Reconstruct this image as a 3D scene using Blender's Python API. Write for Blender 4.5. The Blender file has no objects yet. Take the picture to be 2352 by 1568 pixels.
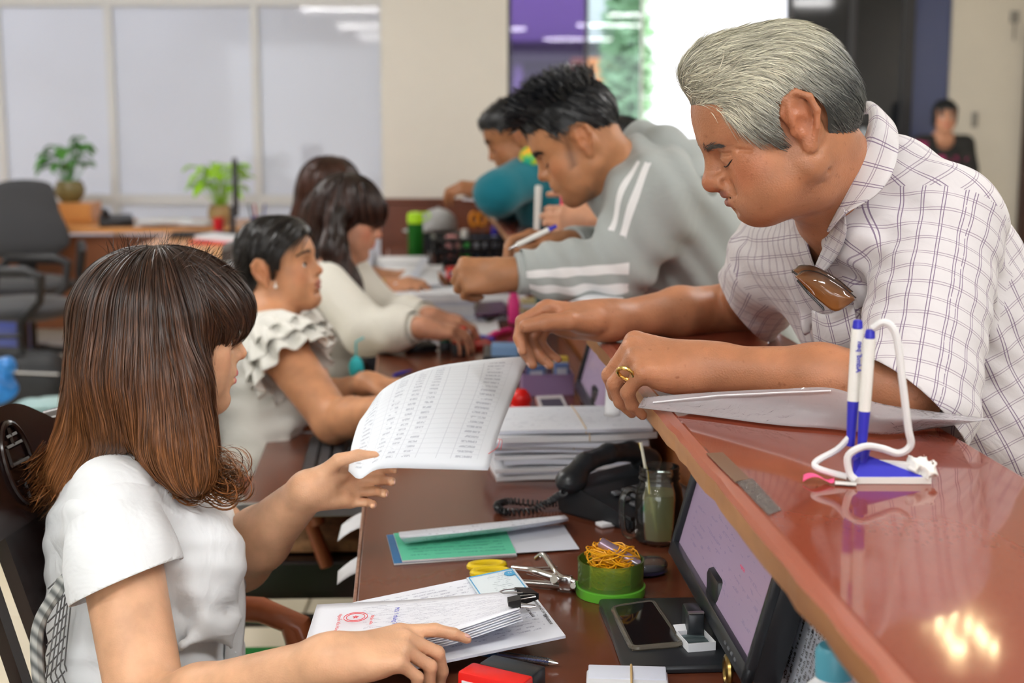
import bpy, bmesh, math, random
import numpy as np
from mathutils import Vector, Matrix, Euler
random.seed(7); np.random.seed(7)
scene = bpy.context.scene
COL = scene.collection
PI = math.pi
F32 = np.float32

# ------------------------------------------------------------------ camera, world, exposure
FPX, CX, CY = 3267.0, 1176.0, 784.0
CAMZ, PITCH = 1.44, math.atan(0.1634)
cam_d = bpy.data.cameras.new('camera'); cam = bpy.data.objects.new('camera', cam_d); COL.objects.link(cam)
cam_d.sensor_width = 36.0; cam_d.lens = 36.0*FPX/2352.0
cam.location = (0, 0, CAMZ); cam.rotation_euler = (PI/2-PITCH, 0, 0)
cam_d.clip_start = 0.05; cam_d.clip_end = 200
cam_d.dof.use_dof = True; cam_d.dof.focus_distance = 1.84; cam_d.dof.aperture_fstop = 4.2
scene.camera = cam
scene.view_settings.view_transform = 'Standard'; scene.view_settings.look = 'None'
scene.view_settings.gamma = 1.0; scene.view_settings.use_curve_mapping = False
scene.view_settings.exposure = 0.0
w = bpy.data.worlds.new('overcast_sky'); scene.world = w; w.use_nodes = True
w.node_tree.nodes['Background'].inputs[0].default_value = (0.93, 0.96, 1.0, 1)
w.node_tree.nodes['Background'].inputs[1].default_value = 4.0
scene.cycles.use_denoising = True
scene.cycles.max_bounces = 8; scene.cycles.transparent_max_bounces = 16
scene.cycles.caustics_reflective = False; scene.cycles.caustics_refractive = False
scene.cycles.sample_clamp_indirect = 6.0

def area_lamp(name, loc, size, power, rot=(0, 0, 0), col=(1, 0.97, 0.92), sy=None):
    l = bpy.data.lights.new(name, 'AREA'); l.energy = power; l.color = col; l.size = size
    if sy: l.shape = 'RECTANGLE'; l.size_y = sy
    o = bpy.data.objects.new(name, l); o.location = loc; o.rotation_euler = rot; COL.objects.link(o)
    return o
#LIGHTS#

# ------------------------------------------------------------------ picture geometry -> world
CAMP = np.array([0, 0, CAMZ]); c_, s_ = math.cos(PITCH), math.sin(PITCH)
FWD = np.array([0, c_, -s_]); UPV = np.array([0, s_, c_]); RGT = np.array([1.0, 0, 0])
def P(u, v, d):                       # point at depth d on the view ray
    return CAMP + d*(FWD + (u-CX)/FPX*RGT + (CY-v)/FPX*UPV)
def PZ(u, v, z):                      # point where the view ray meets the height z
    r = FWD + (u-CX)/FPX*RGT + (CY-v)/FPX*UPV
    return CAMP + r*(z-CAMZ)/r[2]
def PY(u, v, y):                      # point where the ray meets the plane Y = y
    r = FWD + (u-CX)/FPX*RGT + (CY-v)/FPX*UPV
    return CAMP + r*(y/r[1])
def A(*x): return np.array(x, dtype=float)
def nrm(v): v = np.asarray(v, float); return v/max(np.linalg.norm(v), 1e-9)

# ------------------------------------------------------------------ materials
MATS = {}
def N(nt, t, **kw):
    n = nt.nodes.new(t)
    for k, v in kw.items(): setattr(n, k, v)
    return n
def mat(name, col, rough=0.5, metal=0.0, spec=0.5, bump=0, bscale=80, vary=0, vscale=6, trans=0, alpha=1, coat=0, sss=0, ior=1.45, emit=0, sheen=0, stretch=None):
    if name in MATS: return MATS[name]
    m = bpy.data.materials.new(name); m.use_nodes = True; nt = m.node_tree; b = nt.nodes['Principled BSDF']
    b.inputs['Base Color'].default_value = (*col, 1); b.inputs['Roughness'].default_value = rough
    b.inputs['Metallic'].default_value = metal; b.inputs['Specular IOR Level'].default_value = spec
    b.inputs['Transmission Weight'].default_value = trans; b.inputs['Alpha'].default_value = alpha
    b.inputs['Coat Weight'].default_value = coat; b.inputs['Coat Roughness'].default_value = 0.08; b.inputs['IOR'].default_value = ior
    if sheen: b.inputs['Sheen Weight'].default_value = sheen
    if sss:
        b.inputs['Subsurface Weight'].default_value = sss; b.inputs['Subsurface Radius'].default_value = (1, .35, .18); b.inputs['Subsurface Scale'].default_value = 0.006
    if emit:
        b.inputs['Emission Color'].default_value = (*col, 1); b.inputs['Emission Strength'].default_value = emit
    if vary or bump:
        tc = N(nt, 'ShaderNodeTexCoord'); mp = N(nt, 'ShaderNodeMapping'); nt.links.new(tc.outputs['Object'], mp.inputs[0])
        if stretch: mp.inputs['Scale'].default_value = stretch
    if vary:
        no = N(nt, 'ShaderNodeTexNoise'); no.inputs['Scale'].default_value = vscale; no.inputs['Detail'].default_value = 5
        nt.links.new(mp.outputs[0], no.inputs['Vector'])
        mx = N(nt, 'ShaderNodeMix', data_type='RGBA', blend_type='MULTIPLY'); mx.inputs['Factor'].default_value = 1
        rp = N(nt, 'ShaderNodeValToRGB'); lo = 1-vary; rp.color_ramp.elements[0].position = .3; rp.color_ramp.elements[1].position = .7
        rp.color_ramp.elements[0].color = (lo, lo, lo, 1); rp.color_ramp.elements[1].color = (1+vary*.6,)*3+(1,)
        nt.links.new(no.outputs['Fac'], rp.inputs[0]); mx.inputs['A'].default_value = (*col, 1)
        nt.links.new(rp.outputs[0], mx.inputs['B']); nt.links.new(mx.outputs['Result'], b.inputs['Base Color'])
    if bump:
        n2 = N(nt, 'ShaderNodeTexNoise'); n2.inputs['Scale'].default_value = bscale; n2.inputs['Detail'].default_value = 4
        nt.links.new(mp.outputs[0], n2.inputs['Vector']); bp = N(nt, 'ShaderNodeBump'); bp.inputs['Strength'].default_value = bump
        bp.inputs['Distance'].default_value = 0.004
        nt.links.new(n2.outputs['Fac'], bp.inputs['Height']); nt.links.new(bp.outputs[0], b.inputs['Normal'])
    MATS[name] = m
    return m
def thin_glass(name, tint, rough=.02, diff=0, dcol=(.8, .8, .8), bump=0, bscale=60, ior=1.45, gloss=1.0):
    """glass or clear film: tinted see-through, Fresnel gloss, some milky scatter"""
    if name in MATS: return MATS[name]
    m = bpy.data.materials.new(name); m.use_nodes = True; nt = m.node_tree; nt.nodes.clear(); out = N(nt, 'ShaderNodeOutputMaterial')
    t = N(nt, 'ShaderNodeBsdfTransparent'); t.inputs[0].default_value = (*tint, 1); g = N(nt, 'ShaderNodeBsdfGlossy'); g.inputs['Roughness'].default_value = rough
    fr = N(nt, 'ShaderNodeFresnel'); fr.inputs[0].default_value = ior; last = t.outputs[0]
    if diff:
        d = N(nt, 'ShaderNodeBsdfDiffuse'); d.inputs[0].default_value = (*dcol, 1); tr = N(nt, 'ShaderNodeBsdfTranslucent'); tr.inputs[0].default_value = (*dcol, 1); a = N(nt, 'ShaderNodeMixShader'); a.inputs[0].default_value = .5
        nt.links.new(d.outputs[0], a.inputs[1]); nt.links.new(tr.outputs[0], a.inputs[2]); b = N(nt, 'ShaderNodeMixShader'); b.inputs[0].default_value = diff; nt.links.new(last, b.inputs[1]); nt.links.new(a.outputs[0], b.inputs[2]); last = b.outputs[0]
    mu = N(nt, 'ShaderNodeMath', operation='MULTIPLY'); mu.inputs[1].default_value = gloss; nt.links.new(fr.outputs[0], mu.inputs[0])
    mx = N(nt, 'ShaderNodeMixShader'); nt.links.new(mu.outputs[0], mx.inputs[0]); nt.links.new(last, mx.inputs[1]); nt.links.new(g.outputs[0], mx.inputs[2]); nt.links.new(mx.outputs[0], out.inputs[0])
    if bump:
        tc = N(nt, 'ShaderNodeTexCoord'); n2 = N(nt, 'ShaderNodeTexNoise'); n2.inputs['Scale'].default_value = bscale; n2.inputs['Detail'].default_value = 3; n2.inputs['Distortion'].default_value = 1.5; nt.links.new(tc.outputs['Object'], n2.inputs['Vector']); bp = N(nt, 'ShaderNodeBump'); bp.inputs['Strength'].default_value = bump; bp.inputs['Distance'].default_value = .006
        nt.links.new(n2.outputs['Fac'], bp.inputs['Height']); nt.links.new(bp.outputs[0], g.inputs['Normal']); nt.links.new(bp.outputs[0], fr.inputs['Normal'])
    MATS[name] = m; return m
def skin_mat(name, col, lipcol, spot=0.0, rough=0.42, blush=(1.0, .62, .5), pore=.25):
    m = mat(name, col, rough=rough, sss=.12, spec=.4); nt = m.node_tree; b = nt.nodes['Principled BSDF']
    tc = N(nt, 'ShaderNodeTexCoord')
    no = N(nt, 'ShaderNodeTexNoise'); no.inputs['Scale'].default_value = 24; no.inputs['Detail'].default_value = 6; nt.links.new(tc.outputs['Object'], no.inputs[0])
    rp = N(nt, 'ShaderNodeValToRGB'); rp.color_ramp.elements[0].position = .35; rp.color_ramp.elements[1].position = .68
    rp.color_ramp.elements[0].color = (*[c*.86 for c in col], 1); rp.color_ramp.elements[1].color = (*[min(1, c*1.1) for c in col], 1)
    nt.links.new(no.outputs['Fac'], rp.inputs[0]); last = rp.outputs[0]
    def over(fac, c, mode='MIX', f=1.0):
        nonlocal last
        mx = N(nt, 'ShaderNodeMix', data_type='RGBA', blend_type=mode); nt.links.new(last, mx.inputs['A']); mx.inputs['B'].default_value = (*c, 1)
        mu = N(nt, 'ShaderNodeMath', operation='MULTIPLY'); nt.links.new(fac, mu.inputs[0]); mu.inputs[1].default_value = f; nt.links.new(mu.outputs[0], mx.inputs['Factor'])
        last = mx.outputs['Result']
    def attr(nm):
        a = N(nt, 'ShaderNodeAttribute'); a.attribute_name = nm; return a.outputs['Fac']
    over(attr('blush'), blush, 'MULTIPLY', .75)
    if spot:
        sp = N(nt, 'ShaderNodeTexNoise'); sp.inputs['Scale'].default_value = 95; sp.inputs['Detail'].default_value = 3; nt.links.new(tc.outputs['Object'], sp.inputs[0])
        r2 = N(nt, 'ShaderNodeValToRGB'); r2.color_ramp.elements[0].position = .64; r2.color_ramp.elements[1].position = .78; nt.links.new(sp.outputs['Fac'], r2.inputs[0])
        over(r2.outputs[0], (.5, .36, .3), 'MULTIPLY', spot)
    over(attr('stubble'), (.30, .30, .30), 'MULTIPLY', .9)
    over(attr('lip'), lipcol, 'MIX', .9)
    nt.links.new(last, b.inputs['Base Color'])
    vo = N(nt, 'ShaderNodeTexVoronoi'); vo.inputs['Scale'].default_value = 420; nt.links.new(tc.outputs['Object'], vo.inputs['Vector'])
    bp = N(nt, 'ShaderNodeBump'); bp.inputs['Strength'].default_value = pore; bp.inputs['Distance'].default_value = .0012
    nt.links.new(vo.outputs['Distance'], bp.inputs['Height']); nt.links.new(bp.outputs[0], b.inputs['Normal'])
    return m
def hair_mat(name, root, tip, rough=.32, spec=.5, vary=.5, mid=None):
    if name in MATS: return MATS[name]
    m = mat(name, root, rough=rough, spec=spec); nt = m.node_tree; b = nt.nodes['Principled BSDF']
    a = N(nt, 'ShaderNodeAttribute'); a.attribute_name = 'along'; r = N(nt, 'ShaderNodeAttribute'); r.attribute_name = 'rnd'
    rp = N(nt, 'ShaderNodeValToRGB'); rp.color_ramp.elements[0].color = (*root, 1); rp.color_ramp.elements[1].color = (*tip, 1)
    if mid: e = rp.color_ramp.elements.new(.4); e.color = (*mid, 1)
    nt.links.new(a.outputs['Fac'], rp.inputs[0])
    mx = N(nt, 'ShaderNodeMix', data_type='RGBA', blend_type='MULTIPLY'); mx.inputs['Factor'].default_value = 1
    r2 = N(nt, 'ShaderNodeValToRGB'); r2.color_ramp.elements[0].color = (1-vary,)*3+(1,); r2.color_ramp.elements[1].color = (1+vary*.8,)*3+(1,)
    nt.links.new(r.outputs['Fac'], r2.inputs[0]); nt.links.new(rp.outputs[0], mx.inputs['A']); nt.links.new(r2.outputs[0], mx.inputs['B'])
    nt.links.new(mx.outputs['Result'], b.inputs['Base Color'])
    return m

# ------------------------------------------------------------------ object helpers
def tag(o, label=None, cat=None, group=None, kind=None):
    if label: o['label'] = label
    if cat: o['category'] = cat
    if group: o['group'] = group
    if kind: o['kind'] = kind
    return o
def link(name, me, m=None, parent=None, smooth=None):
    o = bpy.data.objects.new(name, me); COL.objects.link(o)
    if m is not None:
        for mm in (m if isinstance(m, (list, tuple)) else [m]): me.materials.append(mm)
    if parent is not None: o.parent = parent
    return o
def npmesh(name, V, Fc, smooth=True):
    me = bpy.data.meshes.new(name); V = np.asarray(V, F32); Fc = np.asarray(Fc, np.int32); n, k = Fc.shape
    me.vertices.add(len(V)); me.vertices.foreach_set('co', V.ravel())
    me.loops.add(n*k); me.loops.foreach_set('vertex_index', Fc.ravel())
    me.polygons.add(n); me.polygons.foreach_set('loop_start', np.arange(0, n*k, k, dtype=np.int32))
    me.polygons.foreach_set('use_smooth', np.full(n, smooth, bool)); me.update(calc_edges=True)
    return me
def fattr(me, name, vals, dom='POINT'):
    a = me.attributes.new(name, 'FLOAT', dom); a.data.foreach_set('value', np.asarray(vals, F32))
def empty(name, loc, rz=0, label=None, cat=None, group=None, kind=None):
    o = bpy.data.objects.new(name, None); o.location = loc; o.rotation_euler = (0, 0, rz); o.empty_display_size = .05; COL.objects.link(o)
    return tag(o, label, cat, group, kind)
class B:                                   # small mesh builder (bmesh) in local coordinates
    def __init__(s): s.bm = bmesh.new(); s.mi = 0
    def _m(s, verts):
        for f in {f for v in verts for f in v.link_faces}: f.material_index = s.mi
    def box(s, c, d, r=(0, 0, 0), bev=0, seg=2):
        M = Matrix.Translation(Vector(c)) @ (r if isinstance(r, Matrix) else Euler(r).to_matrix()).to_4x4() @ Matrix.Diagonal((*d, 1))
        vs = bmesh.ops.create_cube(s.bm, size=1, matrix=M)['verts']; s._m(vs)
        if bev:
            es = list({e for v in vs for e in v.link_edges}); r_ = bmesh.ops.bevel(s.bm, geom=es, offset=bev, segments=seg, affect='EDGES', profile=.5, clamp_overlap=True)
            for f in r_['faces']: f.material_index = s.mi
        return s
    def cyl(s, a, b, r1, r2=None, n=20, bev=0):
        a, b = Vector(a), Vector(b); d = b-a; q = d.to_track_quat('Z', 'Y').to_matrix().to_4x4()
        vs = bmesh.ops.create_cone(s.bm, cap_ends=True, segments=n, radius1=r1, radius2=r1 if r2 is None else r2, depth=d.length, matrix=Matrix.Translation((a+b)/2) @ q)['verts']; s._m(vs)
        if bev:
            es = [e for e in {e for v in vs for e in v.link_edges} if len(e.link_faces) == 2 and e.calc_face_angle(0) > .8]
            r_ = bmesh.ops.bevel(s.bm, geom=es, offset=bev, segments=2, affect='EDGES', clamp_overlap=True)
            for f in r_['faces']: f.material_index = s.mi
        return s
    def sph(s, c, r, n=14, rot=(0, 0, 0)):
        r = (r, r, r) if not hasattr(r, '__len__') else r
        M = Matrix.Translation(Vector(c)) @ (rot if isinstance(rot, Matrix) else Euler(rot).to_matrix()).to_4x4() @ Matrix.Diagonal((*r, 1))
        s._m(bmesh.ops.create_uvsphere(s.bm, u_segments=n, v_segments=max(6, n//2+2), radius=1, matrix=M)['verts']); return s
    def lathe(s, prof, c=(0, 0, 0), n=32, cap=True):
        rings = []
        for r, z in prof: rings.append([s.bm.verts.new((c[0]+r*math.cos(2*PI*i/n), c[1]+r*math.sin(2*PI*i/n), c[2]+z)) for i in range(n)])
        fs = []
        for a, b in zip(rings, rings[1:]):
            for i in range(n): fs.append(s.bm.faces.new((a[i], a[(i+1) % n], b[(i+1) % n], b[i])))
        if cap: fs.append(s.bm.faces.new(rings[0][::-1])); fs.append(s.bm.faces.new(rings[-1]))
        for f in fs: f.material_index = s.mi
        return s
    def tube(s, pts, r, n=8, closed=False, cap=True):
        pts = [Vector(p) for p in pts]; m = len(pts); rs = r if hasattr(r, '__len__') else [r]*m; rings = []; up = None
        for i, p in enumerate(pts):
            t = ((pts[(i+1) % m]-pts[i-1]) if closed else (pts[min(i+1, m-1)]-pts[max(i-1, 0)])).normalized()
            if up is None: up = t.orthogonal().normalized()
            up = (up-t*up.dot(t)).normalized(); bi = t.cross(up)
            rings.append([s.bm.verts.new(p+(up*math.cos(2*PI*k/n)+bi*math.sin(2*PI*k/n))*rs[i]) for k in range(n)])
        fs = []; pr = list(zip(rings, rings[1:]))
        if closed: pr.append((rings[-1], rings[0]))
        for a, b in pr:
            for k in range(n): fs.append(s.bm.faces.new((a[k], a[(k+1) % n], b[(k+1) % n], b[k])))
        if cap and not closed: fs.append(s.bm.faces.new(rings[0][::-1])); fs.append(s.bm.faces.new(rings[-1]))
        for f in fs: f.material_index = s.mi
        return s
    def prism(s, pts, h, c=(0, 0, 0)):                # polygon in xy extruded along z by h
        a = [s.bm.verts.new((c[0]+x, c[1]+y, c[2])) for x, y in pts]; b = [s.bm.verts.new((c[0]+x, c[1]+y, c[2]+h)) for x, y in pts]
        n = len(pts); fs = [s.bm.faces.new(a[::-1]), s.bm.faces.new(b)]
        for i in range(n): fs.append(s.bm.faces.new((a[i], a[(i+1) % n], b[(i+1) % n], b[i])))
        for f in fs: f.material_index = s.mi
        return s
    def grid(s, fn, nu, nv, uv=True):
        L = s.bm.loops.layers.uv.verify(); vv = [[s.bm.verts.new(tuple(fn(i/nu, j/nv))) for j in range(nv+1)] for i in range(nu+1)]
        for i in range(nu):
            for j in range(nv):
                f = s.bm.faces.new((vv[i][j], vv[i+1][j], vv[i+1][j+1], vv[i][j+1])); f.material_index = s.mi
                for l, (a, b) in zip(f.loops, ((i, j), (i+1, j), (i+1, j+1), (i, j+1))): l[L].uv = (a/nu, b/nv)
        return s
    def get(s, name, m, parent=None, smooth=True, solid=0, sub=0, auto=40, loc=None, rot=None, recalc=True):
        if recalc: bmesh.ops.recalc_face_normals(s.bm, faces=s.bm.faces)
        me = bpy.data.meshes.new(name); s.bm.to_mesh(me); s.bm.free()
        o = link(name, me, m, parent)
        if smooth:
            for p in me.polygons: p.use_smooth = True
            if auto and hasattr(me, 'set_sharp_from_angle'): me.set_sharp_from_angle(angle=math.radians(auto))
        if solid: md = o.modifiers.new('solid', 'SOLIDIFY'); md.thickness = solid; md.offset = 0
        if sub: md = o.modifiers.new('sub', 'SUBSURF'); md.levels = sub; md.render_levels = sub
        if loc is not None: o.location = loc
        if rot is not None: o.rotation_euler = rot
        return o
def copy_tree(o, parent=None, loc=None, rz=None):
    c = o.copy(); COL.objects.link(c); c.parent = parent
    if loc is not None: c.location = loc
    if rz is not None: c.rotation_euler.z = rz
    for ch in list(o.children): copy_tree(ch, c)
    return c
def spline(pts, n):                        # Catmull-Rom through points
    p = np.asarray(pts, float); p = np.vstack([2*p[0]-p[1], p, 2*p[-1]-p[-2]]); m = len(p)-3; out = []
    for t in np.linspace(0, m, n):
        i = min(int(t), m-1); f = t-i; a, b, c, d = p[i:i+4]
        out.append(.5*((2*b)+(-a+c)*f+(2*a-5*b+4*c-d)*f*f+(-a+3*b-3*c+d)*f**3))
    return np.array(out)

# ------------------------------------------------------------------ implicit surfaces for people
class Sdf:
    def __init__(s): s.ops = []; s.R = np.eye(3); s.o = np.zeros(3); s.sc = 1.0; s.disp = None
    def frame(s, R=None, o=None, sc=1.0): s.R = np.eye(3) if R is None else np.asarray(R); s.o = np.zeros(3) if o is None else np.asarray(o); s.sc = sc; return s
    def W(s, p): return s.R @ (np.asarray(p, float)*s.sc)+s.o
    def _add(s, fn, k, sub, lo, hi): s.ops.append((fn, k*s.sc, sub, lo, hi))
    def cap(s, a, b, ra, rb=None, k=.01, sub=False):
        rb = ra if rb is None else rb; ra, rb = ra*s.sc, rb*s.sc
        a, b = s.W(a).astype(F32), s.W(b).astype(F32); ab = b-a; L = float(ab@ab)+1e-12
        def fn(p, a=a, ab=ab, L=L, ra=ra, rb=rb):
            q = p-a; t = np.clip((q@ab)/L, 0, 1); q = q-t[..., None]*ab
            return np.sqrt((q*q).sum(-1))-(ra+(rb-ra)*t)
        m = max(ra, rb); s._add(fn, k, sub, np.minimum(a, b)-m, np.maximum(a, b)+m); return s
    def chain(s, pts, rs, k=.01, sub=False):
        for i in range(len(pts)-1): s.cap(pts[i], pts[i+1], rs[i], rs[i+1], k, sub)
        return s
    def ell(s, c, r, k=.01, rot=None, sub=False):
        r = np.asarray((r, r, r) if not hasattr(r, '__len__') else r, float)*s.sc
        Rm = s.R if rot is None else s.R @ np.asarray(rot); Rm = Rm.astype(F32); c = s.W(c).astype(F32); r = r.astype(F32)
        def fn(p, c=c, Rm=Rm, r=r):
            q = (p-c)@Rm; a = q/r; k0 = np.sqrt((a*a).sum(-1)); b = a/r; k1 = np.sqrt((b*b).sum(-1))+1e-9
            return k0*(k0-1)/k1
        m = float(r.max()); s._add(fn, k, sub, c-m, c+m); return s
    def ecap(s, a, b, ra, rb, side, k=.02, sub=False):
        a, b = s.W(a), s.W(b); ab = b-a; L = float(np.linalg.norm(ab)); z = ab/L; side = s.R@np.asarray(side, float); u = nrm(side-z*(side@z)); v = np.cross(z, u)
        Rm = np.stack([u, v, z], 1).astype(F32); a32 = a.astype(F32); ra = np.asarray(ra, F32)*s.sc; rb = np.asarray(rb, F32)*s.sc
        def fn(p, a=a32, Rm=Rm, L=L, ra=ra, rb=rb):
            q = (p-a)@Rm; t = np.clip(q[..., 2]/L, 0, 1); qz = q[..., 2]-t*L
            ru = ra[0]+(rb[0]-ra[0])*t; rv = ra[1]+(rb[1]-ra[1])*t; rz = np.minimum(ru, rv)
            x, y, w_ = q[..., 0]/ru, q[..., 1]/rv, qz/rz; k0 = np.sqrt(x*x+y*y+w_*w_); k1 = np.sqrt((x/ru)**2+(y/rv)**2+(w_/rz)**2)+1e-9
            return k0*(k0-1)/k1
        m = float(max(ra.max(), rb.max())); s._add(fn, k, sub, np.minimum(a, b)-m, np.maximum(a, b)+m); return s
    def val(s, p, ops=None, d=None):
        p = p.astype(F32)
        d = np.full(p.shape[:-1], 9.0, F32) if d is None else d
        for fn, k, sub, lo, hi in (s.ops if ops is None else ops):
            d = comb(d, fn(p), k, sub)
        return d - (s.disp(p) if s.disp else 0)
    def grad(s, p, e=.001):
        g = np.stack([s.val(p+A(e, 0, 0))-s.val(p-A(e, 0, 0)), s.val(p+A(0, e, 0))-s.val(p-A(0, e, 0)), s.val(p+A(0, 0, e))-s.val(p-A(0, 0, e))], -1)
        return g/(np.linalg.norm(g, axis=-1, keepdims=True)+1e-9)
    def mesh(s, h, smooth=2, pad=.03, clipbox=None):
        lo = np.min([o[3] for o in s.ops if not o[2]], 0)-pad; hi = np.max([o[4] for o in s.ops if not o[2]], 0)+pad
        if clipbox is not None: lo = np.maximum(lo, clipbox[0]); hi = np.minimum(hi, clipbox[1])
        Bk = 8; bs = Bk*h; nb = np.ceil((hi-lo)/bs).astype(int)+1
        I = np.stack(np.meshgrid(*[np.arange(n) for n in nb], indexing='ij'), -1).reshape(-1, 3)
        C = (lo+(I+.5)*bs).astype(F32); dc = s.val(C); rad = bs*.866; keep = np.abs(dc) < rad*1.5+.008
        I = I[keep]; C = C[keep]; g = np.arange(Bk+1)*h
        G = np.stack(np.meshgrid(g, g, g, indexing='ij'), -1).reshape(-1, 3)
        X = ((lo+I*bs)[:, None, :]+G[None]).astype(F32); D = np.full(X.shape[:2], 1.0, F32)
        for fn, k, sub, l_, h_ in s.ops:
            m = np.all((C > l_-rad-2*k-.01) & (C < h_+rad+2*k+.01), 1)
            ix = np.nonzero(m)[0]
            if len(ix) == 0: continue
            ix = ix[fn(C[ix]) < rad*2.2+2*k+.01]
            if len(ix): D[ix] = comb(D[ix], fn(X[ix]), k, sub)
        if s.disp: D -= s.disp(X)
        n1 = nb*Bk+1; J = np.stack(np.meshgrid(*[np.arange(Bk+1)]*3, indexing='ij'), -1).reshape(-1, 3); fb = np.nonzero((J == 0).any(1) | (J == Bk).any(1))[0]
        gi = I[:, None, :]*Bk+J[fb][None]; cid = ((gi[..., 0]*n1[1]+gi[..., 1])*n1[2]+gi[..., 2]).ravel(); od = np.argsort(cid, kind='stable'); cs = cid[od]; first = np.concatenate([[True], cs[1:] != cs[:-1]]); grp = np.cumsum(first)-1
        vals = D[:, fb].ravel(); mn = np.minimum.reduceat(vals[od], np.nonzero(first)[0]); vals[od] = mn[grp]; D[:, fb] = vals.reshape(-1, len(fb))
        D = D.reshape(-1, Bk+1, Bk+1, Bk+1); X = None
        off = [(i, j, k) for i in (0, 1) for j in (0, 1) for k in (0, 1)]
        cor = np.stack([D[:, i:i+Bk, j:j+Bk, k:k+Bk] for i, j, k in off], -1)
        neg = cor < 0; act = neg.any(-1) & ~neg.all(-1); b, i, j, k = np.nonzero(act); c8 = cor[b, i, j, k]
        cell = I[b]*Bk+np.stack([i, j, k], -1); dim = nb*Bk+2
        gid = (cell[:, 0]*dim[1]+cell[:, 1])*dim[2]+cell[:, 2]
        O = np.array(off, F32); acc = np.zeros((len(b), 3), F32); cnt = np.zeros(len(b), F32)
        for p in range(8):
            for q in range(p+1, 8):
                if np.abs(O[p]-O[q]).sum() != 1: continue
                a_, b_ = c8[:, p], c8[:, q]; cr = (a_ < 0) != (b_ < 0); t = np.where(cr, a_/(a_-b_+1e-12), 0)
                acc += np.where(cr[:, None], O[p]+t[:, None]*(O[q]-O[p]), 0); cnt += cr
        V = lo+(cell+acc/cnt[:, None])*h
        order = np.argsort(gid); sg = gid[order]; st = [dim[1]*dim[2], dim[2], 1]; quads = []
        for ax in range(3):
            q = 4 >> ax; a_, b_ = c8[:, 0] < 0, c8[:, q] < 0; e = np.nonzero(a_ != b_)[0]; o1, o2 = [st[x] for x in range(3) if x != ax]
            if ax == 1: o1, o2 = o2, o1
            ids = np.stack([gid[e], gid[e]-o1, gid[e]-o1-o2, gid[e]-o2], -1); pos = np.minimum(np.searchsorted(sg, ids), len(sg)-1)
            ok = (sg[pos] == ids).all(1); qd = order[pos][ok]; fl = a_[e][ok]; qd[~fl] = qd[~fl][:, ::-1]; quads.append(qd)
        Q = np.concatenate(quads)
        if smooth:
            e = np.concatenate([Q[:, [0, 1]], Q[:, [1, 2]], Q[:, [2, 3]], Q[:, [3, 0]]]); e = np.concatenate([e, e[:, ::-1]]); n = len(V)
            deg = np.bincount(e[:, 0], minlength=n)+1e-9
            for it in range(smooth):
                for lam in (.5, -.35):
                    V = V+lam*(np.stack([np.bincount(e[:, 0], V[e[:, 1], x], n) for x in range(3)], -1)/deg[:, None]-V)
        return V, Q
def comb(d, e, k, sub):
    if sub:
        if k <= 0: return np.maximum(d, -e)
        h = np.clip(.5-.5*(e+d)/k, 0, 1); return d*(1-h)-e*h+k*h*(1-h)
    if k <= 0: return np.minimum(d, e)
    h = np.maximum(k-np.abs(d-e), 0)/k; return np.minimum(d, e)-h*h*k*.25
def clip_mesh(V, Fq, f):                      # keep the part where f<0; returns triangles
    T = np.concatenate([Fq[:, [0, 1, 2]], Fq[:, [0, 2, 3]]]) if Fq.shape[1] == 4 else Fq
    f = np.where(np.abs(f) < 1e-7, 1e-7, f); s = f[T] < 0; c = s.sum(1); keep = [T[c == 3]]
    newV = []; base = len(V); cache = {}
    def cut(a, b):
        k = (a, b) if a < b else (b, a)
        if k not in cache:
            t = f[k[0]]/(f[k[0]]-f[k[1]]); cache[k] = base+len(newV); newV.append(V[k[0]]+t*(V[k[1]]-V[k[0]]))
        return cache[k]
    out = []
    for t, ss in zip(T[(c == 1) | (c == 2)].tolist(), s[(c == 1) | (c == 2)].tolist()):
        one = sum(ss) == 1; i = ss.index(True) if one else ss.index(False); a, b, d = t[i], t[(i+1) % 3], t[(i+2) % 3]
        x, y = cut(a, b), cut(a, d)
        if one: out.append((a, x, y))
        else: out += [(x, b, d), (x, d, y)]
    if newV: V = np.vstack([V, np.array(newV)])
    if out: keep.append(np.array(out))
    T = np.concatenate(keep); u, inv = np.unique(T, return_inverse=True)
    return V[u], inv.reshape(-1, 3)
def sdf_obj(name, S, h, m, parent=None, smooth=2, clip=None, solid=0, attrs=None, clipbox=None):
    V, Q = S.mesh(h, smooth, clipbox=clipbox)
    if clip is not None:
        for f in (clip if isinstance(clip, (list, tuple)) else [clip]): V, Q = clip_mesh(V, Q, f(V))
    me = npmesh(name, V, Q); o = link(name, me, m, parent)
    if attrs:
        for k, fn in attrs.items(): fattr(me, k, fn(V))
    if solid: md = o.modifiers.new('solid', 'SOLIDIFY'); md.thickness = solid; md.offset = 1
    return o
def noise3(p, s, seed=0):                    # cheap smooth pseudo-noise
    x, y, z = p[..., 0]*s, p[..., 1]*s, p[..., 2]*s
    return (np.sin(x*1.7+y*.6+1.3*seed)+np.sin(y*1.9-z*.8+2.1*seed)+np.sin(z*1.6+x*.9+.7*seed)+np.sin((x+y-z)*1.1+3.3*seed))*.25

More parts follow.
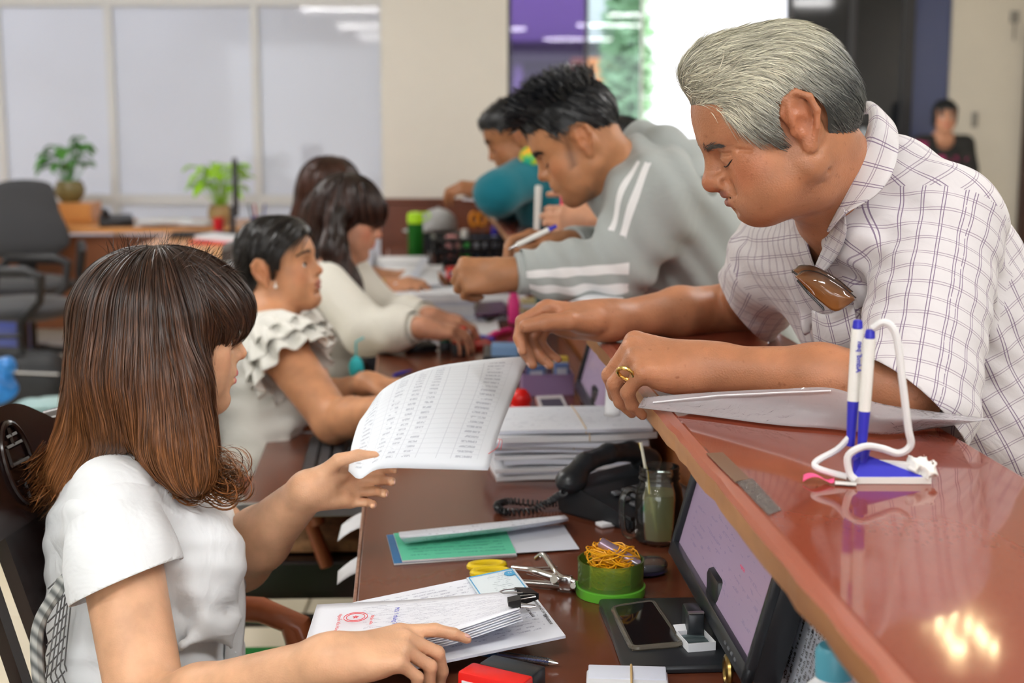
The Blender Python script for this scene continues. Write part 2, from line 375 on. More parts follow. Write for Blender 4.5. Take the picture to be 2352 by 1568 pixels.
# ---- anatomy. Head frame: x forward, y left, z up, origin between the ear holes
def head_frame(o, yaw, pitch, roll=0):
    R = np.array((Matrix.Rotation(yaw, 3, 'Z') @ Matrix.Rotation(pitch, 3, 'Y') @ Matrix.Rotation(roll, 3, 'X')))
    return R, np.asarray(o, float)
def head_ops(S, R, o, sc=1.0, male=True, jaw=0, nose=1.0, ears=(1, -1), closed=True, ear_s=1.0, cheek=0, chin=0, neck_to=None, neck_r=.055, old=False, wide=1.0, lip=1.0, mz=0):
    S.frame(R, o, sc); y_ = wide
    S.ell((0, 0, .046), (.096, .076*y_, .086), 0)
    S.ell((.042, 0, .045), (.055, .064*y_, .055), .02)
    S.ell((.040, 0, -.03+chin*.5), (.054, .057*y_, .074-chin*.5), .03)
    for s in (1, -1):
        S.cap((.0, s*.058*y_, -.05), (.068, s*.02, -.088+chin), .018+jaw, .017, .03)
        S.ell((.052, s*.043*y_, -.018), (.028, .022, .022), .02)
        S.ell((.05, s*.04*y_, -.05), (.03, .022+cheek, .03), .03)
    S.cap((.078, -.008, -.086+chin), (.078, .008, -.086+chin), .019, .019, .025)
    S.cap((.083, -.02, .033), (.083, .02, .033), .012, .012, .02)
    for s in (1, -1):
        if male: S.cap((.084, s*.014, .031), (.066, s*.048, .032), .011, .008, .015)
        S.ell((.098, s*.033, .004), (.0165, .021, .0155), .014, sub=True)
        S.ell((.0765, s*.0315, .005), .0146 if closed else .0140, .006)
        if not closed: S.ell((.092, s*.0315, .0045), (.012, .0125, .0042), .0015, sub=True)
        S.cap((.086, s*.020, -.010), (.078, s*.044, -.008), .004, .003, .008)
    S.cap((.09, 0, .022), (.108, 0, -.012), .0075, .0095*nose, .014)
    S.ell((.109, 0, -.017), (.0125*nose, .0125*nose, .0115*nose), .006)
    for s in (1, -1):
        S.ell((.099, s*.0125*nose, -.021), (.0105*nose, .0075*nose, .0085*nose), .006)
        S.ell((.103, s*.007, -.031), (.006, .004, .004), .003, sub=True)
    S.ell((.09, 0, -.048), (.016, .03, .02), .016)
    S.ell((.0985, 0, -.0455+mz), (.010*lip, .022, .0065*lip), .004); S.ell((.0975, 0, -.0585+mz), (.0105*lip, .02, .0075*lip), .004)
    S.ell((.104, 0, -.052+mz), (.016, .030, .0009), .0035, sub=True)
    S.ell((.1, 0, -.071+mz), (.009, .02, .006), .01, sub=True)
    if old:
        for s in (1, -1):
            S.chain([(.098, s*.021, -.022), (.088, s*.034, -.045), (.078, s*.036, -.07)], [.0034, .0042, .003], .007, True)
            S.chain([(.082, s*.030, -.013), (.076, s*.042, -.013), (.070, s*.05, -.006)], [.0012, .0018, .0014], .006, True)
            S.chain([(.091, s*.020, .010), (.0895, s*.033, .0125), (.078, s*.046, .008)], [.0018, .0022, .0016], .004, True);
            S.chain([(.068, s*.055, .008), (.056, s*.063, .0)], [.0018, .0016], .004, True)
            S.ell((.066, s*.036, -.06), (.022, .018, .026), .02)
    for s in ears:
        if not s: continue
        e = ear_s; y0 = s*.072*y_; tl = s*.010
        def q(x, z, dy): return (-.012+x*e, y0+s*dy, z*e)
        S.ell(q(-.004, .007, .003), (.0195*e, .010, .032*e), .006, rot=np.array(Euler((s*-.12, 0, s*.45)).to_matrix()))
        hel = [q(.012, .006, .003), q(.016, .022, .005), q(.008, .036, .008), q(-.008, .038, .011), q(-.020, .026, .014), q(-.021, .008, .014), q(-.013, -.010, .011), q(-.004, -.020, .007)]
        S.chain(hel, [.0035, .004, .0042, .0045, .0045, .0042, .004, .005], .003)
        S.ell(q(.002, -.024, .006), (.0085*e, .005, .010*e), .004)
        S.ell(q(-.001, .0, .015), (.0085*e, .0065, .012*e), .004, sub=True); S.ell(q(-.005, .021, .0165), (.008*e, .0055, .009*e), .005, sub=True)
        S.ell(q(.012, -.003, .006), (.005, .005, .007), .003)
    S.frame()
    if neck_to is not None:
        base = S.frame(R, o, sc).W((-.022, 0, -.03)); fr = S.W((.02, 0, -.055)); S.frame()
        S.cap(base, neck_to, neck_r*sc, neck_r*sc*1.08, .03); S.cap(fr, np.asarray(neck_to)+.25*(fr-base), .03*sc, .042*sc, .04)
def head_attrs(R, o, sc, stub=None, mz=0):
    def loc(V): return ((V-o)@R)/sc
    def e(q, c, r): a = (q-np.array(c))/np.array(r); return np.clip(1.6-1.6*np.sqrt((a*a).sum(-1)), 0, 1)
    def lip(V):
        q = loc(V); return np.clip(np.maximum(e(q, (.102, 0, -.0455+mz), (.018, .025, .0085)), e(q, (.101, 0, -.0585+mz), (.018, .023, .0098)))*2.2, 0, 1)
    def blush(V):
        q = loc(V); b = e(q, (.112, 0, -.018), (.022, .02, .018))*.8
        for s in (1, -1):
            b = np.maximum(b, e(q, (.065, s*.05, -.022), (.04, .03, .034))*.7); b = np.maximum(b, e(q, (-.012, s*.085, .005), (.035, .03, .045))*.6)
        return b
    def stubble(V):
        q = loc(V); return stub(q) if stub else np.zeros(len(V))
    return dict(lip=lip, blush=blush, stubble=stubble)
def cutter(keep, k=.8):                       # removes a bounding region; helper for clothes
    return keep
def hand_ops(S, wrist, f, t, n, curls, sc=1.0, thumb=None, spread=.0, k=.008, fk=.0035, tips=None, fat=1.0):
    """wrist point, f finger direction, t thumb side, n direction the palm faces; curls: 4 x 3 bend angles"""
    f = nrm(f); n = nrm(np.asarray(n)-f*np.dot(n, f)); t0 = np.cross(n, f); t = t0 if np.dot(t0, t) > 0 else -t0
    Rm = np.stack([f, t, n], 1); wrist = np.asarray(wrist, float); S.frame(Rm, wrist, sc)
    kn = [(.090, .031, -.002), (.094, .0105, -.005), (.089, -.0105, -.004), (.080, -.030, 0.0)]
    L = [(.043, .026, .021), (.048, .030, .022), (.044, .028, .022), (.034, .020, .020)]; rr = [.0098, .0100, .0095, .0085]
    S.cap((-.01, 0, 0), (.03, 0, 0), .024*fat, .024*fat, .03)
    for i, kp in enumerate(kn):
        S.cap((.008, kp[1]*.55, .0), (kp[0]-.004, kp[1]*.98, kp[2]), .0145*fat, .0118*fat, .014)
    S.ell((.038, .026, .012), (.034, .016*fat, .016*fat), .014); S.ell((.04, -.022, .01), (.036, .014*fat, .014*fat), .014)
    for i, kp in enumerate(kn):
        p = np.array(kp); ang = 0; sp = (1.5-i)*spread; r = rr[i]*fat
        for j in range(3):
            ang += curls[i][j]; d = np.array([math.cos(ang)*math.cos(sp), math.sin(sp), math.sin(ang)]); d = d/np.linalg.norm(d); q = p+d*L[i][j]
            S.cap(p, q, r, r*(.90 if j < 2 else .78), fk if j else .007); p = q; r *= .90
        nn = np.array([-math.sin(ang)*math.cos(sp), 0, math.cos(ang)])
        if tips is not None: tips.append((S.W(p-d*.004-nn*r*.72), S.R@d, S.R@(-nn), r*sc))
    th = thumb or ((.62, .66, .42), (.85, .42, .30), (.95, .25, .18)); p = np.array((.018, .026, .010)); tl = (.046, .036, .030); tr = (.0155, .0125, .0112, .0088)
    for j in range(3):
        d = nrm(th[j]); q = p+d*tl[j]; S.cap(p, q, tr[j]*fat, tr[j+1]*fat, .010 if j == 0 else .004); p = q
    nn = nrm(np.cross(d, np.cross((0, .5, -.85), d)))
    if tips is not None: tips.append((S.W(p-d*.004+nn*.0088*fat*.7), S.R@d, S.R@nn, .0108*sc))
    S.frame()
def nails(tips, m, parent, which=None):
    for i, (c, d, nn, r) in enumerate(tips):
        if which is not None and i not in which: continue
        s = np.cross(nn, d); M = Matrix(np.stack([d, s, nn], 1).tolist())
        B().sph(c, (r*.85, r*.62, r*.22), 10, M).get('fingernail', m, parent)

# ---- hair strands as flat ribbons combed over an implicit shell
def strands(name, roots, S, dirfn, nstep, step, wid, m, parent, lift=None, wob=.25, seed=1, lenvar=.3, taper=.35, project=True, kill=None):
    rng = np.random.default_rng(seed); n = len(roots); p = roots.astype(F32).copy(); pts = [p.copy()]; L = (1-lenvar*rng.random(n)).astype(F32)
    ph = rng.normal(0, 1, (n, 3)).astype(F32); nor = []
    for i in range(nstep):
        t = i/nstep; g = S.grad(p); d = dirfn(p, g, t)+wob*ph*(.35+.65*t)
        if project: d = d-(d*g).sum(-1, keepdims=True)*g
        d = d/(np.linalg.norm(d, axis=-1, keepdims=True)+1e-9); p = p+d*(step*L)[:, None]
        if project:
            l_ = (lift(t) if lift else 0.001)+.0035*rng.random(n)*0+.002*ph[:, 0]*t; g = S.grad(p); p = p-g*(S.val(p)-l_)[:, None]
        pts.append(p.copy()); nor.append(g)
    nor.append(nor[-1]); Pn = np.stack(pts, 1)
    if kill is not None:
        kz = np.cumsum(kill(Pn.reshape(-1, 3)).reshape(Pn.shape[:2]), 1) > 0; first = np.where(kz.any(1), np.maximum(kz.argmax(1)-1, 0), Pn.shape[1]-1); Pn = Pn[np.arange(n)[:, None], np.minimum(np.arange(Pn.shape[1])[None], first[:, None])]
    Nn = np.stack(nor, 1); T = np.gradient(Pn, axis=1); T /= np.linalg.norm(T, axis=-1, keepdims=True)+1e-9
    Sd = np.cross(Nn, T); Sd /= np.linalg.norm(Sd, axis=-1, keepdims=True)+1e-9; Sd = Sd+.5*Nn*rng.normal(0, 1, (n, 1, 1))
    return ribbons(name, Pn, Sd, wid, m, parent, rng, taper)
def ribbons(name, Pn, Sd, wid, m, parent, rng, taper=.35, along=None):
    n, k = Pn.shape[:2]; t = np.linspace(0, 1, k); wv = wid*(.55+.45*np.minimum(1, t*6))*np.where(t > 1-taper, np.maximum(.12, (1-t)/taper), 1); rw = (.6+.8*rng.random(n))[:, None]*wv[None]
    V = np.stack([Pn-Sd*rw[..., None]*.5, Pn+Sd*rw[..., None]*.5], 2).reshape(-1, 3)
    b = (np.arange(n)[:, None]*k+np.arange(k-1)[None])*2; Fc = np.stack([b, b+1, b+3, b+2], -1).reshape(-1, 4)
    me = npmesh(name, V, Fc); fattr(me, 'along', np.broadcast_to(t[None, :, None], (n, k, 2)).ravel() if along is None else np.repeat(along.ravel(), 2)); fattr(me, 'rnd', np.repeat(rng.random(n), k*2))
    o = link(name, me, m, parent); o['kind'] = 'stuff'
    return o
def surf_pts(V, Q, n, mask, seed=0):
    rng = np.random.default_rng(seed); c = V[Q].mean(1); a = np.linalg.norm(np.cross(V[Q[:, 1]]-V[Q[:, 0]], V[Q[:, 2]]-V[Q[:, 0]]), axis=1); a = a*mask(c); a = a/a.sum()
    i = rng.choice(len(Q), n, p=a); wts = rng.dirichlet(np.ones(Q.shape[1]), n); return (V[Q[i]]*wts[..., None]).sum(1)

# ------------------------------------------------------------------ room shell
def struct(o): o['kind'] = 'structure'; return o
def wood_mat(name, dark, light, rough=.3, scale=3.0, stretch=(1, .12, 1), coat=0.0, spec=.5, fleck=0):
    if name in MATS: return MATS[name]
    m = mat(name, dark, rough=rough, spec=spec, coat=coat); nt = m.node_tree; b = nt.nodes['Principled BSDF']
    tc = N(nt, 'ShaderNodeTexCoord'); mp = N(nt, 'ShaderNodeMapping'); mp.inputs['Scale'].default_value = stretch; nt.links.new(tc.outputs['Object'], mp.inputs[0])
    no = N(nt, 'ShaderNodeTexNoise'); no.inputs['Scale'].default_value = scale; no.inputs['Detail'].default_value = 8; no.inputs['Distortion'].default_value = .6; nt.links.new(mp.outputs[0], no.inputs[0])
    rp = N(nt, 'ShaderNodeValToRGB'); rp.color_ramp.elements[0].position = .32; rp.color_ramp.elements[1].position = .7
    rp.color_ramp.elements[0].color = (*dark, 1); rp.color_ramp.elements[1].color = (*light, 1); nt.links.new(no.outputs['Fac'], rp.inputs[0]); last = rp.outputs[0]
    if fleck:
        n2 = N(nt, 'ShaderNodeTexNoise'); n2.inputs['Scale'].default_value = 260; n2.inputs['Detail'].default_value = 2; m2 = N(nt, 'ShaderNodeMapping'); m2.inputs['Scale'].default_value = (1, .35, 1)
        nt.links.new(tc.outputs['Object'], m2.inputs[0]); nt.links.new(m2.outputs[0], n2.inputs[0])
        r2 = N(nt, 'ShaderNodeValToRGB'); r2.color_ramp.elements[0].position = .56; r2.color_ramp.elements[1].position = .66; nt.links.new(n2.outputs['Fac'], r2.inputs[0])
        mx = N(nt, 'ShaderNodeMix', data_type='RGBA', blend_type='MULTIPLY'); nt.links.new(r2.outputs[0], mx.inputs['Factor']); nt.links.new(last, mx.inputs['A']); mx.inputs['B'].default_value = (fleck, fleck*.9, fleck*.9, 1); last = mx.outputs['Result']
        n3 = N(nt, 'ShaderNodeTexNoise'); n3.inputs['Scale'].default_value = 30; n3.inputs['Detail'].default_value = 6; nt.links.new(tc.outputs['Object'], n3.inputs[0])
        mr = N(nt, 'ShaderNodeMapRange'); mr.inputs['To Min'].default_value = max(.03, rough-.02); mr.inputs['To Max'].default_value = rough+.035; nt.links.new(n3.outputs['Fac'], mr.inputs['Value']); nt.links.new(mr.outputs[0], b.inputs['Roughness'])
    nt.links.new(last, b.inputs['Base Color'])
    return m
M_plaster = mat('white_plaster', (.78, .76, .70), rough=.7, bump=.08, bscale=120, vary=.03, vscale=3)
M_cream = mat('cream_plaster', (.74, .69, .60), rough=.6, bump=.05, bscale=100, vary=.05, vscale=2)
M_ceil = mat('ceiling_white', (.82, .82, .80), rough=.8, bump=.05, bscale=60)
M_alu = mat('white_aluminium', (.80, .82, .84), rough=.4)
M_darkframe = mat('dark_frame', (.03, .03, .035), rough=.3)
M_wains = wood_mat('wainscot_wood', (.10, .028, .014), (.17, .05, .024), rough=.35, scale=4, stretch=(1, 1, .15))
M_floor = mat('floor_tile', (.74, .66, .50), rough=.22, vary=.05, vscale=3)
M_grout = mat('grout', (.42, .38, .31), rough=.8)

# floor: tiles as real slabs (instances of one mesh) on a grout bed
fl = struct(B().box((-.7, 0, -.03), (11, 24, .04)).get('floor', M_grout, smooth=False))
tb = B().box((0, 0, 0), (.592, .592, .012), bev=.002, seg=1); tile0 = tb.get('tile', M_floor, fl, smooth=False)
k = 0
for i in range(-6, 8):
    for j in range(4, 20):
        if k >= 220: break
        x, y = i*.6-.3, j*.6
        if abs(x+.3) > 1.2+.36*y: continue
        t = tile0 if k == 0 else tile0.copy()
        if k: COL.objects.link(t); t.parent = fl
        t.location = (x, y, -.006); k += 1
struct(B().box((-.7, -1.27, 2.80), (11, 21.45, .1)).box((1.7, 10.48, 2.80), (6.2, 2.05, .1)).get('ceiling', M_ceil, smooth=False))
struct(B().box((-6.1, 0, 1.4), (.2, 24, 2.8)).get('wall_left', M_plaster, smooth=False))
struct(B().box((4.8, 0, 1.4), (.2, 24, 2.8)).get('wall_right', M_cream, smooth=False))
# pillar with a wood wainscot
pl = struct(B().box((0, 0, 1.4), (.66, .5, 2.8), bev=.004).get('wall_pillar', M_plaster, smooth=False)); pl.location = (-.355, 7.87, 0)
struct(B().box((0, 0, .485), (.70, .54, .97), bev=.006).box((0, 0, .955), (.72, .56, .03), bev=.006).get('trim_1', M_wains, smooth=False)).location = (-.355, 7.87, 0)
# frosted partition on the left
def frosted():
    m = bpy.data.materials.new('frosted_film'); m.use_nodes = True; nt = m.node_tree; nt.nodes.clear(); out = N(nt, 'ShaderNodeOutputMaterial')
    d = N(nt, 'ShaderNodeBsdfDiffuse'); d.inputs[0].default_value = (.86, .87, .93, 1); t = N(nt, 'ShaderNodeBsdfTranslucent'); t.inputs[0].default_value = (.92, .93, .99, 1); g = N(nt, 'ShaderNodeBsdfGlossy'); g.inputs['Roughness'].default_value = .04
    tc = N(nt, 'ShaderNodeTexCoord'); no = N(nt, 'ShaderNodeTexNoise'); no.inputs['Scale'].default_value = 1.6; no.inputs['Detail'].default_value = 3; nt.links.new(tc.outputs['Object'], no.inputs[0])
    mr = N(nt, 'ShaderNodeMapRange'); mr.inputs['To Min'].default_value = .62; mr.inputs['To Max'].default_value = .80; nt.links.new(no.outputs['Fac'], mr.inputs['Value'])
    a = N(nt, 'ShaderNodeMixShader'); nt.links.new(mr.outputs[0], a.inputs[0]); nt.links.new(d.outputs[0], a.inputs[1]); nt.links.new(t.outputs[0], a.inputs[2])
    fr = N(nt, 'ShaderNodeFresnel'); fr.inputs[0].default_value = 1.5; b = N(nt, 'ShaderNodeMixShader'); nt.links.new(fr.outputs[0], b.inputs[0]); nt.links.new(a.outputs[0], b.inputs[1]); nt.links.new(g.outputs[0], b.inputs[2])
    nt.links.new(b.outputs[0], out.inputs[0]); return m
M_frost = frosted()
YP = 9.4; posts = [PY(u, 300, YP)[0] for u in (-330, 8, 262, 592, 884)]; zr = PY(600, 458, YP)[2]; zh = PY(600, 4, YP)[2]
wp = struct(B().box(((posts[0]+posts[-1])/2-.8, YP, 2.5), (posts[-1]-posts[0]+1.7, .1, .56)).get('wall_back', M_plaster, smooth=False))
for i, (a, b) in enumerate(zip(posts, posts[1:])):
    w_ = struct(B().box(((a+b)/2, YP, (zr+zh)/2), (b-a, .012, zh-zr)).get('window_%d' % (i+1), M_frost, smooth=False))
    fb = B().box((a, YP-.01, zh/2), (.05, .07, zh), bev=.004)
    if i == 3: fb.box((b, YP-.01, zh/2), (.05, .07, zh), bev=.004)
    fb.box(((a+b)/2, YP-.01, zr), (b-a, .06, .07), bev=.004).box(((a+b)/2, YP-.01, zh), (b-a, .06, .06), bev=.004).box(((a+b)/2, YP-.01, .05), (b-a, .06, .1), bev=.004)
    fb.get('frame', M_alu, w_, smooth=False); B().box(((a+b)/2, YP, zr/2), (b-a, .012, zr)).get('pane', M_frost, w_, smooth=False)
# entrance side at the far end
YF = 11.5
def fx(u): return PY(u, 300, YF)[0]
M_tint = thin_glass('purple_tinted_glass', (.30, .23, .42))
M_clear = thin_glass('clear_glass', (.62, .68, .68))
M_smoke = mat('smoked_glass', (.018, .02, .024), rough=.06, spec=.6)
M_bluefilm = mat('blue_film', (.085, .105, .22), rough=.15)
def pane(nm, u0, u1, m, z0=0.04, z1=2.6, th=.012): return struct(B().box(((fx(u0)+fx(u1))/2, YF, (z0+z1)/2), (fx(u1)-fx(u0), th, z1-z0)).get(nm, m, smooth=False))
w5 = pane('window_5', 1172, 1345, M_tint)
B().box((fx(1163), YF, 1.3), (.075, .1, 2.6)).get('frame', M_darkframe, w5, smooth=False); B().box((fx(1345), YF-.01, 1.3), (.03, .04, 2.6)).get('frame', M_darkframe, w5, smooth=False)
w6 = pane('window_6', 1347, 1470, M_clear)
B().box((fx(1471), YF, 1.3), (.02, .05, 2.6)).get('frame', M_alu, w6, smooth=False)
d1 = struct(B().box(((fx(1471)+fx(1800))/2, YF, 2.62), (fx(1800)-fx(1471), .1, .06)).get('door_1', M_darkframe, smooth=False))
lf = B(); lf.box(((fx(1800)+fx(2080))/2, YF-.05, 1.3), (fx(2080)-fx(1800), .02, 2.6)); lf.get('glass_leaf', M_smoke, d1, smooth=False)
for u, wd in ((1802, .05), (1945, .05), (2072, .09)): B().box((fx(u), YF-.06, 1.3), (wd, .06, 2.6), bev=.004).get('frame', M_darkframe, d1, smooth=False)
for z in (.06, 1.25): B().box(((fx(1800)+fx(2080))/2, YF-.06, z), (fx(2080)-fx(1800), .05, .09), bev=.004).get('rail', M_darkframe, d1, smooth=False)
B().box((fx(1985), YF-.11, 1.18), (.13, .03, .22), bev=.006).get('handle_plate', mat('plate_grey', (.22, .24, .26), rough=.3, metal=.6), d1)
w7 = pane('window_7', 2080, 2172, M_bluefilm)
struct(B().box((fx(2172)+1.1, YF+.05, 1.4), (2.2, .2, 2.8)).get('wall_back_right', M_cream, smooth=False))
dr2 = struct(B().box((fx(2395), YF-.1, 1.05), (fx(2450)-fx(2338), .08, 2.1), bev=.01).get('door_2', wood_mat('dark_door_wood', (.035, .012, .008), (.06, .022, .014), rough=.3), smooth=False))
B().box((fx(2395), YF-.145, 1.5), (.2, .02, .8), bev=.006).box((fx(2395), YF-.145, .5), (.2, .02, .7), bev=.006).get('panel', MATS['dark_door_wood'], dr2)
struct(B().box(((fx(1155)-1.4)/2, YF, 1.4), (fx(1155)+1.4, .2, 2.8)).get('wall_back_middle', M_plaster, smooth=False))
struct(B().box((0, YF, 2.70), (fx(2172)-fx(1155), .2, .2)).get('trim_2', M_plaster, smooth=False)).location.x = (fx(2172)+fx(1155))/2
hk = empty('wall_hook', (fx(2232), YF-.06, PY(2232, 275, YF)[2]), 0, 'small grey metal plate on the cream wall beside the far woman', 'plate')
B().box((0, 0, 0), (.05, .01, .12), bev=.004).get('plate', mat('plate_grey2', (.3, .28, .25), rough=.4), hk); B().cyl((0, -.005, 0), (0, -.035, 0), .012).get('knob', MATS['plate_grey2'], hk)
hk2 = empty('wall_bracket', (fx(2310), YF-.06, PY(2310, 40, YF)[2]), 0, 'small bracket high up on the cream wall by the dark door', 'bracket')
B().box((0, 0, 0), (.07, .02, .09), bev=.006).get('plate', MATS['plate_grey2'], hk2); B().cyl((0, -.01, -.03), (0, -.01, -.18), .008).get('rod', MATS['plate_grey2'], hk2)
# outside: pavement, a house front, awnings, a tree
struct(B().box((0, 26, -.08), (60, 29, .1)).get('pavement', mat('pavement', (.6, .58, .55), rough=.8, vary=.1), smooth=False))
hs = empty('house_front', (1.2, 24, 0), 0, 'white house front across the street behind the purple glass', 'house')
M_hw = mat('house_white', (.80, .80, .84), rough=.7); M_hd = mat('house_dark', (.10, .09, .11), rough=.5); M_hg = mat('house_window', (.22, .24, .30), rough=.1)
B().box((0, .3, 3.5), (13, .5, 7)).get('wall', M_hw, hs, smooth=False)
B().box((-1.6, -.1, 2.35), (4.6, .5, .35), bev=.03).get('canopy', M_hd, hs, smooth=False)
B().box((-1.6, .02, 1.1), (4.4, .06, 2.2)).get('shutter', mat('shutter_dark', (.16, .14, .18), rough=.6), hs, smooth=False)
for x in (-3.1, -2.1, -1.1, -.1): B().box((x, -.02, 1.1), (.16, .1, 2.2), bev=.01).get('mullion', M_hw, hs, smooth=False)
for x in (-3.2, -1.4, 2.2, 4.2):
    f = B().box((x, .03, 4.6), (1.2, .1, 1.5), bev=.02).get('window', M_hw, hs, smooth=False); B().box((x, -.03, 4.6), (1.0, .06, 1.3)).get('pane', M_hg, f, smooth=False)
B().box((2.6, -.15, 3.3), (3.4, .7, .14), bev=.03).get('ledge', M_hw, hs, smooth=False)
sg = empty('shop_sign', (1.45, 23.4, 1.8), 0, 'orange and yellow shop panel across the street left of the tree', 'sign')
B().box((-.25, 0, 0), (.5, .06, .9), bev=.02).get('orange_panel', mat('sign_orange', (.85, .25, .05), rough=.5), sg, smooth=False); B().box((.22, 0, .1), (.4, .06, .7), bev=.02).get('yellow_panel', mat('sign_yellow', (.85, .68, .15), rough=.5), sg, smooth=False); B().cyl((0, 0, -1.9), (0, 0, -.4), .05).get('post', M_hd, sg)
def leaf_cloud(name, center, rad, n, size, m, parent, seed, squash=1.0, up=.3):
    r = np.random.default_rng(seed); d = r.normal(0, 1, (n, 3)); d /= np.linalg.norm(d, axis=1, keepdims=True); p = np.array(center)+d*np.array(rad)*(r.random((n, 1))**.4)
    a = r.normal(0, 1, (n, 3)); a[:, 2] = np.abs(a[:, 2])*up; a /= np.linalg.norm(a, axis=1, keepdims=True); b = np.cross(a, r.normal(0, 1, (n, 3))); b /= np.linalg.norm(b, axis=1, keepdims=True); s = size*(.6+.8*r.random((n, 1)))
    c = np.cross(a, b)*s*.12
    V = np.stack([p-a*s, p+b*s*.45+c, p+a*s, p-b*s*.45+c], 1).reshape(-1, 3); i = np.arange(n)[:, None]*4
    o = link(name, npmesh(name, V, np.concatenate([i, i+1, i+2, i+3], 1), False), m, parent); o['kind'] = 'stuff'; return o
tr = empty('street_tree', (1.46, 19, 0), 0, 'bright green young tree seen outside through the clear pane', 'tree')
B().tube([(0, 0, 0), (.05, 0, 1.2), (-.02, .05, 2.2), (.08, 0, 3.2)], [.08, .07, .05, .03]).tube([(0, 0, 1.4), (.3, .1, 2.2)], [.04, .02]).get('trunk', mat('bark', (.15, .1, .06), rough=.9), tr)
leaf_cloud('foliage', (.05, 0, 2.0), (.36, .4, 1.35), 1300, .10, mat('tree_leaf', (.36, .56, .34), rough=.5), tr, 3)

# ------------------------------------------------------------------ lamps that light the room
M_lamp = mat('lamp_diffuser', (1, .985, .97), emit=56.0); M_fix = mat('lamp_housing', (.85, .85, .85), rough=.4)
def ceiling_tube(x, y, i, lab):
    t = empty('ceiling_light', (x, y, 2.68), 0, lab, 'lamp', 'tube lamps of the ceiling')
    B().box((0, 0, .045), (1.3, .20, .05), bev=.008).get('housing', M_fix, t, smooth=False); B().box((0, 0, .008), (1.22, .14, .025), bev=.01).get('diffuser', M_lamp, t, smooth=False)
TUBES = [(-2.05, -10.9), (-2.05, -6.6), (-2.05, -3.4), (1.2, -3.4), (-2.05, .4), (-.4, .0), (1.6, 1.0), (-1.9, 3.4), (1.9, 3.4), (-2.6, 6.4), (1.9, 8.2), (-4.4, 4.2), (3.2, 5.5)]
TUBE_AT = ['behind the camera, farthest row', 'behind the camera, second row from the back', 'behind the camera, left of its third row', 'behind the camera, right of its third row', 'left above the carved armchair', 'above the near end of the staff desk', 'above the grey-haired man', 'above the seated women, left of the desk', 'above the hall behind the young man', 'before the frosted partition', 'near the bright entrance', 'by the left wall', 'right side of the hall']
for i, (x, y) in enumerate(TUBES): ceiling_tube(x, y, i, 'white tube lamp on the ceiling '+TUBE_AT[i])
ch = empty('ceiling_spotlight', (1.82, 5.5, 2.70), 0, 'spotlight cluster of warm bulbs on the ceiling above the hall', 'lamp')
B().box((0, 0, .04), (.9, .9, .02), bev=.008).get('plate', M_fix, ch, smooth=False)
M_bulb = mat('warm_bulb', (1, .80, .45), emit=26.0)
for u, v in ((2128, 1402), (2158, 1425), (2178, 1452), (2192, 1478), (2210, 1482), (2190, 1402), (2225, 1425), (2248, 1442), (2262, 1460), (2284, 1480)):
    h = PZ(u, v, 1.05); r = h-CAMP; r[2] *= -1; q = h+r*((2.70-1.05)/r[2])-A(1.82, 5.5, 2.70)
    B().sph((q[0], q[1], .01), .016, 10).get('bulb', M_bulb, ch)

# ------------------------------------------------------------------ counter and staff desk (axis along the counter)
CA = math.atan(.077); C0 = A(.334, 0, 0)
def CE(y): return .334-.077*y                       # inner edge of the counter
def CL(x, y, z=0):                                  # counter coordinates -> world
    return A(C0[0]+x*math.cos(CA)-y*math.sin(CA), x*math.sin(CA)+y*math.cos(CA), z)
M_top = wood_mat('counter_laminate', (.185, .036, .020), (.245, .056, .031), rough=.055, scale=5, stretch=(1, .25, 1), fleck=.94, spec=.55)
M_edge = wood_mat('raw_wood_edge', (.22, .09, .03), (.46, .22, .085), rough=.5, scale=14)
M_lip = wood_mat('counter_lip', (.30, .085, .052), (.38, .13, .085), rough=.22, scale=8)
M_panel = wood_mat('counter_panel', (.28, .085, .02), (.36, .12, .035), rough=.35, scale=4)
M_desk = wood_mat('desk_laminate', (.125, .034, .016), (.175, .052, .026), rough=.20, scale=3, spec=.5)
rc = empty('reception_counter', (C0[0], 0, 0), CA, 'long high service counter with a glossy red-brown top and chipped edge', 'counter')
B().box((.172, 3.8, 1.036), (.316, 7.0, .028), bev=.003).get('countertop', M_top, rc, smooth=False)
def lipf(i, n): return 0
lb = B(); rr_ = random.Random(4); ys = np.linspace(.3, 7.3, 190)
pr = [(-.004, 1.046), (-.004, 1.024), (.014, 1.022), (.0145, 1.0495), (.002, 1.0495)]
rings = []
for y in ys:
    j = rr_.gauss(0, .0009); rings.append([lb.bm.verts.new((x+(j if x < .01 else 0), y, z+(j*.6 if z < 1.03 else 0))) for x, z in pr])
for a, b in zip(rings, rings[1:]):
    for q in range(5):
        f = lb.bm.faces.new((a[q], a[(q+1) % 5], b[(q+1) % 5], b[q])); f.material_index = 1 if q in (3, 4) else 0
lb.get('edge_strip', [M_edge, M_lip], rc, smooth=False)
B().box((.175, 3.8, .51), (.02, 7.0, 1.02)).get('back_panel', M_panel, rc, smooth=False)
B().box((.295, 3.8, .53), (.03, 7.0, .98), bev=.004).get('front_panel', M_panel, rc, smooth=False)
for y in (.4, 1.0, 2.6, 3.9, 5.2, 7.2): B().box((.235, y, .51), (.10, .03, 1.0)).get('rib', M_panel, rc, smooth=False)
sd = empty('staff_desk', (C0[0], 0, 0), CA, 'long low red-brown staff desk running along the counter', 'desk')
B().box((-.125, 3.68, .735), (.56, 6.96, .03), bev=.003).get('desktop', M_desk, sd, smooth=False)
B().box((-.4075, 3.68, .735), (.005, 6.96, .031), bev=.001).get('edge_band', wood_mat('desk_band', (.25, .11, .07), (.42, .24, .17), rough=.4, scale=60, stretch=(1, 1, 1)), sd, smooth=False)
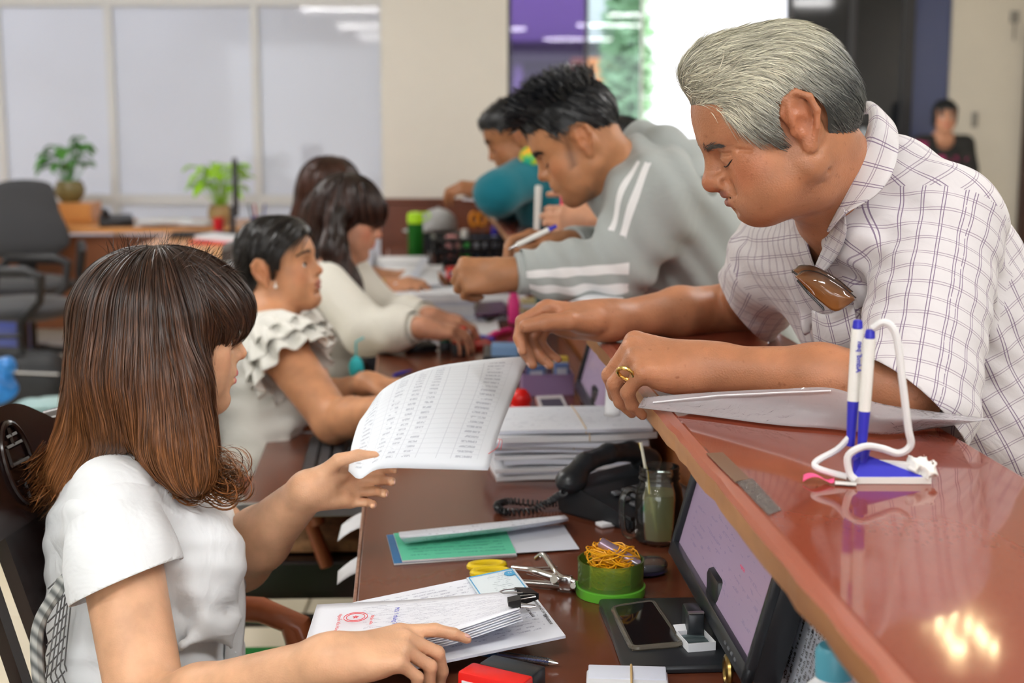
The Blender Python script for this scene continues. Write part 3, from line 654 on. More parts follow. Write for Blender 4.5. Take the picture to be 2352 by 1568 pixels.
for y in (.8, 2.62, 3.85, 5.2, 7.0): B().box((-.10, y, .36), (.5, .025, .72)).get('side_panel', M_desk, sd, smooth=False)
B().box((-.1, 3.7, .68), (.04, 6.6, .08)).get('rail', M_desk, sd, smooth=False)

# ------------------------------------------------------------------ people: shared pieces
def earhole(q, e=1.0): return (1-np.sqrt(((q[:, 0]+.016)/(.027*e))**2+((q[:, 2]-.006)/(.036*e))**2))*.03
M_nail = mat('fingernail_pink', (.62, .36, .28), rough=.3)
M_eyew = mat('eye_white', (.78, .76, .74), rough=.15); M_iris = mat('eye_iris', (.02, .012, .008), rough=.08); M_lash = mat('lash_black', (.012, .01, .009), rough=.5)
M_mouthd = mat('brow_black', (.02, .017, .015), rough=.6)
def eyes(H, par, look=(0, 0), sc=1.0, iris=True):
    R, o = H
    for s in (1, -1):
        c = R@(A(.0765, s*.0315, .005)*sc)+o; e = B().sph(c, .0126*sc, 16).get('eyeball', M_eyew, par)
        d = nrm(R@nrm((1, look[0], look[1]))); M = Matrix(np.stack([nrm(np.cross(d, (0, 0, 1))), np.cross(nrm(np.cross(d, (0, 0, 1))), d)*-1, d], 1).tolist())
        B().sph(c+d*.0098*sc, (.0062*sc, .0062*sc, .0034*sc), 14, M).get('iris', M_iris, e)
LAST = {}
def onskin(p):
    S = LAST['S']; p = np.asarray(p, float).reshape(-1, 3)
    for _ in range(3): p = p-S.grad(p)*S.val(p)[:, None]
    return p
def lashes(H, par, elev=-.55, sc=1.0, r=.0007, span=.95, upturn=0):
    R, o = H; b = B()
    for s in (1, -1):
        c = A(.0765, s*.0315, .005); pts = []
        for az in np.linspace(-span, span, 11):
            el = elev+.10*(az*s/span)-.18*(az/span)**2*(1 if elev > -.3 else -1.2); pts.append(R@((c+.0146*A(math.cos(az)*math.cos(el), math.sin(az)*math.cos(el), math.sin(el)))*sc)+o)
        pts = onskin(pts); pts = list(pts+LAST['S'].grad(pts)*r*.7); b.tube(pts, [r*.5]+[r]*9+[r*.5], 6)
        if upturn:
            for p in pts[1:-1]:
                d = nrm(p-(R@(c*sc)+o)); q = p+d*upturn+R@A(0, 0, upturn*.45); b.tube([p, (p+q)/2+R@A(0, 0, -.0008), q], [.00035, .0003, .00012], 4)
    b.get('eyelashes', M_lash, par)['kind'] = 'stuff'
def closed_lash(H, par, sc=1.0, r=.0012, dz=0):
    R, o = H; b = B()
    for s in (1, -1):
        pts = spline([A(.090, s*.021, -.004+dz), A(.090, s*.029, -.0055+dz), A(.086, s*.037, -.0045+dz), A(.081, s*.042, -.002+dz), A(.076, s*.045, .000+dz)], 14)*sc@R.T+o
        pts = onskin(pts); pts = pts+LAST['S'].grad(pts)*r*.55; b.tube(list(pts), [r*.6]+[r]*11+[r*.6, r*.3], 6)
    b.get('eyelashes', M_lash, par)['kind'] = 'stuff'
def brows(H, par, m, sc=1.0, z=.033, thick=1.0, arch=.004, n=170, seed=3, out=.05, w_=.0011):
    R, o = H; rng = np.random.default_rng(seed); P_, S_ = [], []
    for s in (1, -1):
        t = rng.random(n); y = .014+(out-.014)*t; x = .0965-.020*((y-.012)/.04)**1.7; zz = z+arch*np.sin(t*PI*.9)-.004*t+rng.normal(0, .0022*thick, n)*(1-.55*t)
        p0 = np.stack([x, s*y, zz], 1); d = np.stack([-.25-.4*t, s*(.75+.2*t), .45-.75*t], 1)+rng.normal(0, .12, (n, 3)); d /= np.linalg.norm(d, axis=1, keepdims=True)
        L = .008+.003*rng.random((n, 1)); pts = np.stack([p0, p0+d*L*.5+A(.0012, 0, 0), p0+d*L], 1)
        P_.append(pts); S_.append(np.broadcast_to(np.cross(d, (1, 0, 0))[:, None, :], pts.shape))
    Pn = np.concatenate(P_)*sc@R.T+o; pr = onskin(Pn[:, 0]); Pn = Pn+(pr-Pn[:, 0])[:, None]; Sd = np.concatenate(S_)@R.T; Sd = Sd/(np.linalg.norm(Sd, axis=-1, keepdims=True)+1e-9)
    ribbons('eyebrows', Pn, Sd, w_*sc, m, par, rng, .5)
def loc_of(H, sc=1.0): R, o = H; return lambda V: ((V-o)@R)/sc
def hairshell(name, H, ops, hl, h, m, par, sc=1.0, extra=None):
    """clipped hair volume; hl(q) < 0 keeps. returns sdf and the surface"""
    R, o = H; S = Sdf().frame(R, o, sc); ops(S); S.frame(); L = loc_of(H, sc); V, Q = S.mesh(h, 2); f = hl(L(V)); V2, T = clip_mesh(V, Q, f)
    me = npmesh(name, V2, T); ob = link(name, me, m, par); z = L(V2); fattr(me, 'along', extra(z) if extra else np.full(len(V2), .3)); fattr(me, 'rnd', np.full(len(V2), .35))
    return S, V2, T, ob
def loft(curves, nu, nv, name, m, par, th=.0015, uvs=(1, 1), closed=False):
    """sheet through a list of curves (each a list of points)"""
    cs = [spline(c, nu+1) for c in curves]
    if len(cs) > 2:
        st = np.stack(cs, 0); sh = np.stack([spline(st[:, i], nv+1) for i in range(nu+1)], 0)
    else: t = np.linspace(0, 1, nv+1)[None, :, None]; sh = cs[0][:, None]*(1-t)+cs[1][:, None]*t
    b = B(); L = b.bm.loops.layers.uv.verify(); vv = [[b.bm.verts.new(sh[i, j]) for j in range(nv+1)] for i in range(nu+1)]
    for i in range(nu):
        for j in range(nv):
            f = b.bm.faces.new((vv[i][j], vv[i+1][j], vv[i+1][j+1], vv[i][j+1]))
            for l, (p, q) in zip(f.loops, ((i, j), (i+1, j), (i+1, j+1), (i, j+1))): l[L].uv = (p/nu*uvs[0], q/nv*uvs[1])
    return b.get(name, m, par, solid=th, auto=60, recalc=False)
def axis_uv(me, segs, default):
    """UV in metres, chosen per face: segs = [(a, b, ref, radius, rlim)] capsule-shaped parts, default the same tuple without a limit"""
    n = len(me.polygons); k = len(me.polygons[0].vertices); V = np.empty(len(me.vertices)*3, F32); me.vertices.foreach_get('co', V); V = V.reshape(-1, 3)
    li = np.empty(n*k, np.int32); me.loops.foreach_get('vertex_index', li); Fv = li.reshape(n, k); C = V[Fv].mean(1); UV = np.zeros((n, k, 2), F32); done = np.zeros(n, bool)
    for a, b, ref, rad, lim in segs+[default]:
        a, b = np.asarray(a), np.asarray(b); z = nrm(b-a); x = nrm(np.asarray(ref)-z*np.dot(ref, z)); y = np.cross(z, x); q = C-a; t = (q@z)
        if lim is None: sel = ~done
        else: sel = ~done & (t > 0.0) & (np.linalg.norm(q-t[:, None]*z, axis=1) < lim)
        W_ = V[Fv[sel]]-a; ang = np.arctan2(W_@y, W_@x); a0 = ang[:, :1]; ang = a0+np.mod(ang-a0+PI, 2*PI)-PI
        UV[sel, :, 0] = ang*rad; UV[sel, :, 1] = W_@z; done |= sel
    u = me.uv_layers.new(name='cloth'); u.data.foreach_set('uv', UV.ravel())
def cloth_mat(name, col, rough=.8, weave=600, bump=.15, sheen=.2, wr=.0, wscale=9, trans=0):
    m = mat(name, col, rough=rough, spec=.25, sheen=sheen, bump=0); nt = m.node_tree; b = nt.nodes['Principled BSDF']
    tc = N(nt, 'ShaderNodeTexCoord'); n1 = N(nt, 'ShaderNodeTexNoise'); n1.inputs['Scale'].default_value = weave; nt.links.new(tc.outputs['Object'], n1.inputs[0])
    b1 = N(nt, 'ShaderNodeBump'); b1.inputs['Strength'].default_value = bump; b1.inputs['Distance'].default_value = .001; nt.links.new(n1.outputs['Fac'], b1.inputs['Height'])
    if wr:
        n2 = N(nt, 'ShaderNodeTexNoise'); n2.inputs['Scale'].default_value = wscale; n2.inputs['Detail'].default_value = 3; n2.inputs['Distortion'].default_value = 1.2; nt.links.new(tc.outputs['Object'], n2.inputs[0])
        b2 = N(nt, 'ShaderNodeBump'); b2.inputs['Strength'].default_value = wr; b2.inputs['Distance'].default_value = .02; nt.links.new(n2.outputs['Fac'], b2.inputs['Height']); nt.links.new(b1.outputs[0], b2.inputs['Normal']); nt.links.new(b2.outputs[0], b.inputs['Normal'])
    else: nt.links.new(b1.outputs[0], b.inputs['Normal'])
    return m
def plaid_mat():
    m = cloth_mat('plaid_cotton', (.62, .60, .62), rough=.75, wr=.25, wscale=14); nt = m.node_tree; b = nt.nodes['Principled BSDF']
    uv = N(nt, 'ShaderNodeUVMap'); uv.uv_map = 'cloth'; sp = N(nt, 'ShaderNodeSeparateXYZ'); nt.links.new(uv.outputs[0], sp.inputs[0])
    def lines(sock, per, offs):
        dv = N(nt, 'ShaderNodeMath', operation='DIVIDE'); nt.links.new(sock, dv.inputs[0]); dv.inputs[1].default_value = per
        fr = N(nt, 'ShaderNodeMath', operation='FRACT'); nt.links.new(dv.outputs[0], fr.inputs[0]); outs = []
        for o_, wd in offs:
            cp = N(nt, 'ShaderNodeMath', operation='COMPARE'); nt.links.new(fr.outputs[0], cp.inputs[0]); cp.inputs[1].default_value = o_; cp.inputs[2].default_value = wd; outs.append(cp.outputs[0])
        a = outs[0]
        for q in outs[1:]:
            ad = N(nt, 'ShaderNodeMath', operation='MAXIMUM'); nt.links.new(a, ad.inputs[0]); nt.links.new(q, ad.inputs[1]); a = ad.outputs[0]
        return a
    l1 = lines(sp.outputs[0], .0255, ((.42, .024), (.56, .024))); l2 = lines(sp.outputs[1], .0235, ((.44, .022), (.58, .022)))
    mx = N(nt, 'ShaderNodeMix', data_type='RGBA'); mx.inputs['A'].default_value = (.64, .61, .62, 1); mx.inputs['B'].default_value = (.16, .10, .19, 1)
    f1 = N(nt, 'ShaderNodeMath', operation='MULTIPLY'); f1.inputs[1].default_value = .85; nt.links.new(l1, f1.inputs[0]); nt.links.new(f1.outputs[0], mx.inputs['Factor'])
    m2 = N(nt, 'ShaderNodeMix', data_type='RGBA'); m2.inputs['B'].default_value = (.20, .13, .21, 1); nt.links.new(mx.outputs['Result'], m2.inputs['A'])
    f2 = N(nt, 'ShaderNodeMath', operation='MULTIPLY'); f2.inputs[1].default_value = .7; nt.links.new(l2, f2.inputs[0]); nt.links.new(f2.outputs[0], m2.inputs['Factor'])
    nt.links.new(m2.outputs['Result'], b.inputs['Base Color']); return m
def capd(V, a, b, r0, r1=None):
    a, b = np.asarray(a), np.asarray(b); ab = b-a; t = np.clip((V-a)@ab/(ab@ab), 0, 1); return np.linalg.norm(V-a-t[:, None]*ab, axis=1)-(r0+((r0 if r1 is None else r1)-r0)*t)
def plane_cut(c, n, lim):                   # removes what lies beyond the plane, near its centre only
    c, n = np.asarray(c), nrm(n); return lambda V: np.minimum((V-c)@n, lim-np.linalg.norm(V-c, axis=1))
M_trous = cloth_mat('dark_trousers', (.02, .02, .025), rough=.8)
def legs_standing(par, pel, sd, fw, m=None, sep=.1):
    S = Sdf(); pel = np.asarray(pel)
    for s in (1, -1):
        hip = pel+sd*s*.09; kn = A(hip[0], hip[1], pel[2]*.52)+fw*.03; an = A(hip[0], hip[1], .09)
        S.cap(hip, kn, .088, .062, .03); S.cap(kn, an, .06, .05, .02)
    S.ecap(pel+A(0, 0, .08), pel-A(0, 0, .04), (.165, .12), (.17, .13), sd, .03)
    sdf_obj('trousers', S, .012, m or M_trous, par); b = B()
    for s in (1, -1):
        f = pel+sd*s*.09; b.sph((f[0]+fw[0]*.06, f[1]+fw[1]*.06, .042), (.13, .048, .042), 12, (0, 0, math.atan2(fw[1], fw[0])))
    b.get('shoes', mat('shoe_black', (.02, .018, .016), rough=.4), par)

# ------------------------------------------------------------------ grey-haired man leaning on the counter
def old_man():
    H = head_frame(P(1800, 300, 1.875), math.radians(179), math.radians(27.5), math.radians(2)); R, o = H
    nb = P(1965, 478, 1.99); sn, sf = P(2160, 520, 1.93), P(1790, 590, 2.27); sd = nrm(sf-sn)
    uc = P(2000, 590, 2.10); be = P(2190, 960, 2.14); pel = P(2230, 1130, 2.16)
    E1, W1 = P(2082, 897, 1.795), P(1622, 846, 1.90); E2, W2 = P(1700, 708, 2.575), P(1385, 736, 2.40)
    skin = skin_mat('skin_old_man', (.44, .19, .098), (.30, .10, .075), spot=.65, rough=.38, blush=(1.02, .68, .60), pore=.28)
    S = Sdf(); head_ops(S, R, o, 1.03, male=True, old=True, ear_s=1.06, nose=1.15, mz=.008, chin=.017, jaw=.004, cheek=.004, neck_to=nb, neck_r=.060, lip=.9)
    S.frame(R, o, 1.03)
    for i in range(3): S.chain([(-.01+.012*i, .062-.004*i, -.055-.012*i), (-.045+.01*i, .055, -.10-.01*i)], [.0022, .0026], .006, True)
    S.cap((.055, .012, -.072), (.0, .02, -.080), .020, .024, .03)
    S.frame()
    S.cap(nb, sn, .055, .06, .05); S.cap(nb, sf, .055, .06, .05); S.ecap(uc, be, (.165, .10), (.15, .11), sd, .05); S.cap(be, pel, .12, .12, .05)
    S.cap(sn, E1, .055, .043, .03); S.cap(E1, P(1880, 866, 1.835), .043, .041, .02); S.cap(P(1880, 866, 1.835), W1, .041, .029, .02)
    S.cap(sf, E2, .055, .046, .03); S.cap(E2, P(1560, 716, 2.49), .046, .042, .02); S.cap(P(1560, 716, 2.49), W2, .042, .028, .02)
    t1, t2 = [], []
    hand_ops(S, W1, (-.98, .0, .16), (0, 1, 0), (0, .42, -.9), [(1.25, .75, .35), (1.2, .8, .4), (1.18, .85, .4), (1.25, .8, .4)], sc=1.10, thumb=((.55, .55, .6), (.8, .1, .6), (.9, -.2, .4)), tips=t1, fat=1.12)
    hand_ops(S, W2, (-.99, -.06, .10), (0, -1, 0), (0, -.42, -.9), [(.62, .85, .42), (.95, .85, .35), (1.15, .95, .4), (1.25, 1.0, .4)], sc=1.12, thumb=((.86, .46, .22), (.97, .16, .20), (.96, .02, .28)), tips=t2, fat=1.1, spread=.03)
    LAST['S'] = S
    at = head_attrs(R, o, 1.03, lambda q: .5*np.clip(1-np.abs((q[:, 0]-.105)/.02), 0, 1)*np.clip(1-np.abs((q[:, 2]+.036)/.01), 0, 1), .009)
    b = sdf_obj('person', S, .0021, skin, attrs=at)
    tag(b, 'grey-haired man in a pale plaid shirt leaning on the red counter with both forearms', 'person')
    nails(t2, M_nail, b, (0, 1, 2, 3, 4))
    closed_lash(H, b, 1.03, .0009); brows(H, b, hair_mat('brow_grey', (.035, .03, .027), (.09, .08, .075)), 1.03, z=.025, thick=1.4, out=.043)
    # hair
    hx = [-.11, -.06, -.045, -.034, -.024, -.012, .010, .020, .030, .040, .052, .066, .082, .10, .14]
    hz = [-.045, -.040, -.028, -.014, .012, .036, .038, .020, -.002, .012, .026, .042, .070, .094, .102]
    hl = lambda q: np.maximum(np.interp(q[:, 0], hx, hz)+.006*np.sin(q[:, 0]*310+q[:, 1]*90)-q[:, 2], earhole(q, 1.1))
    def ops(s):
        s.ell((-.006, 0, .050), (.101, .0825, .085), 0); s.ell((-.03, 0, .01), (.078, .076, .06), .02); s.ell((.036, 0, .106), (.048, .058, .036), .03); s.ell((.050, .0, .120), (.034, .05, .022), .02); s.ell((.025, .04, .03), (.045, .037, .05), .02)
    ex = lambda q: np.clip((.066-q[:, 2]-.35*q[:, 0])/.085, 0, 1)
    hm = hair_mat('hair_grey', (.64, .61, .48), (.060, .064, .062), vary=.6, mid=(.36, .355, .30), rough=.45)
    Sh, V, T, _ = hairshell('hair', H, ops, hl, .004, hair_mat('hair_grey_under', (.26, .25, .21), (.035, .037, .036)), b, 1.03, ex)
    L = loc_of(H, 1.03)
    def dirs(p, g, t):
        q = L(p); w_ = np.clip((q[:, 2]-.060+.25*np.clip(q[:, 0], -.05, .1))/.05, 0, 1)[:, None]; s = np.sign(q[:, 1:2])
        top = np.concatenate([np.full((len(q), 1), -.95), .22*s+.25, np.where(q[:, 0:1] > .05, .45-.9*t, -.05)], 1); side = np.concatenate([np.full((len(q), 1), -.38), 0*s, np.full((len(q), 1), -.85)], 1)
        return ((1-w_)*side+w_*top)@R.T
    def emit(nm, n, mask, nst, stp, wd, seed, **kw):
        rt = surf_pts(V, T, n, mask, seed); ob = strands(nm, rt, Sh, dirs, nst, stp, wd, hm, b, seed=seed, kill=lambda p: earhole(L(p), 1.02) > 0, **kw)
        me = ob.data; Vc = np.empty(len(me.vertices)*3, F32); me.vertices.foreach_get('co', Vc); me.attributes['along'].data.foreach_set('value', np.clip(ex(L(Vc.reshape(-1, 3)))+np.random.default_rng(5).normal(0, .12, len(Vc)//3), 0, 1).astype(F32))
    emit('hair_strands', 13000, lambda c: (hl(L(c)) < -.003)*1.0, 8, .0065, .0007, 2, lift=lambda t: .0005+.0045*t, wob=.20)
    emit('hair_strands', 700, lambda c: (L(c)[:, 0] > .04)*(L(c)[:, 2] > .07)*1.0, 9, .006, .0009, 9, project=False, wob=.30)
    # shirt
    S = Sdf(); S.ecap(uc+A(-.01, 0, .02), be, (.185, .118), (.185, .150), sd, .05); S.ecap(be, pel, (.185, .15), (.18, .15), sd, .05)
    S.ell(P(2120, 640, 2.12), (.12, .17, .16), .06, rot=np.stack([np.cross(sd, (0, 0, 1)), sd, (0, 0, 1)], 1))
    S.cap(nb+A(.02, .0, -.02), sn, .072, .078, .06); S.cap(nb+A(.02, 0, -.02), sf, .070, .074, .06)
    S.cap(P(2055, 400, 1.99), P(1998, 525, 1.925), .052, .046, .04)
    hem1, hem2 = P(2050, 893, 1.79), P(1722, 703, 2.43)
    el1 = P(2095, 930, 1.785); S.ecap(sn, el1, (.078, .078), (.074, .084), (0, 1, .3), .03); S.ecap(sf, hem2+nrm(hem2-sf)*.05, (.072, .072), (.068, .068), (0, 1, 0), .03)
    ax = nrm(be-uc); fwd = nrm(np.cross(sd, ax)); fwd = fwd if fwd[0] < 0 else -fwd
    for a_, b_, r in ((P(2210, 560, 1.86), P(2170, 830, 1.83), .006), (P(2150, 640, 1.85), P(2040, 830, 1.79), .005), (P(1990, 600, 1.95), P(1960, 760, 1.97), .006), (P(2250, 620, 1.9), P(2300, 900, 1.98), .007), (P(2060, 700, 1.86), P(2130, 940, 1.76), .005), (P(1740, 610, 2.24), P(1700, 690, 2.33), .006), (P(1840, 620, 2.08), P(1850, 760, 2.08), .006), (P(2200, 900, 1.98), P(2230, 1050, 2.0), .008)): S.cap(a_, b_, r, r*.6, .03)
    S.disp = lambda p: .0030*noise3(p, 26, 1)+.0016*np.sin(p[..., 2]*120+p[..., 0]*90+3*noise3(p, 12, 4))
    hn1 = -.66*RGT-.70*UPV-.12*FWD; hn2 = -.70*RGT-.45*UPV+.35*FWD
    vb = P(1885, 640, 1.99); clips = [lambda V: -capd(V, nb+A(-.005, -.005, .085), nb+A(-.004, 0, -.02), .052, .046), lambda V: -capd(V, nb+A(-.05, -.03, .0), vb, .045, .004), plane_cut(hem1, hn1, .17), plane_cut(hem2, hn2, .15), lambda V: .82-V[:, 2]]
    sh = sdf_obj('shirt', S, .0045, plaid_mat(), b, clip=clips, solid=.0016)
    axis_uv(sh.data, [(sn, el1, (0, 1, 0), .079, .125), (sf, hem2, (0, 1, 0), .072, .115)], (uc+ax*-.2, be, fwd, .165, None))
    pm = MATS['plaid_cotton']
    # collar: back stand with the near leaf folded outward, far leaf and the fold of the placket
    def cuv(ob, sx=.22, sy=.08):
        for l in ob.data.uv_layers[0].data: l.uv = (l.uv[0]*sx, l.uv[1]*sy)
        ob.data.uv_layers[0].name = 'cloth'
    q = lambda *a: P(*a)
    c1 = loft([[q(1948, 268, 2.09), q(1985, 246, 2.02), q(1996, 280, 1.925), q(1972, 360, 1.88), q(1944, 440, 1.875), q(1900, 530, 1.90)],
               [q(1958, 244, 2.10), q(2000, 234, 2.02), q(2018, 268, 1.915), q(1990, 360, 1.865), q(1955, 440, 1.86), q(1905, 530, 1.89)],
               [q(1975, 262, 2.12), q(2030, 262, 2.03), q(2062, 305, 1.90), q(2056, 380, 1.835), q(2015, 445, 1.83), q(1938, 490, 1.85)]], 26, 8, 'collar', pm, b, .002); cuv(c1)
    c2 = loft([[q(1948, 268, 2.09), q(1900, 330, 2.12), q(1850, 430, 2.12), q(1846, 540, 2.06), q(1862, 620, 2.0)], [q(1958, 246, 2.11), q(1890, 340, 2.17), q(1810, 470, 2.18), q(1800, 540, 2.13), q(1845, 628, 2.0)]], 20, 5, 'collar', pm, b, .002); cuv(c2)
    nc = nb+A(-.010, .014, .030); ring = lambda r, z, k: [nc+A(r*math.cos(t)*1.0, r*math.sin(t), z+.035*math.cos(t)*k) for t in np.linspace(math.radians(-95), math.radians(105), 13)]
    c4 = loft([ring(.072, -.035, .3), ring(.067, .0, .5), ring(.063, .026, .7)], 24, 6, 'collar_stand', pm, b, .002); cuv(c4, .22, .06)
    c3 = loft([[q(1936, 470, 1.872), q(1915, 520, 1.90), q(1886, 580, 1.95), q(1862, 640, 1.985)], [q(1940, 486, 1.86), q(1942, 540, 1.88), q(1916, 598, 1.925), q(1866, 650, 1.975)]], 16, 5, 'lapel', pm, b, .002); cuv(c3, .2, .05)
    pk = loft([[q(1866, 712, 1.955), q(1900, 722, 1.925), q(1960, 700, 1.90)], [q(1868, 760, 1.965), q(1915, 780, 1.93), q(1972, 760, 1.90)], [q(1880, 815, 1.98), q(1925, 825, 1.945), q(1985, 800, 1.92)]], 12, 10, 'pocket', pm, b, .003); cuv(pk, .075, .06)
    # ring on the near hand, belt and trousers
    rp = P(1437, 858, 1.872); B().tube([rp+.0112*(math.cos(a)*nrm(A(-.35, -.45, .72))+math.sin(a)*nrm(A(.78, -.55, .05)))+0 for a in np.linspace(0, 2*PI, 25)[:-1]], [.0022+.0008*(i % 2) for i in range(24)], 8, closed=True).get('gold_ring', mat('gold', (.85, .58, .18), rough=.22, metal=1), b)
    legs_standing(b, A(pel[0]+.03, pel[1], .90), sd, fwd)
    return b
old_man()

# ------------------------------------------------------------------ the other people
def figure(label, H, sc, skin, hk, nb, sn, sf, uc, be, pel, arms, neck=.05, ua=(.05, .042), fa=(.042, .028), tor=((.15, .09), (.13, .09)), h=.003, stub=None, thighs=None):
    R, o = H; sd = nrm(sf-sn); S = Sdf(); head_ops(S, R, o, sc, neck_to=nb, neck_r=neck, **hk)
    S.cap(nb, sn, neck*.9, ua[0], .05); S.cap(nb, sf, neck*.9, ua[0], .05); S.ecap(uc, be, tor[0], tor[1], sd, .05); S.cap(be, pel, tor[1][1], tor[1][1], .05)
    tips = []
    for sh, E, W_, hd in arms:
        S.cap(sh, E, ua[0], ua[1], .03); m = E+.3*(W_-E); S.cap(E, m, ua[1], fa[0], .02); S.cap(m, W_, fa[0], fa[1], .02)
        if hd: hand_ops(S, W_, tips=tips, **hd)
    if thighs:
        for hip, kn, an in thighs: S.cap(hip, kn, .075, .05, .05); S.cap(kn, an, .048, .036, .02)
    LAST['S'] = S; b = sdf_obj('person', S, h, skin, attrs=head_attrs(R, o, sc, stub)); tag(b, label, 'person'); return b, sd, tips
def sleeve(name, pts, rs, m, par, h, cut=None, lim=9, disp=None, side=(0, 1, 0), solid=.0015):
    S = Sdf(); S.chain(pts, rs, .03); S.disp = disp
    return sdf_obj(name, S, h, m, par, clip=[plane_cut(*c, lim) for c in cut] if cut else None, solid=solid)
def hairdo(par, H, sc, ops, hl, h, under, m, n, dirs, nst, stp, wid, seed=1, ex=None, mask=None, lift=.003, wob=.12, ears=True, **kw):
    Sh, V, T, ob = hairshell('hair', H, ops, hl, h, under, par, sc, ex); L = loc_of(H, sc)
    rt = surf_pts(V, T, n, (lambda c: (hl(L(c)) < -.004)*(mask(L(c)) if mask else 1.0)), seed)
    s = strands('hair_strands', rt, Sh, dirs, nst, stp, wid, m, par, seed=seed, lift=lambda t: .001+lift*t, wob=wob, kill=(lambda p: earhole(L(p)) > 0) if ears else None, **kw)
    return Sh, V, T, L
def seated_legs(par, pel, sd, fw, m, knee=.42, z=.5, r=.085, skirt=False):
    S = Sdf(); pel = np.asarray(pel)
    for s in (1, -1):
        hip = A(pel[0], pel[1], z+.02)+sd*s*.08; kn = hip+fw*knee; kn[2] = z; an = A(kn[0], kn[1], .08)
        S.cap(hip, kn, r, r*.72, .06); S.cap(kn, an, r*.62, .045, .02)
    S.ecap(A(pel[0], pel[1], z+.07), A(pel[0], pel[1], z+.02), (.13, .10), (.17, .13), sd, .04)
    sdf_obj('trousers', S, .012, m, par); b = B()
    for s in (1, -1):
        f = pel+sd*s*.08+fw*knee; b.sph((f[0]+fw[0]*.05, f[1]+fw[1]*.05, .035), (.115, .042, .035), 12, (0, 0, math.atan2(fw[1], fw[0])))
    b.get('shoes', MATS['shoe_black'], par)
def dress_sdf(nb, sn, sf, uc, be, pel, sd, t0, t1, t2, shr=.07, k=.05):
    S = Sdf(); S.ecap(uc, be, t0, t1, sd, k); S.ecap(be, pel, t1, t2, sd, k); S.cap(nb-A(0, 0, .02), sn, shr*.9, shr, k); S.cap(nb-A(0, 0, .02), sf, shr*.9, shr, k); return S

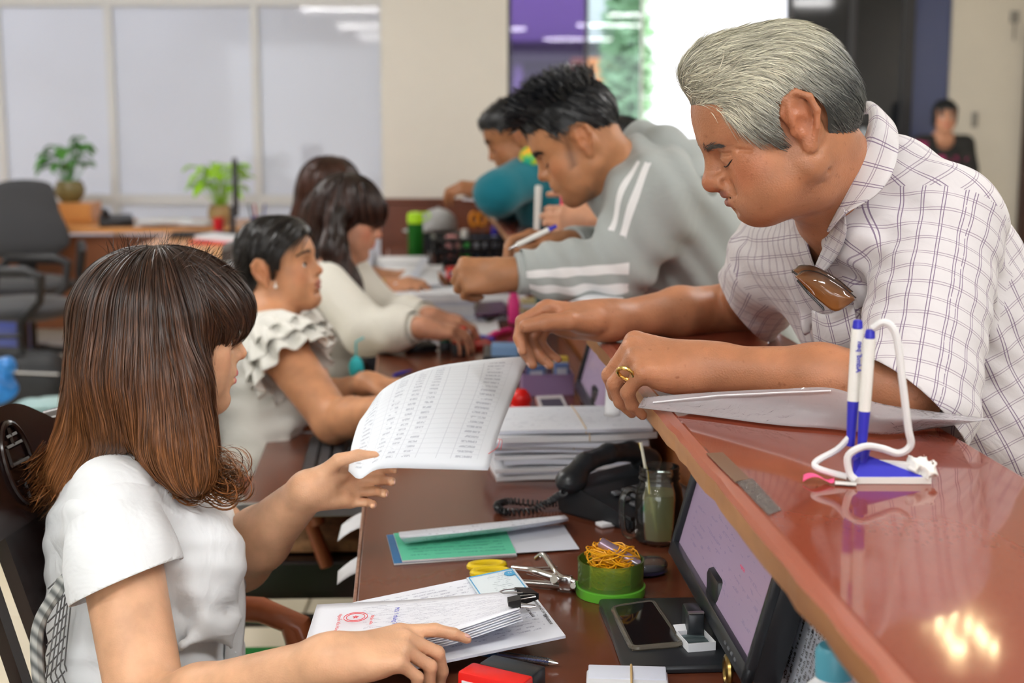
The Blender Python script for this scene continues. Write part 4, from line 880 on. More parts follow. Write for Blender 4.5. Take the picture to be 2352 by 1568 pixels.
# ---------------- woman in front, brown hair, white cap-sleeve blouse
def woman_front():
    H = head_frame(P(387, 774, 2.06), math.radians(23), math.radians(8)); R, o = H; sc = .975
    nb, sn, sf = P(322, 1075, 2.09), P(262, 1195, 1.94), P(395, 1120, 2.27); uc, be, pel = P(318, 1235, 2.10), P(340, 1580, 2.11), P(325, 1720, 2.12)
    skin = skin_mat('skin_woman_front', (.70, .40, .24), (.62, .07, .16), rough=.42, blush=(1.02, .80, .74), pore=.2)
    E1, W1 = P(345, 1655, 1.815), P(765, 1512, 1.675); E2, W2 = P(548, 1282, 2.20), P(712, 1124, 2.05)
    h1 = dict(f=(.97, .16, .10), t=(0, 1, 0), n=(.05, .25, -.95), curls=[(.12, .30, .18), (.65, .8, .35), (.8, .9, .4), (.9, .9, .4)], sc=.94, thumb=((.7, .5, .5), (.9, .2, .4), (.95, .1, .2)))
    h2 = dict(f=(.86, .50, -.06), t=(.1, 0, 1), n=(.45, -.86, .12), curls=[(.40, .7, .5), (.6, .85, .55), (.65, .9, .55), (.7, .9, .5)], sc=.80, thumb=((.45, .58, .60), (.78, .22, .52), (.92, -.06, .22)))
    b, sd, tips = figure('woman with shoulder-length brown hair in a white cap-sleeve blouse, handing a sheet across', H, sc, skin, dict(male=False, closed=False, ears=(0, -1), nose=.85, cheek=.004, lip=1.05),
        nb, sn, sf, uc, be, pel, [(sn, E1, W1, h1), (sf, E2, W2, h2)], neck=.047, ua=(.055, .049), fa=(.046, .0275), h=.003)
    nails(tips, mat('nail_pale', (.75, .45, .40), rough=.25), b); eyes(H, b, (0, -.05), sc); lashes(H, b, .30, sc, .0008, .9, upturn=.007); brows(H, b, M_mouthd, sc, .033, .7)
    # blouse
    white = cloth_mat('white_cotton', (.80, .83, .85), rough=.75, wr=.45, wscale=11, weave=900)
    S = dress_sdf(nb, sn, sf, uc, be, pel, sd, (.165, .128), (.165, .132), (.17, .135), .068)
    S.ell(P(440, 1290, 2.02), (.075, .06, .075), .05); S.ell(P(455, 1280, 2.17), (.075, .06, .075), .05)
    for a_, b_, r in ((P(360, 1150, 1.97), P(470, 1420, 1.97), .006), (P(330, 1330, 1.93), P(400, 1568, 1.96), .007), (P(450, 1350, 1.97), P(540, 1500, 2.02), .006), (P(180, 1230, 2.0), P(170, 1480, 2.03), .006), (P(430, 1180, 2.0), P(520, 1400, 2.03), .005), (P(420, 1480, 1.95), P(545, 1420, 2.03), .006)): S.cap(a_, b_, r, r*.5, .03)
    S.disp = lambda p: .0035*noise3(p, 24, 2)+.0016*np.sin(p[..., 2]*150+p[..., 1]*60+4*noise3(p, 10, 3))
    sdf_obj('blouse', S, .005, white, b, clip=[lambda V: -capd(V, nb+A(.01, 0, .10), nb+A(.012, 0, -.004), .082, .074), lambda V: .50-V[:, 2]], solid=.0015)
    for sh, E, hc, hn in ((sn, E1, P(286, 1338, 1.895), .40*RGT-.88*UPV-.1*FWD), (sf, E2, sf+.42*(E2-sf), nrm(E2-sf))):
        ax = nrm(E-sh); o_ = sleeve('sleeve', [sh-ax*.02+A(0, 0, .01), sh+ax*.07, sh+ax*.22], [.060, .071, .074], white, b, .005, [(hc, hn)], 9, lambda p: .0028*noise3(p, 40, 6), solid=.0018)
    hc, hn = P(286, 1338, 1.895), nrm(.40*RGT-.88*UPV-.1*FWD)
    # placket and round collar band
    pts = [P(448, 1150, 2.03), P(500, 1215, 2.05), P(540, 1300, 2.065), P(552, 1390, 2.07), P(546, 1500, 2.07), P(540, 1600, 2.07)]
    loft([[p+A(-.014, -.026, 0) for p in pts], [p+A(.004, -.008, .0) for p in pts], [p+A(.004, .018, 0) for p in pts]], 18, 6, 'placket', white, b, .0018)
    # hair
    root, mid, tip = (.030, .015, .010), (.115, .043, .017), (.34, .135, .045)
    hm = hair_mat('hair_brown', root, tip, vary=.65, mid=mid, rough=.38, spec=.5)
    def ops(s):
        s.ell((-.004, 0, .048), (.107, .089, .088), 0); s.ell((.058, 0, .048), (.060, .072, .054), .02); s.ell((-.055, 0, .03), (.072, .083, .082), .03)
        s.frame()
        s.chain([P(300, 740, 2.08), P(288, 880, 2.09), P(238, 1020, 2.09), P(172, 1088, 2.085)], [.080, .072, .055, .038], .05)
        s.chain([P(390, 760, 1.985), P(388, 890, 1.975), P(405, 1010, 1.965), P(440, 1080, 1.96)], [.035, .048, .043, .030], .04)
        s.chain([P(320, 740, 2.02), P(310, 860, 2.01), P(290, 950, 2.02)], [.07, .066, .048], .05)
        s.chain([P(415, 780, 2.14), P(412, 910, 2.16), P(425, 1040, 2.15)], [.03, .042, .03], .03)
    fr = lambda q: .012-.35*np.abs(q[:, 1])
    def hl(q): return np.where((q[:, 0] > .030) & (np.abs(q[:, 1]) < .078+.0*q[:, 0]), (.0305-.10*(np.abs(q[:, 1])-.02).clip(0))-q[:, 2]-.004*np.sin(q[:, 1]*250), -1.0)
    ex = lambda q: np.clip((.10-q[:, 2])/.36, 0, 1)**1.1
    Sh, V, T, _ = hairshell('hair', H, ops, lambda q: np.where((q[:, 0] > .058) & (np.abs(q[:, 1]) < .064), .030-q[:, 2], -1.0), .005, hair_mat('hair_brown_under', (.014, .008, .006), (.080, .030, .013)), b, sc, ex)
    L = loc_of(H, sc); crown = R@A(-.03, 0, .15)+o
    def dirs(p, g, t):
        q = L(p); rad = p-crown; rad[:, 2] = 0; rad /= np.linalg.norm(rad, axis=1, keepdims=True)+.03; top = np.clip((q[:, 2:3]-.03)/.1, 0, 1)
        d = rad*(.25+.9*top)+A(0, 0, -1.0); back = np.clip((-.06-q[:, 2:3])/.12, 0, 1)*np.clip((-.02-q[:, 0:1])/.05, 0, 1); d = d+back*A(-.55, 0, 0)
        return d
    def setalong(ob):
        me = ob.data; Vc = np.empty(len(me.vertices)*3, F32); me.vertices.foreach_get('co', Vc); me.attributes['along'].data.foreach_set('value', np.clip(ex(L(Vc.reshape(-1, 3)))+np.repeat(np.random.default_rng(3).normal(0, .10, len(Vc)//3//2), 2), 0, 1).astype(F32))
    fm = lambda c: ((L(c)[:, 0] > .03)*(L(c)[:, 2] > .02)*(np.abs(L(c)[:, 1]) < .07))
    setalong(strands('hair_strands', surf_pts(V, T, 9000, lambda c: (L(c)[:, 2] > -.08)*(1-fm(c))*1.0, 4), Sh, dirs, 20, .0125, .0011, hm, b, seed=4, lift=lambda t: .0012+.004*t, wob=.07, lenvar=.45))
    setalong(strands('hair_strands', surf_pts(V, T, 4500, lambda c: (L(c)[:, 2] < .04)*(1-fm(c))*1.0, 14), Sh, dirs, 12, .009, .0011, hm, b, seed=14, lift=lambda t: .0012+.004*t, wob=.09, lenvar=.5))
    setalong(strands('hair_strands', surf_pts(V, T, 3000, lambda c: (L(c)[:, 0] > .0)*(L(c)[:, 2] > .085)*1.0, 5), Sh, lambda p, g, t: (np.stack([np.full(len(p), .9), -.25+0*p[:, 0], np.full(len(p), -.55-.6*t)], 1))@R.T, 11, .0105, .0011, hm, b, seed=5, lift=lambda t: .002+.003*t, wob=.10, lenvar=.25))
    # flyaway hairs on the crown and rolled ends beside the neck
    setalong(strands('hair_strands', surf_pts(V, T, 260, lambda c: (L(c)[:, 2] > .10)*1.0, 8), Sh, lambda p, g, t: g*.55+A(.2, 0, .1), 6, .005, .0006, hm, b, seed=8, project=False, wob=.5))
    rng = np.random.default_rng(12); K = 22; n = 420; base = np.array([P(365+r_*125, 1010+r2*70, 1.955+.04*r3) for r_, r2, r3 in rng.random((n, 3))]); ph = np.linspace(0, 1, K)
    rad_ = .016+.016*rng.random((n, 1)); ax = np.stack([rng.normal(0, .2, n), np.full(n, 1.0), rng.normal(.1, .25, n)], 1); ax /= np.linalg.norm(ax, axis=1, keepdims=True); turn = (1.1+.9*rng.random((n, 1)))*PI*1.15*ph[None]**1.3
    fwd = np.cross(ax, A(0, 0, -1.0)); fwd /= np.linalg.norm(fwd, axis=1, keepdims=True); sgn = np.where(rng.random(n) < .8, 1, -1)[:, None]; fwd = np.where(fwd[:, :1] < 0, -fwd, fwd)*sgn
    drop = .062*ph[None]*(1-ph[None]*.45)
    Pn = base[:, None]+A(0, 0, -1)*(drop+rad_*np.sin(turn))[..., None]+fwd[:, None]*(rad_*(1-np.cos(turn)))[..., None]
    Sd = np.broadcast_to(ax[:, None], Pn.shape)+rng.normal(0, .25, (n, 1, 3)); ob = ribbons('hair_curls', Pn, Sd, .0023, hm, b, rng, .3); setalong(ob)
    n = 700; base = np.array([P(92+r_*95, 1035+r2*85+60*(r_-.5), 2.05+.07*r3) for r_, r2, r3 in rng.random((n, 3))]); ph = np.linspace(0, 1, 10)
    d0 = np.stack([-.35-.35*rng.random(n), rng.normal(0, .2, n), -.8+.1*rng.random(n)], 1); cv = np.stack([.30*rng.normal(.6, .8, n), rng.normal(0, .3, n), .55*np.ones(n)], 1)
    Pn = base[:, None]+d0[:, None]*(.075*ph)[None, :, None]+cv[:, None]*(.05*ph**2)[None, :, None]*np.where(rng.random((n, 1, 1)) < .5, 1, .2); ob = ribbons('hair_curls', Pn, np.broadcast_to(A(.2, .9, .2), Pn.shape)+rng.normal(0, .3, (n, 1, 3)), .0021, hm, b, rng, .4); setalong(ob)
    seated_legs(b, pel, sd, A(1, .05, 0), M_trous, .44, .50)
    return b
woman_front()

# ---------------- woman with tied black hair, ruffled white blouse, looking up
def woman_ruffle():
    H = head_frame(P(637, 620, 3.5), math.radians(-10), math.radians(-9)); R, o = H; sc = .96
    nb, sn, sf = P(612, 738, 3.5), P(632, 785, 3.33), P(655, 745, 3.68); uc, be, pel = P(598, 850, 3.5), P(580, 1090, 3.5), P(565, 1150, 3.52)
    skin = skin_mat('skin_woman_ruffle', (.62, .30, .155), (.46, .15, .12), rough=.42, blush=(1.0, .72, .62))
    E1, W1 = P(768, 968, 3.22), P(905, 935, 3.05); E2, W2 = P(735, 925, 3.62), P(845, 882, 3.45)
    h1 = dict(f=(.98, .1, -.1), t=(0, 1, 0), n=(0, .1, -1), curls=[(.2, .5, .3)]*4, sc=.95); h2 = dict(f=(.98, -.1, -.02), t=(0, -1, 0), n=(0, -.3, -.95), curls=[(.25, .5, .3), (.3, .5, .3), (.4, .5, .3), (.5, .5, .3)], sc=.95)
    b, sd, tips = figure('woman with tied-back black hair in a ruffled white blouse, looking up from her chair', H, sc, skin, dict(male=False, closed=False, nose=.92, cheek=.006, ears=(1, -1), lip=.95), nb, sn, sf, uc, be, pel,
        [(sn, E1, W1, h1), (sf, E2, W2, h2)], neck=.054, ua=(.060, .048), fa=(.044, .028), h=.0042)
    eyes(H, b, (-.1, .25), sc); lashes(H, b, .34, sc, .0011, .9); lashes(H, b, -.24, sc, .0006, .8); brows(H, b, mat('brow_brown', (.05, .03, .02), rough=.6), sc, .035, .8, out=.05)
    white = cloth_mat('ivory_cotton', (.78, .77, .71), rough=.8, wr=.5, wscale=9)
    S = dress_sdf(nb, sn, sf, uc, be, pel, sd, (.165, .115), (.15, .112), (.16, .12), .066); S.ell(P(690, 905, 3.43), (.06, .06, .06), .06); S.ell(P(695, 890, 3.6), (.06, .06, .06), .06)
    for v in (1010, 1045, 1085, 1120): S.cap(P(520, v+20, 3.36), P(660, v-30, 3.38), .006, .004, .03)
    S.disp = lambda p: .004*noise3(p, 18, 5)+.002*np.sin(p[..., 2]*95+2.5*noise3(p, 9, 1))
    sdf_obj('blouse', S, .007, white, b, clip=[lambda V: -capd(V, nb+A(.015, 0, .11), nb+A(.02, 0, .0), .080, .072), lambda V: .53-V[:, 2]], solid=.002)
    for sh, E in ((sn, E1), (sf, E2)):
        ax = nrm(E-sh); u = nrm(np.cross(ax, (0, 1, 0))); v = np.cross(ax, u)
        for L0, L1, r0, r1, am in ((-.015, .058, .070, .102, .012), (.0, .095, .066, .098, .013), (-.04, .02, .066, .090, .010)):
            cs = []
            for q in np.linspace(0, 1, 6):
                r = r0+(r1-r0)*q**.8; cs.append([sh+ax*(L0+(L1-L0)*q+am*.5*q*math.sin(7*a+2))+(u*math.cos(a)+v*math.sin(a))*(r+am*q*math.sin(11*a+L0*90)) for a in np.linspace(0, 2*PI, 60)])
            loft(cs, 118, 8, 'ruffle', white, b, .0015)
    bk = P(822, 884, 3.47); B().tube([bk+.031*(math.cos(a)*A(0, 1, 0)+math.sin(a)*A(.15, 0, 1)) for a in np.linspace(0, 2*PI, 21)[:-1]], .005, 8, closed=True).get('wristband', mat('band_black', (.015, .015, .015), rough=.4), b)
    ep = P(633, 658, 3.415); B().sph(ep, .0048, 12).tube([ep+A(0, 0, .004), ep+A(0, .002, .012)], .0012, 6).get('pearl_earring', mat('pearl', (.85, .80, .72), rough=.15), b)
    hm = hair_mat('hair_black', (.010, .009, .009), (.016, .012, .010), vary=.4, rough=.30)
    def ops(s):
        s.ell((-.004, 0, .052), (.100, .083, .090), 0); s.ell((.045, 0, .075), (.056, .068, .050), .03); s.ell((-.058, 0, -.035), (.040, .060, .072), .04); s.ell((.03, -.055, .035), (.045, .03, .05), .03)
    hx = [-.14, -.05, -.035, -.022, -.012, .008, .02, .034, .045, .06, .075, .09, .12]; hz = [-.12, -.11, -.05, .0, .038, .040, .008, .0, .030, .050, .064, .076, .084]
    hl = lambda q: np.maximum(np.interp(q[:, 0], hx, hz)-q[:, 2], earhole(q))
    def dirs(p, g, t):
        q = loc_of(H, sc)(p); w_ = np.clip((q[:, 2:3]-.02)/.06, 0, 1); d = w_*A(-.55, 0, -.15)+A(-.5, 0, -.75)*(1-w_)+np.concatenate([0*w_, .8*np.sign(q[:, 1:2])*w_, -.4*w_], 1); return d@R.T
    hairdo(b, H, sc, ops, hl, .005, hair_mat('hair_black_under', (.008, .007, .007), (.010, .008, .007)), hm, 2600, dirs, 10, .010, .0022, 6, lambda q: np.clip(.5-q[:, 2]*4, 0, 1))
    seated_legs(b, pel, sd, A(1, .0, 0), M_trous, .44, .49)
    return b
woman_ruffle()

# ---------------- woman with long dark brown hair in a cream long-sleeved blouse
def woman_cream():
    H = head_frame(P(794, 505, 4.35), math.radians(4), math.radians(17)); R, o = H; sc = 1.0
    nb, sn, sf = P(762, 610, 4.36), P(752, 655, 4.19), P(800, 622, 4.52); uc, be, pel = P(742, 700, 4.37), P(738, 820, 4.42), P(735, 850, 4.42)
    skin = skin_mat('skin_woman_cream', (.60, .29, .18), (.62, .08, .10), rough=.42, blush=(1.03, .62, .62))
    E1, W1 = P(845, 762, 4.08), P(972, 752, 3.98); E2, W2 = P(880, 722, 4.45), P(990, 728, 4.22)
    hd = dict(f=(.97, .1, -.15), t=(0, 1, 0), n=(0, .2, -.95), curls=[(.3, .5, .3), (.4, .6, .3), (.5, .6, .3), (.6, .6, .3)], sc=.95); hd2 = dict(hd, t=(0, -1, 0))
    b, sd, tips = figure('woman with long dark brown hair and fringe in a cream long-sleeved blouse, reading papers', H, sc, skin, dict(male=False, nose=.9, ears=(0, 0)), nb, sn, sf, uc, be, pel, [(sn, E1, W1, hd), (sf, E2, W2, hd2)], neck=.046, ua=(.05, .042), fa=(.040, .027), h=.005)
    closed_lash(H, b, 1.0, .0015); brows(H, b, M_mouthd, 1.0, .033, .8)
    cream = cloth_mat('cream_satin', (.78, .76, .68), rough=.55, wr=.4, wscale=9)
    S = dress_sdf(nb, sn, sf, uc, be, pel, sd, (.155, .105), (.14, .10), (.15, .11), .060); S.disp = lambda p: .004*noise3(p, 16, 8)+.002*np.sin(p[..., 2]*80+2*noise3(p, 9, 2))
    sdf_obj('blouse', S, .008, cream, b, clip=[lambda V: -capd(V, nb+A(.015, 0, .1), nb+A(.015, 0, .01), .066, .058), lambda V: .585-V[:, 2]], solid=.002)
    for sh, E, W_ in ((sn, E1, W1), (sf, E2, W2)):
        e = W_-.03*nrm(W_-E); m = E+.5*(W_-E)
        sleeve('sleeve', [sh, E, m, e], [.066, .066, .058, .044], cream, b, .008, [(e+0*sh, nrm(W_-E))], 9, lambda p: .005*noise3(p, 26, 3), solid=.002)
        B().tube([e-.02*nrm(W_-E), e, e+.012*nrm(W_-E)], [.040, .041, .040], 18).get('cuff', cream, b)
    hm = hair_mat('hair_darkbrown', (.014, .008, .007), (.075, .024, .012), vary=.5, mid=(.028, .011, .008))
    def ops(s):
        s.ell((-.004, 0, .052), (.106, .088, .092), 0); s.ell((.058, 0, .048), (.058, .066, .050), .02); s.frame()
        s.chain([P(755, 500, 4.37), P(742, 590, 4.38), P(735, 640, 4.4)], [.086, .075, .05], .05); s.chain([P(772, 500, 4.27), P(768, 575, 4.25), P(796, 640, 4.25), P(824, 672, 4.25)], [.030, .032, .030, .016], .04); s.chain([P(800, 500, 4.43), P(800, 600, 4.45)], [.03, .03], .04)
    hl = lambda q: np.where((q[:, 0] > .052) & (np.abs(q[:, 1]) < .058), .026-q[:, 2], -1.0); crown = R@A(-.02, 0, .15)+o
    def dirs(p, g, t): rad = p-crown; rad[:, 2] = 0; rad /= np.linalg.norm(rad, axis=1, keepdims=True)+.02; return rad*.8+A(0, 0, -1.)
    hairdo(b, H, sc, ops, hl, .007, hair_mat('hair_darkbrown_under', (.010, .006, .005), (.03, .012, .008)), hm, 2200, dirs, 14, .013, .003, 7, lambda q: np.clip((.10-q[:, 2])/.34, 0, 1))
    seated_legs(b, pel, sd, A(1, 0, 0), M_trous, .42, .50)
woman_cream()

# ---------------- woman at the far end, seen from behind her brown hair
def woman_far():
    H = head_frame(P(757, 448, 5.25), math.radians(35), math.radians(12)); R, o = H; sc = 1.0
    nb, sn, sf = P(735, 520, 5.27), P(740, 560, 5.1), P(770, 545, 5.42); uc, be, pel = P(730, 590, 5.28), P(725, 680, 5.3), P(725, 720, 5.3)
    skin = skin_mat('skin_woman_far', (.60, .29, .16), (.55, .10, .10))
    E1, W1 = P(805, 655, 5.0), P(885, 660, 4.78); E2, W2 = P(830, 640, 5.4), P(930, 640, 5.2)
    hd = dict(f=(.95, .1, .15), t=(0, 1, 0), n=(0, .3, -.9), curls=[(.4, .6, .3)]*4, sc=.95)
    b, sd, _ = figure('woman with smooth reddish brown hair seated at the far end, face hidden', H, sc, skin, dict(male=False, ears=(0, 0)), nb, sn, sf, uc, be, pel, [(sn, E1, W1, hd), (sf, E2, W2, hd)], neck=.046, ua=(.05, .042), fa=(.042, .028), h=.006)
    S = dress_sdf(nb, sn, sf, uc, be, pel, sd, (.155, .105), (.14, .10), (.15, .11), .06)
    sdf_obj('blouse', S, .01, MATS['white_cotton'], b, clip=[lambda V: -capd(V, nb+A(.01, 0, .1), nb, .06)], solid=.002)
    for sh, E in ((sn, E1), (sf, E2)): sleeve('sleeve', [sh, E], [.062, .06], MATS['white_cotton'], b, .009, [(sh+.5*(E-sh), E-sh)])
    bp = W1+.005*nrm(W1-E1); B().tube([bp+.030*(math.cos(a)*A(0, 1, 0)+math.sin(a)*A(-.2, 0, 1)) for a in np.linspace(0, 2*PI, 19)[:-1]], .004, 8, closed=True).get('gold_bracelet', MATS['gold'], b)
    hm = hair_mat('hair_auburn', (.045, .014, .008), (.10, .030, .014), vary=.45)
    def ops(s):
        s.ell((-.004, 0, .052), (.110, .094, .094), 0); s.frame(); s.chain([P(745, 450, 5.27), P(738, 530, 5.28), P(735, 600, 5.3)], [.105, .108, .08], .05); s.chain([P(775, 460, 5.17), P(772, 540, 5.15)], [.05, .05], .04)
    hl = lambda q: np.where((q[:, 0] > .05) & (np.abs(q[:, 1]) < .06), .03-q[:, 2], -1.0); crown = R@A(-.02, 0, .15)+o
    def dirs(p, g, t): rad = p-crown; rad[:, 2] = 0; rad /= np.linalg.norm(rad, axis=1, keepdims=True)+.02; return rad*.8+A(0, 0, -1.)
    hairdo(b, H, sc, ops, hl, .009, hair_mat('hair_auburn_under', (.03, .010, .006), (.05, .016, .008)), hm, 1200, dirs, 12, .015, .004, 9, lambda q: np.clip((.10-q[:, 2])/.34, 0, 1))
    seated_legs(b, pel, sd, A(1, 0, 0), M_trous, .42, .50)
woman_far()

# ---------------- young man in a grey tracksuit top
def young_man():
    H = head_frame(P(1338, 330, 3.06), math.radians(172), math.radians(31)); R, o = H; sc = 1.0
    nb, sn, sf = P(1450, 425, 3.13), P(1500, 455, 3.0), P(1470, 420, 3.34); sd = nrm(sf-sn); uc, be, pel = P(1545, 470, 3.18), P(1640, 640, 3.26), P(1690, 760, 3.3)
    skin = skin_mat('skin_young_man', (.46, .21, .10), (.36, .13, .09), rough=.42, blush=(1.0, .72, .62))
    E1, W1 = P(1425, 612, 2.99), P(1163, 630, 2.95); E2, W2 = P(1440, 572, 3.40), P(1300, 562, 3.22)
    h1 = dict(f=(-.97, .05, -.04), t=(0, .6, .8), n=(-.1, .75, -.55), curls=[(1.15, 1.3, .7), (1.2, 1.35, .7), (1.2, 1.35, .7), (1.25, 1.3, .7)], sc=1.0, thumb=((.6, .3, .7), (.6, -.3, .7), (.3, -.7, .5)), fat=1.1)
    h2 = dict(f=(-.95, -.1, .12), t=(0, -.8, .6), n=(-.1, -.5, -.85), curls=[(.45, .8, .4), (.6, .9, .4), (.8, 1., .4), (.9, 1., .4)], sc=1.0, thumb=((.7, .4, .4), (.9, .1, .35), (.95, -.1, .2)))
    stub = lambda q: .85*np.clip(1-np.abs((q[:, 0]-.030+.25*(q[:, 2]+.02))/.014), 0, 1)*(q[:, 2] > -.036)*(q[:, 2] < .05)*(np.abs(q[:, 1]) > .04)+.35*np.clip((-.068-q[:, 2])/.02, 0, 1)*(q[:, 0] > .03)+.8*np.clip(1-np.abs(q[:, 2]-.042-.2*q[:, 0].clip(-.1, .05))/.025, 0, 1)*(q[:, 0] < .045)*(q[:, 2] > .03)
    b, sd, _ = figure('young man with spiky black hair in a grey tracksuit top writing at the counter', H, sc, skin, dict(male=True, closed=True, nose=1.0, ear_s=1.02), nb, sn, sf, uc, be, pel, [(sn, E1, W1, h1), (sf, E2, W2, h2)], neck=.062, ua=(.055, .045), fa=(.043, .029), h=.004, stub=stub)
    closed_lash(H, b, 1.0, .0014); brows(H, b, M_mouthd, 1.0, .030, 1.3, n=240)
    g = cloth_mat('grey_jersey', (.36, .39, .38), rough=.85, wr=.3, wscale=8); nt = g.node_tree; pb = nt.nodes['Principled BSDF']
    uv = N(nt, 'ShaderNodeUVMap'); uv.uv_map = 'cloth'; sp = N(nt, 'ShaderNodeSeparateXYZ'); nt.links.new(uv.outputs[0], sp.inputs[0]); mxs = None
    for c in (-.017, .017):
        cp = N(nt, 'ShaderNodeMath', operation='COMPARE'); nt.links.new(sp.outputs[0], cp.inputs[0]); cp.inputs[1].default_value = c; cp.inputs[2].default_value = .0085
        if mxs is None: mxs = cp.outputs[0]
        else: ad = N(nt, 'ShaderNodeMath', operation='MAXIMUM'); nt.links.new(mxs, ad.inputs[0]); nt.links.new(cp.outputs[0], ad.inputs[1]); mxs = ad.outputs[0]
    mx = N(nt, 'ShaderNodeMix', data_type='RGBA'); mx.inputs['A'].default_value = (.36, .39, .38, 1); mx.inputs['B'].default_value = (.78, .78, .78, 1); nt.links.new(mxs, mx.inputs['Factor']); nt.links.new(mx.outputs['Result'], pb.inputs['Base Color'])
    S = Sdf(); S.ecap(uc, be, (.20, .150), (.19, .155), sd, .06); S.ecap(be, pel, (.19, .155), (.18, .15), sd, .06); S.cap(nb, sn, .08, .085, .06); S.cap(nb, sf, .08, .085, .06)
    e1 = W1-.035*nrm(W1-E1); e2 = W2-.03*nrm(W2-E2)
    S.chain([sn, E1], [.088, .068], .04); S.chain([E1, E1+.55*(W1-E1), e1], [.064, .056, .045], .03); S.chain([sf, E2, e2], [.085, .06, .042], .04)
    hood = [P(1436, 345, 3.22), P(1475, 318, 3.16), P(1530, 335, 3.10), P(1590, 385, 3.08), P(1600, 420, 3.02), P(1530, 425, 2.96), P(1465, 425, 2.97), P(1425, 440, 3.02)]
    S.disp = lambda p: .007*noise3(p, 17, 4)+.0045*np.sin(p[..., 0]*80+p[..., 2]*55+4*noise3(p, 9, 2))
    j = sdf_obj('tracksuit_top', S, .006, g, b, clip=[lambda V: -capd(V, nb+A(-.10, 0, .07), nb+A(-.01, 0, .0), .064, .056), plane_cut(e1, W1-E1, .1), plane_cut(e2, W2-E2, .1), lambda V: .80-V[:, 2]], solid=.003)
    axis_uv(j.data, [(E1, W1+.1*nrm(W1-E1), (-.1, -.95, -.25), .055, .085), (sn+A(0, 0, .06), E1, (-.55, -.85, .0), .075, .105)], (uc+A(9, 9, 9), be+A(9, 9, 9), (0, 0, 1), .2, None))
    for l in j.data.uv_layers[0].data:
        if abs(l.uv[1]) > 1.5: l.uv = (9, 9)
    S = Sdf(); S.chain(hood, [.024, .034, .042, .042, .042, .036, .030, .022], .025); S.cap(P(1550, 395, 3.12), P(1625, 440, 3.12), .055, .045, .04); S.cap(P(1520, 365, 3.08), P(1600, 430, 3.02), .03, .02, .02)
    for a_, b_, r in ((P(1470, 350, 3.03), P(1610, 415, 2.98), .009), (P(1450, 395, 2.97), P(1580, 440, 2.95), .008), (P(1480, 325, 3.10), P(1600, 375, 3.06), .007)): S.cap(a_, b_, r, r, .012, True)
    S.disp = lambda p: .004*noise3(p, 24, 1); sdf_obj('hood', S, .006, mat('grey_jersey_hood', (.37, .40, .39), rough=.85), b)
    for e, W_, E in ((e1, W1, E1), (e2, W2, E2)): q = nrm(W_-E); B().tube([e-.045*q, e-.04*q, e+.012*q, e+.016*q], [.042, .0455, .043, .036], 20, cap=False).get('cuff', mat('grey_rib', (.38, .41, .40), rough=.9, bump=.3, bscale=300), b, solid=.002)
    hm = hair_mat('hair_jet', (.007, .008, .010), (.010, .011, .014), vary=.4, rough=.35)
    def ops(s):
        s.ell((-.006, 0, .054), (.100, .080, .088), 0); s.ell((.045, 0, .105), (.052, .058, .034), .03)
    hx = [-.12, -.07, -.045, -.034, -.02, -.01, .02, .034, .05, .065, .08, .1, .14]; hz = [-.055, -.045, -.035, -.005, .02, .044, .046, .038, .050, .062, .076, .082, .084]
    hl = lambda q: np.maximum(np.interp(q[:, 0], hx, hz)-q[:, 2], earhole(q))
    Sh, V, T, L = hairdo(b, H, sc, ops, hl, .006, hm, hm, 1500, lambda p, g, t: (A(-.4, 0, -.6)+0*p)@R.T, 6, .006, .002, 2)
    rt = surf_pts(V, T, 1500, lambda c: (L(c)[:, 2] > .095)*1.0, 5); strands('hair_strands', rt, Sh, lambda p, g, t: g*.8+(A(.35, 0, .5))@R.T, 6, .0075, .0032, hm, b, seed=3, project=False, wob=.28)
    legs_standing(b, A(pel[0]+.02, pel[1], .9), sd, A(-1, 0, 0)); return b
young_man()

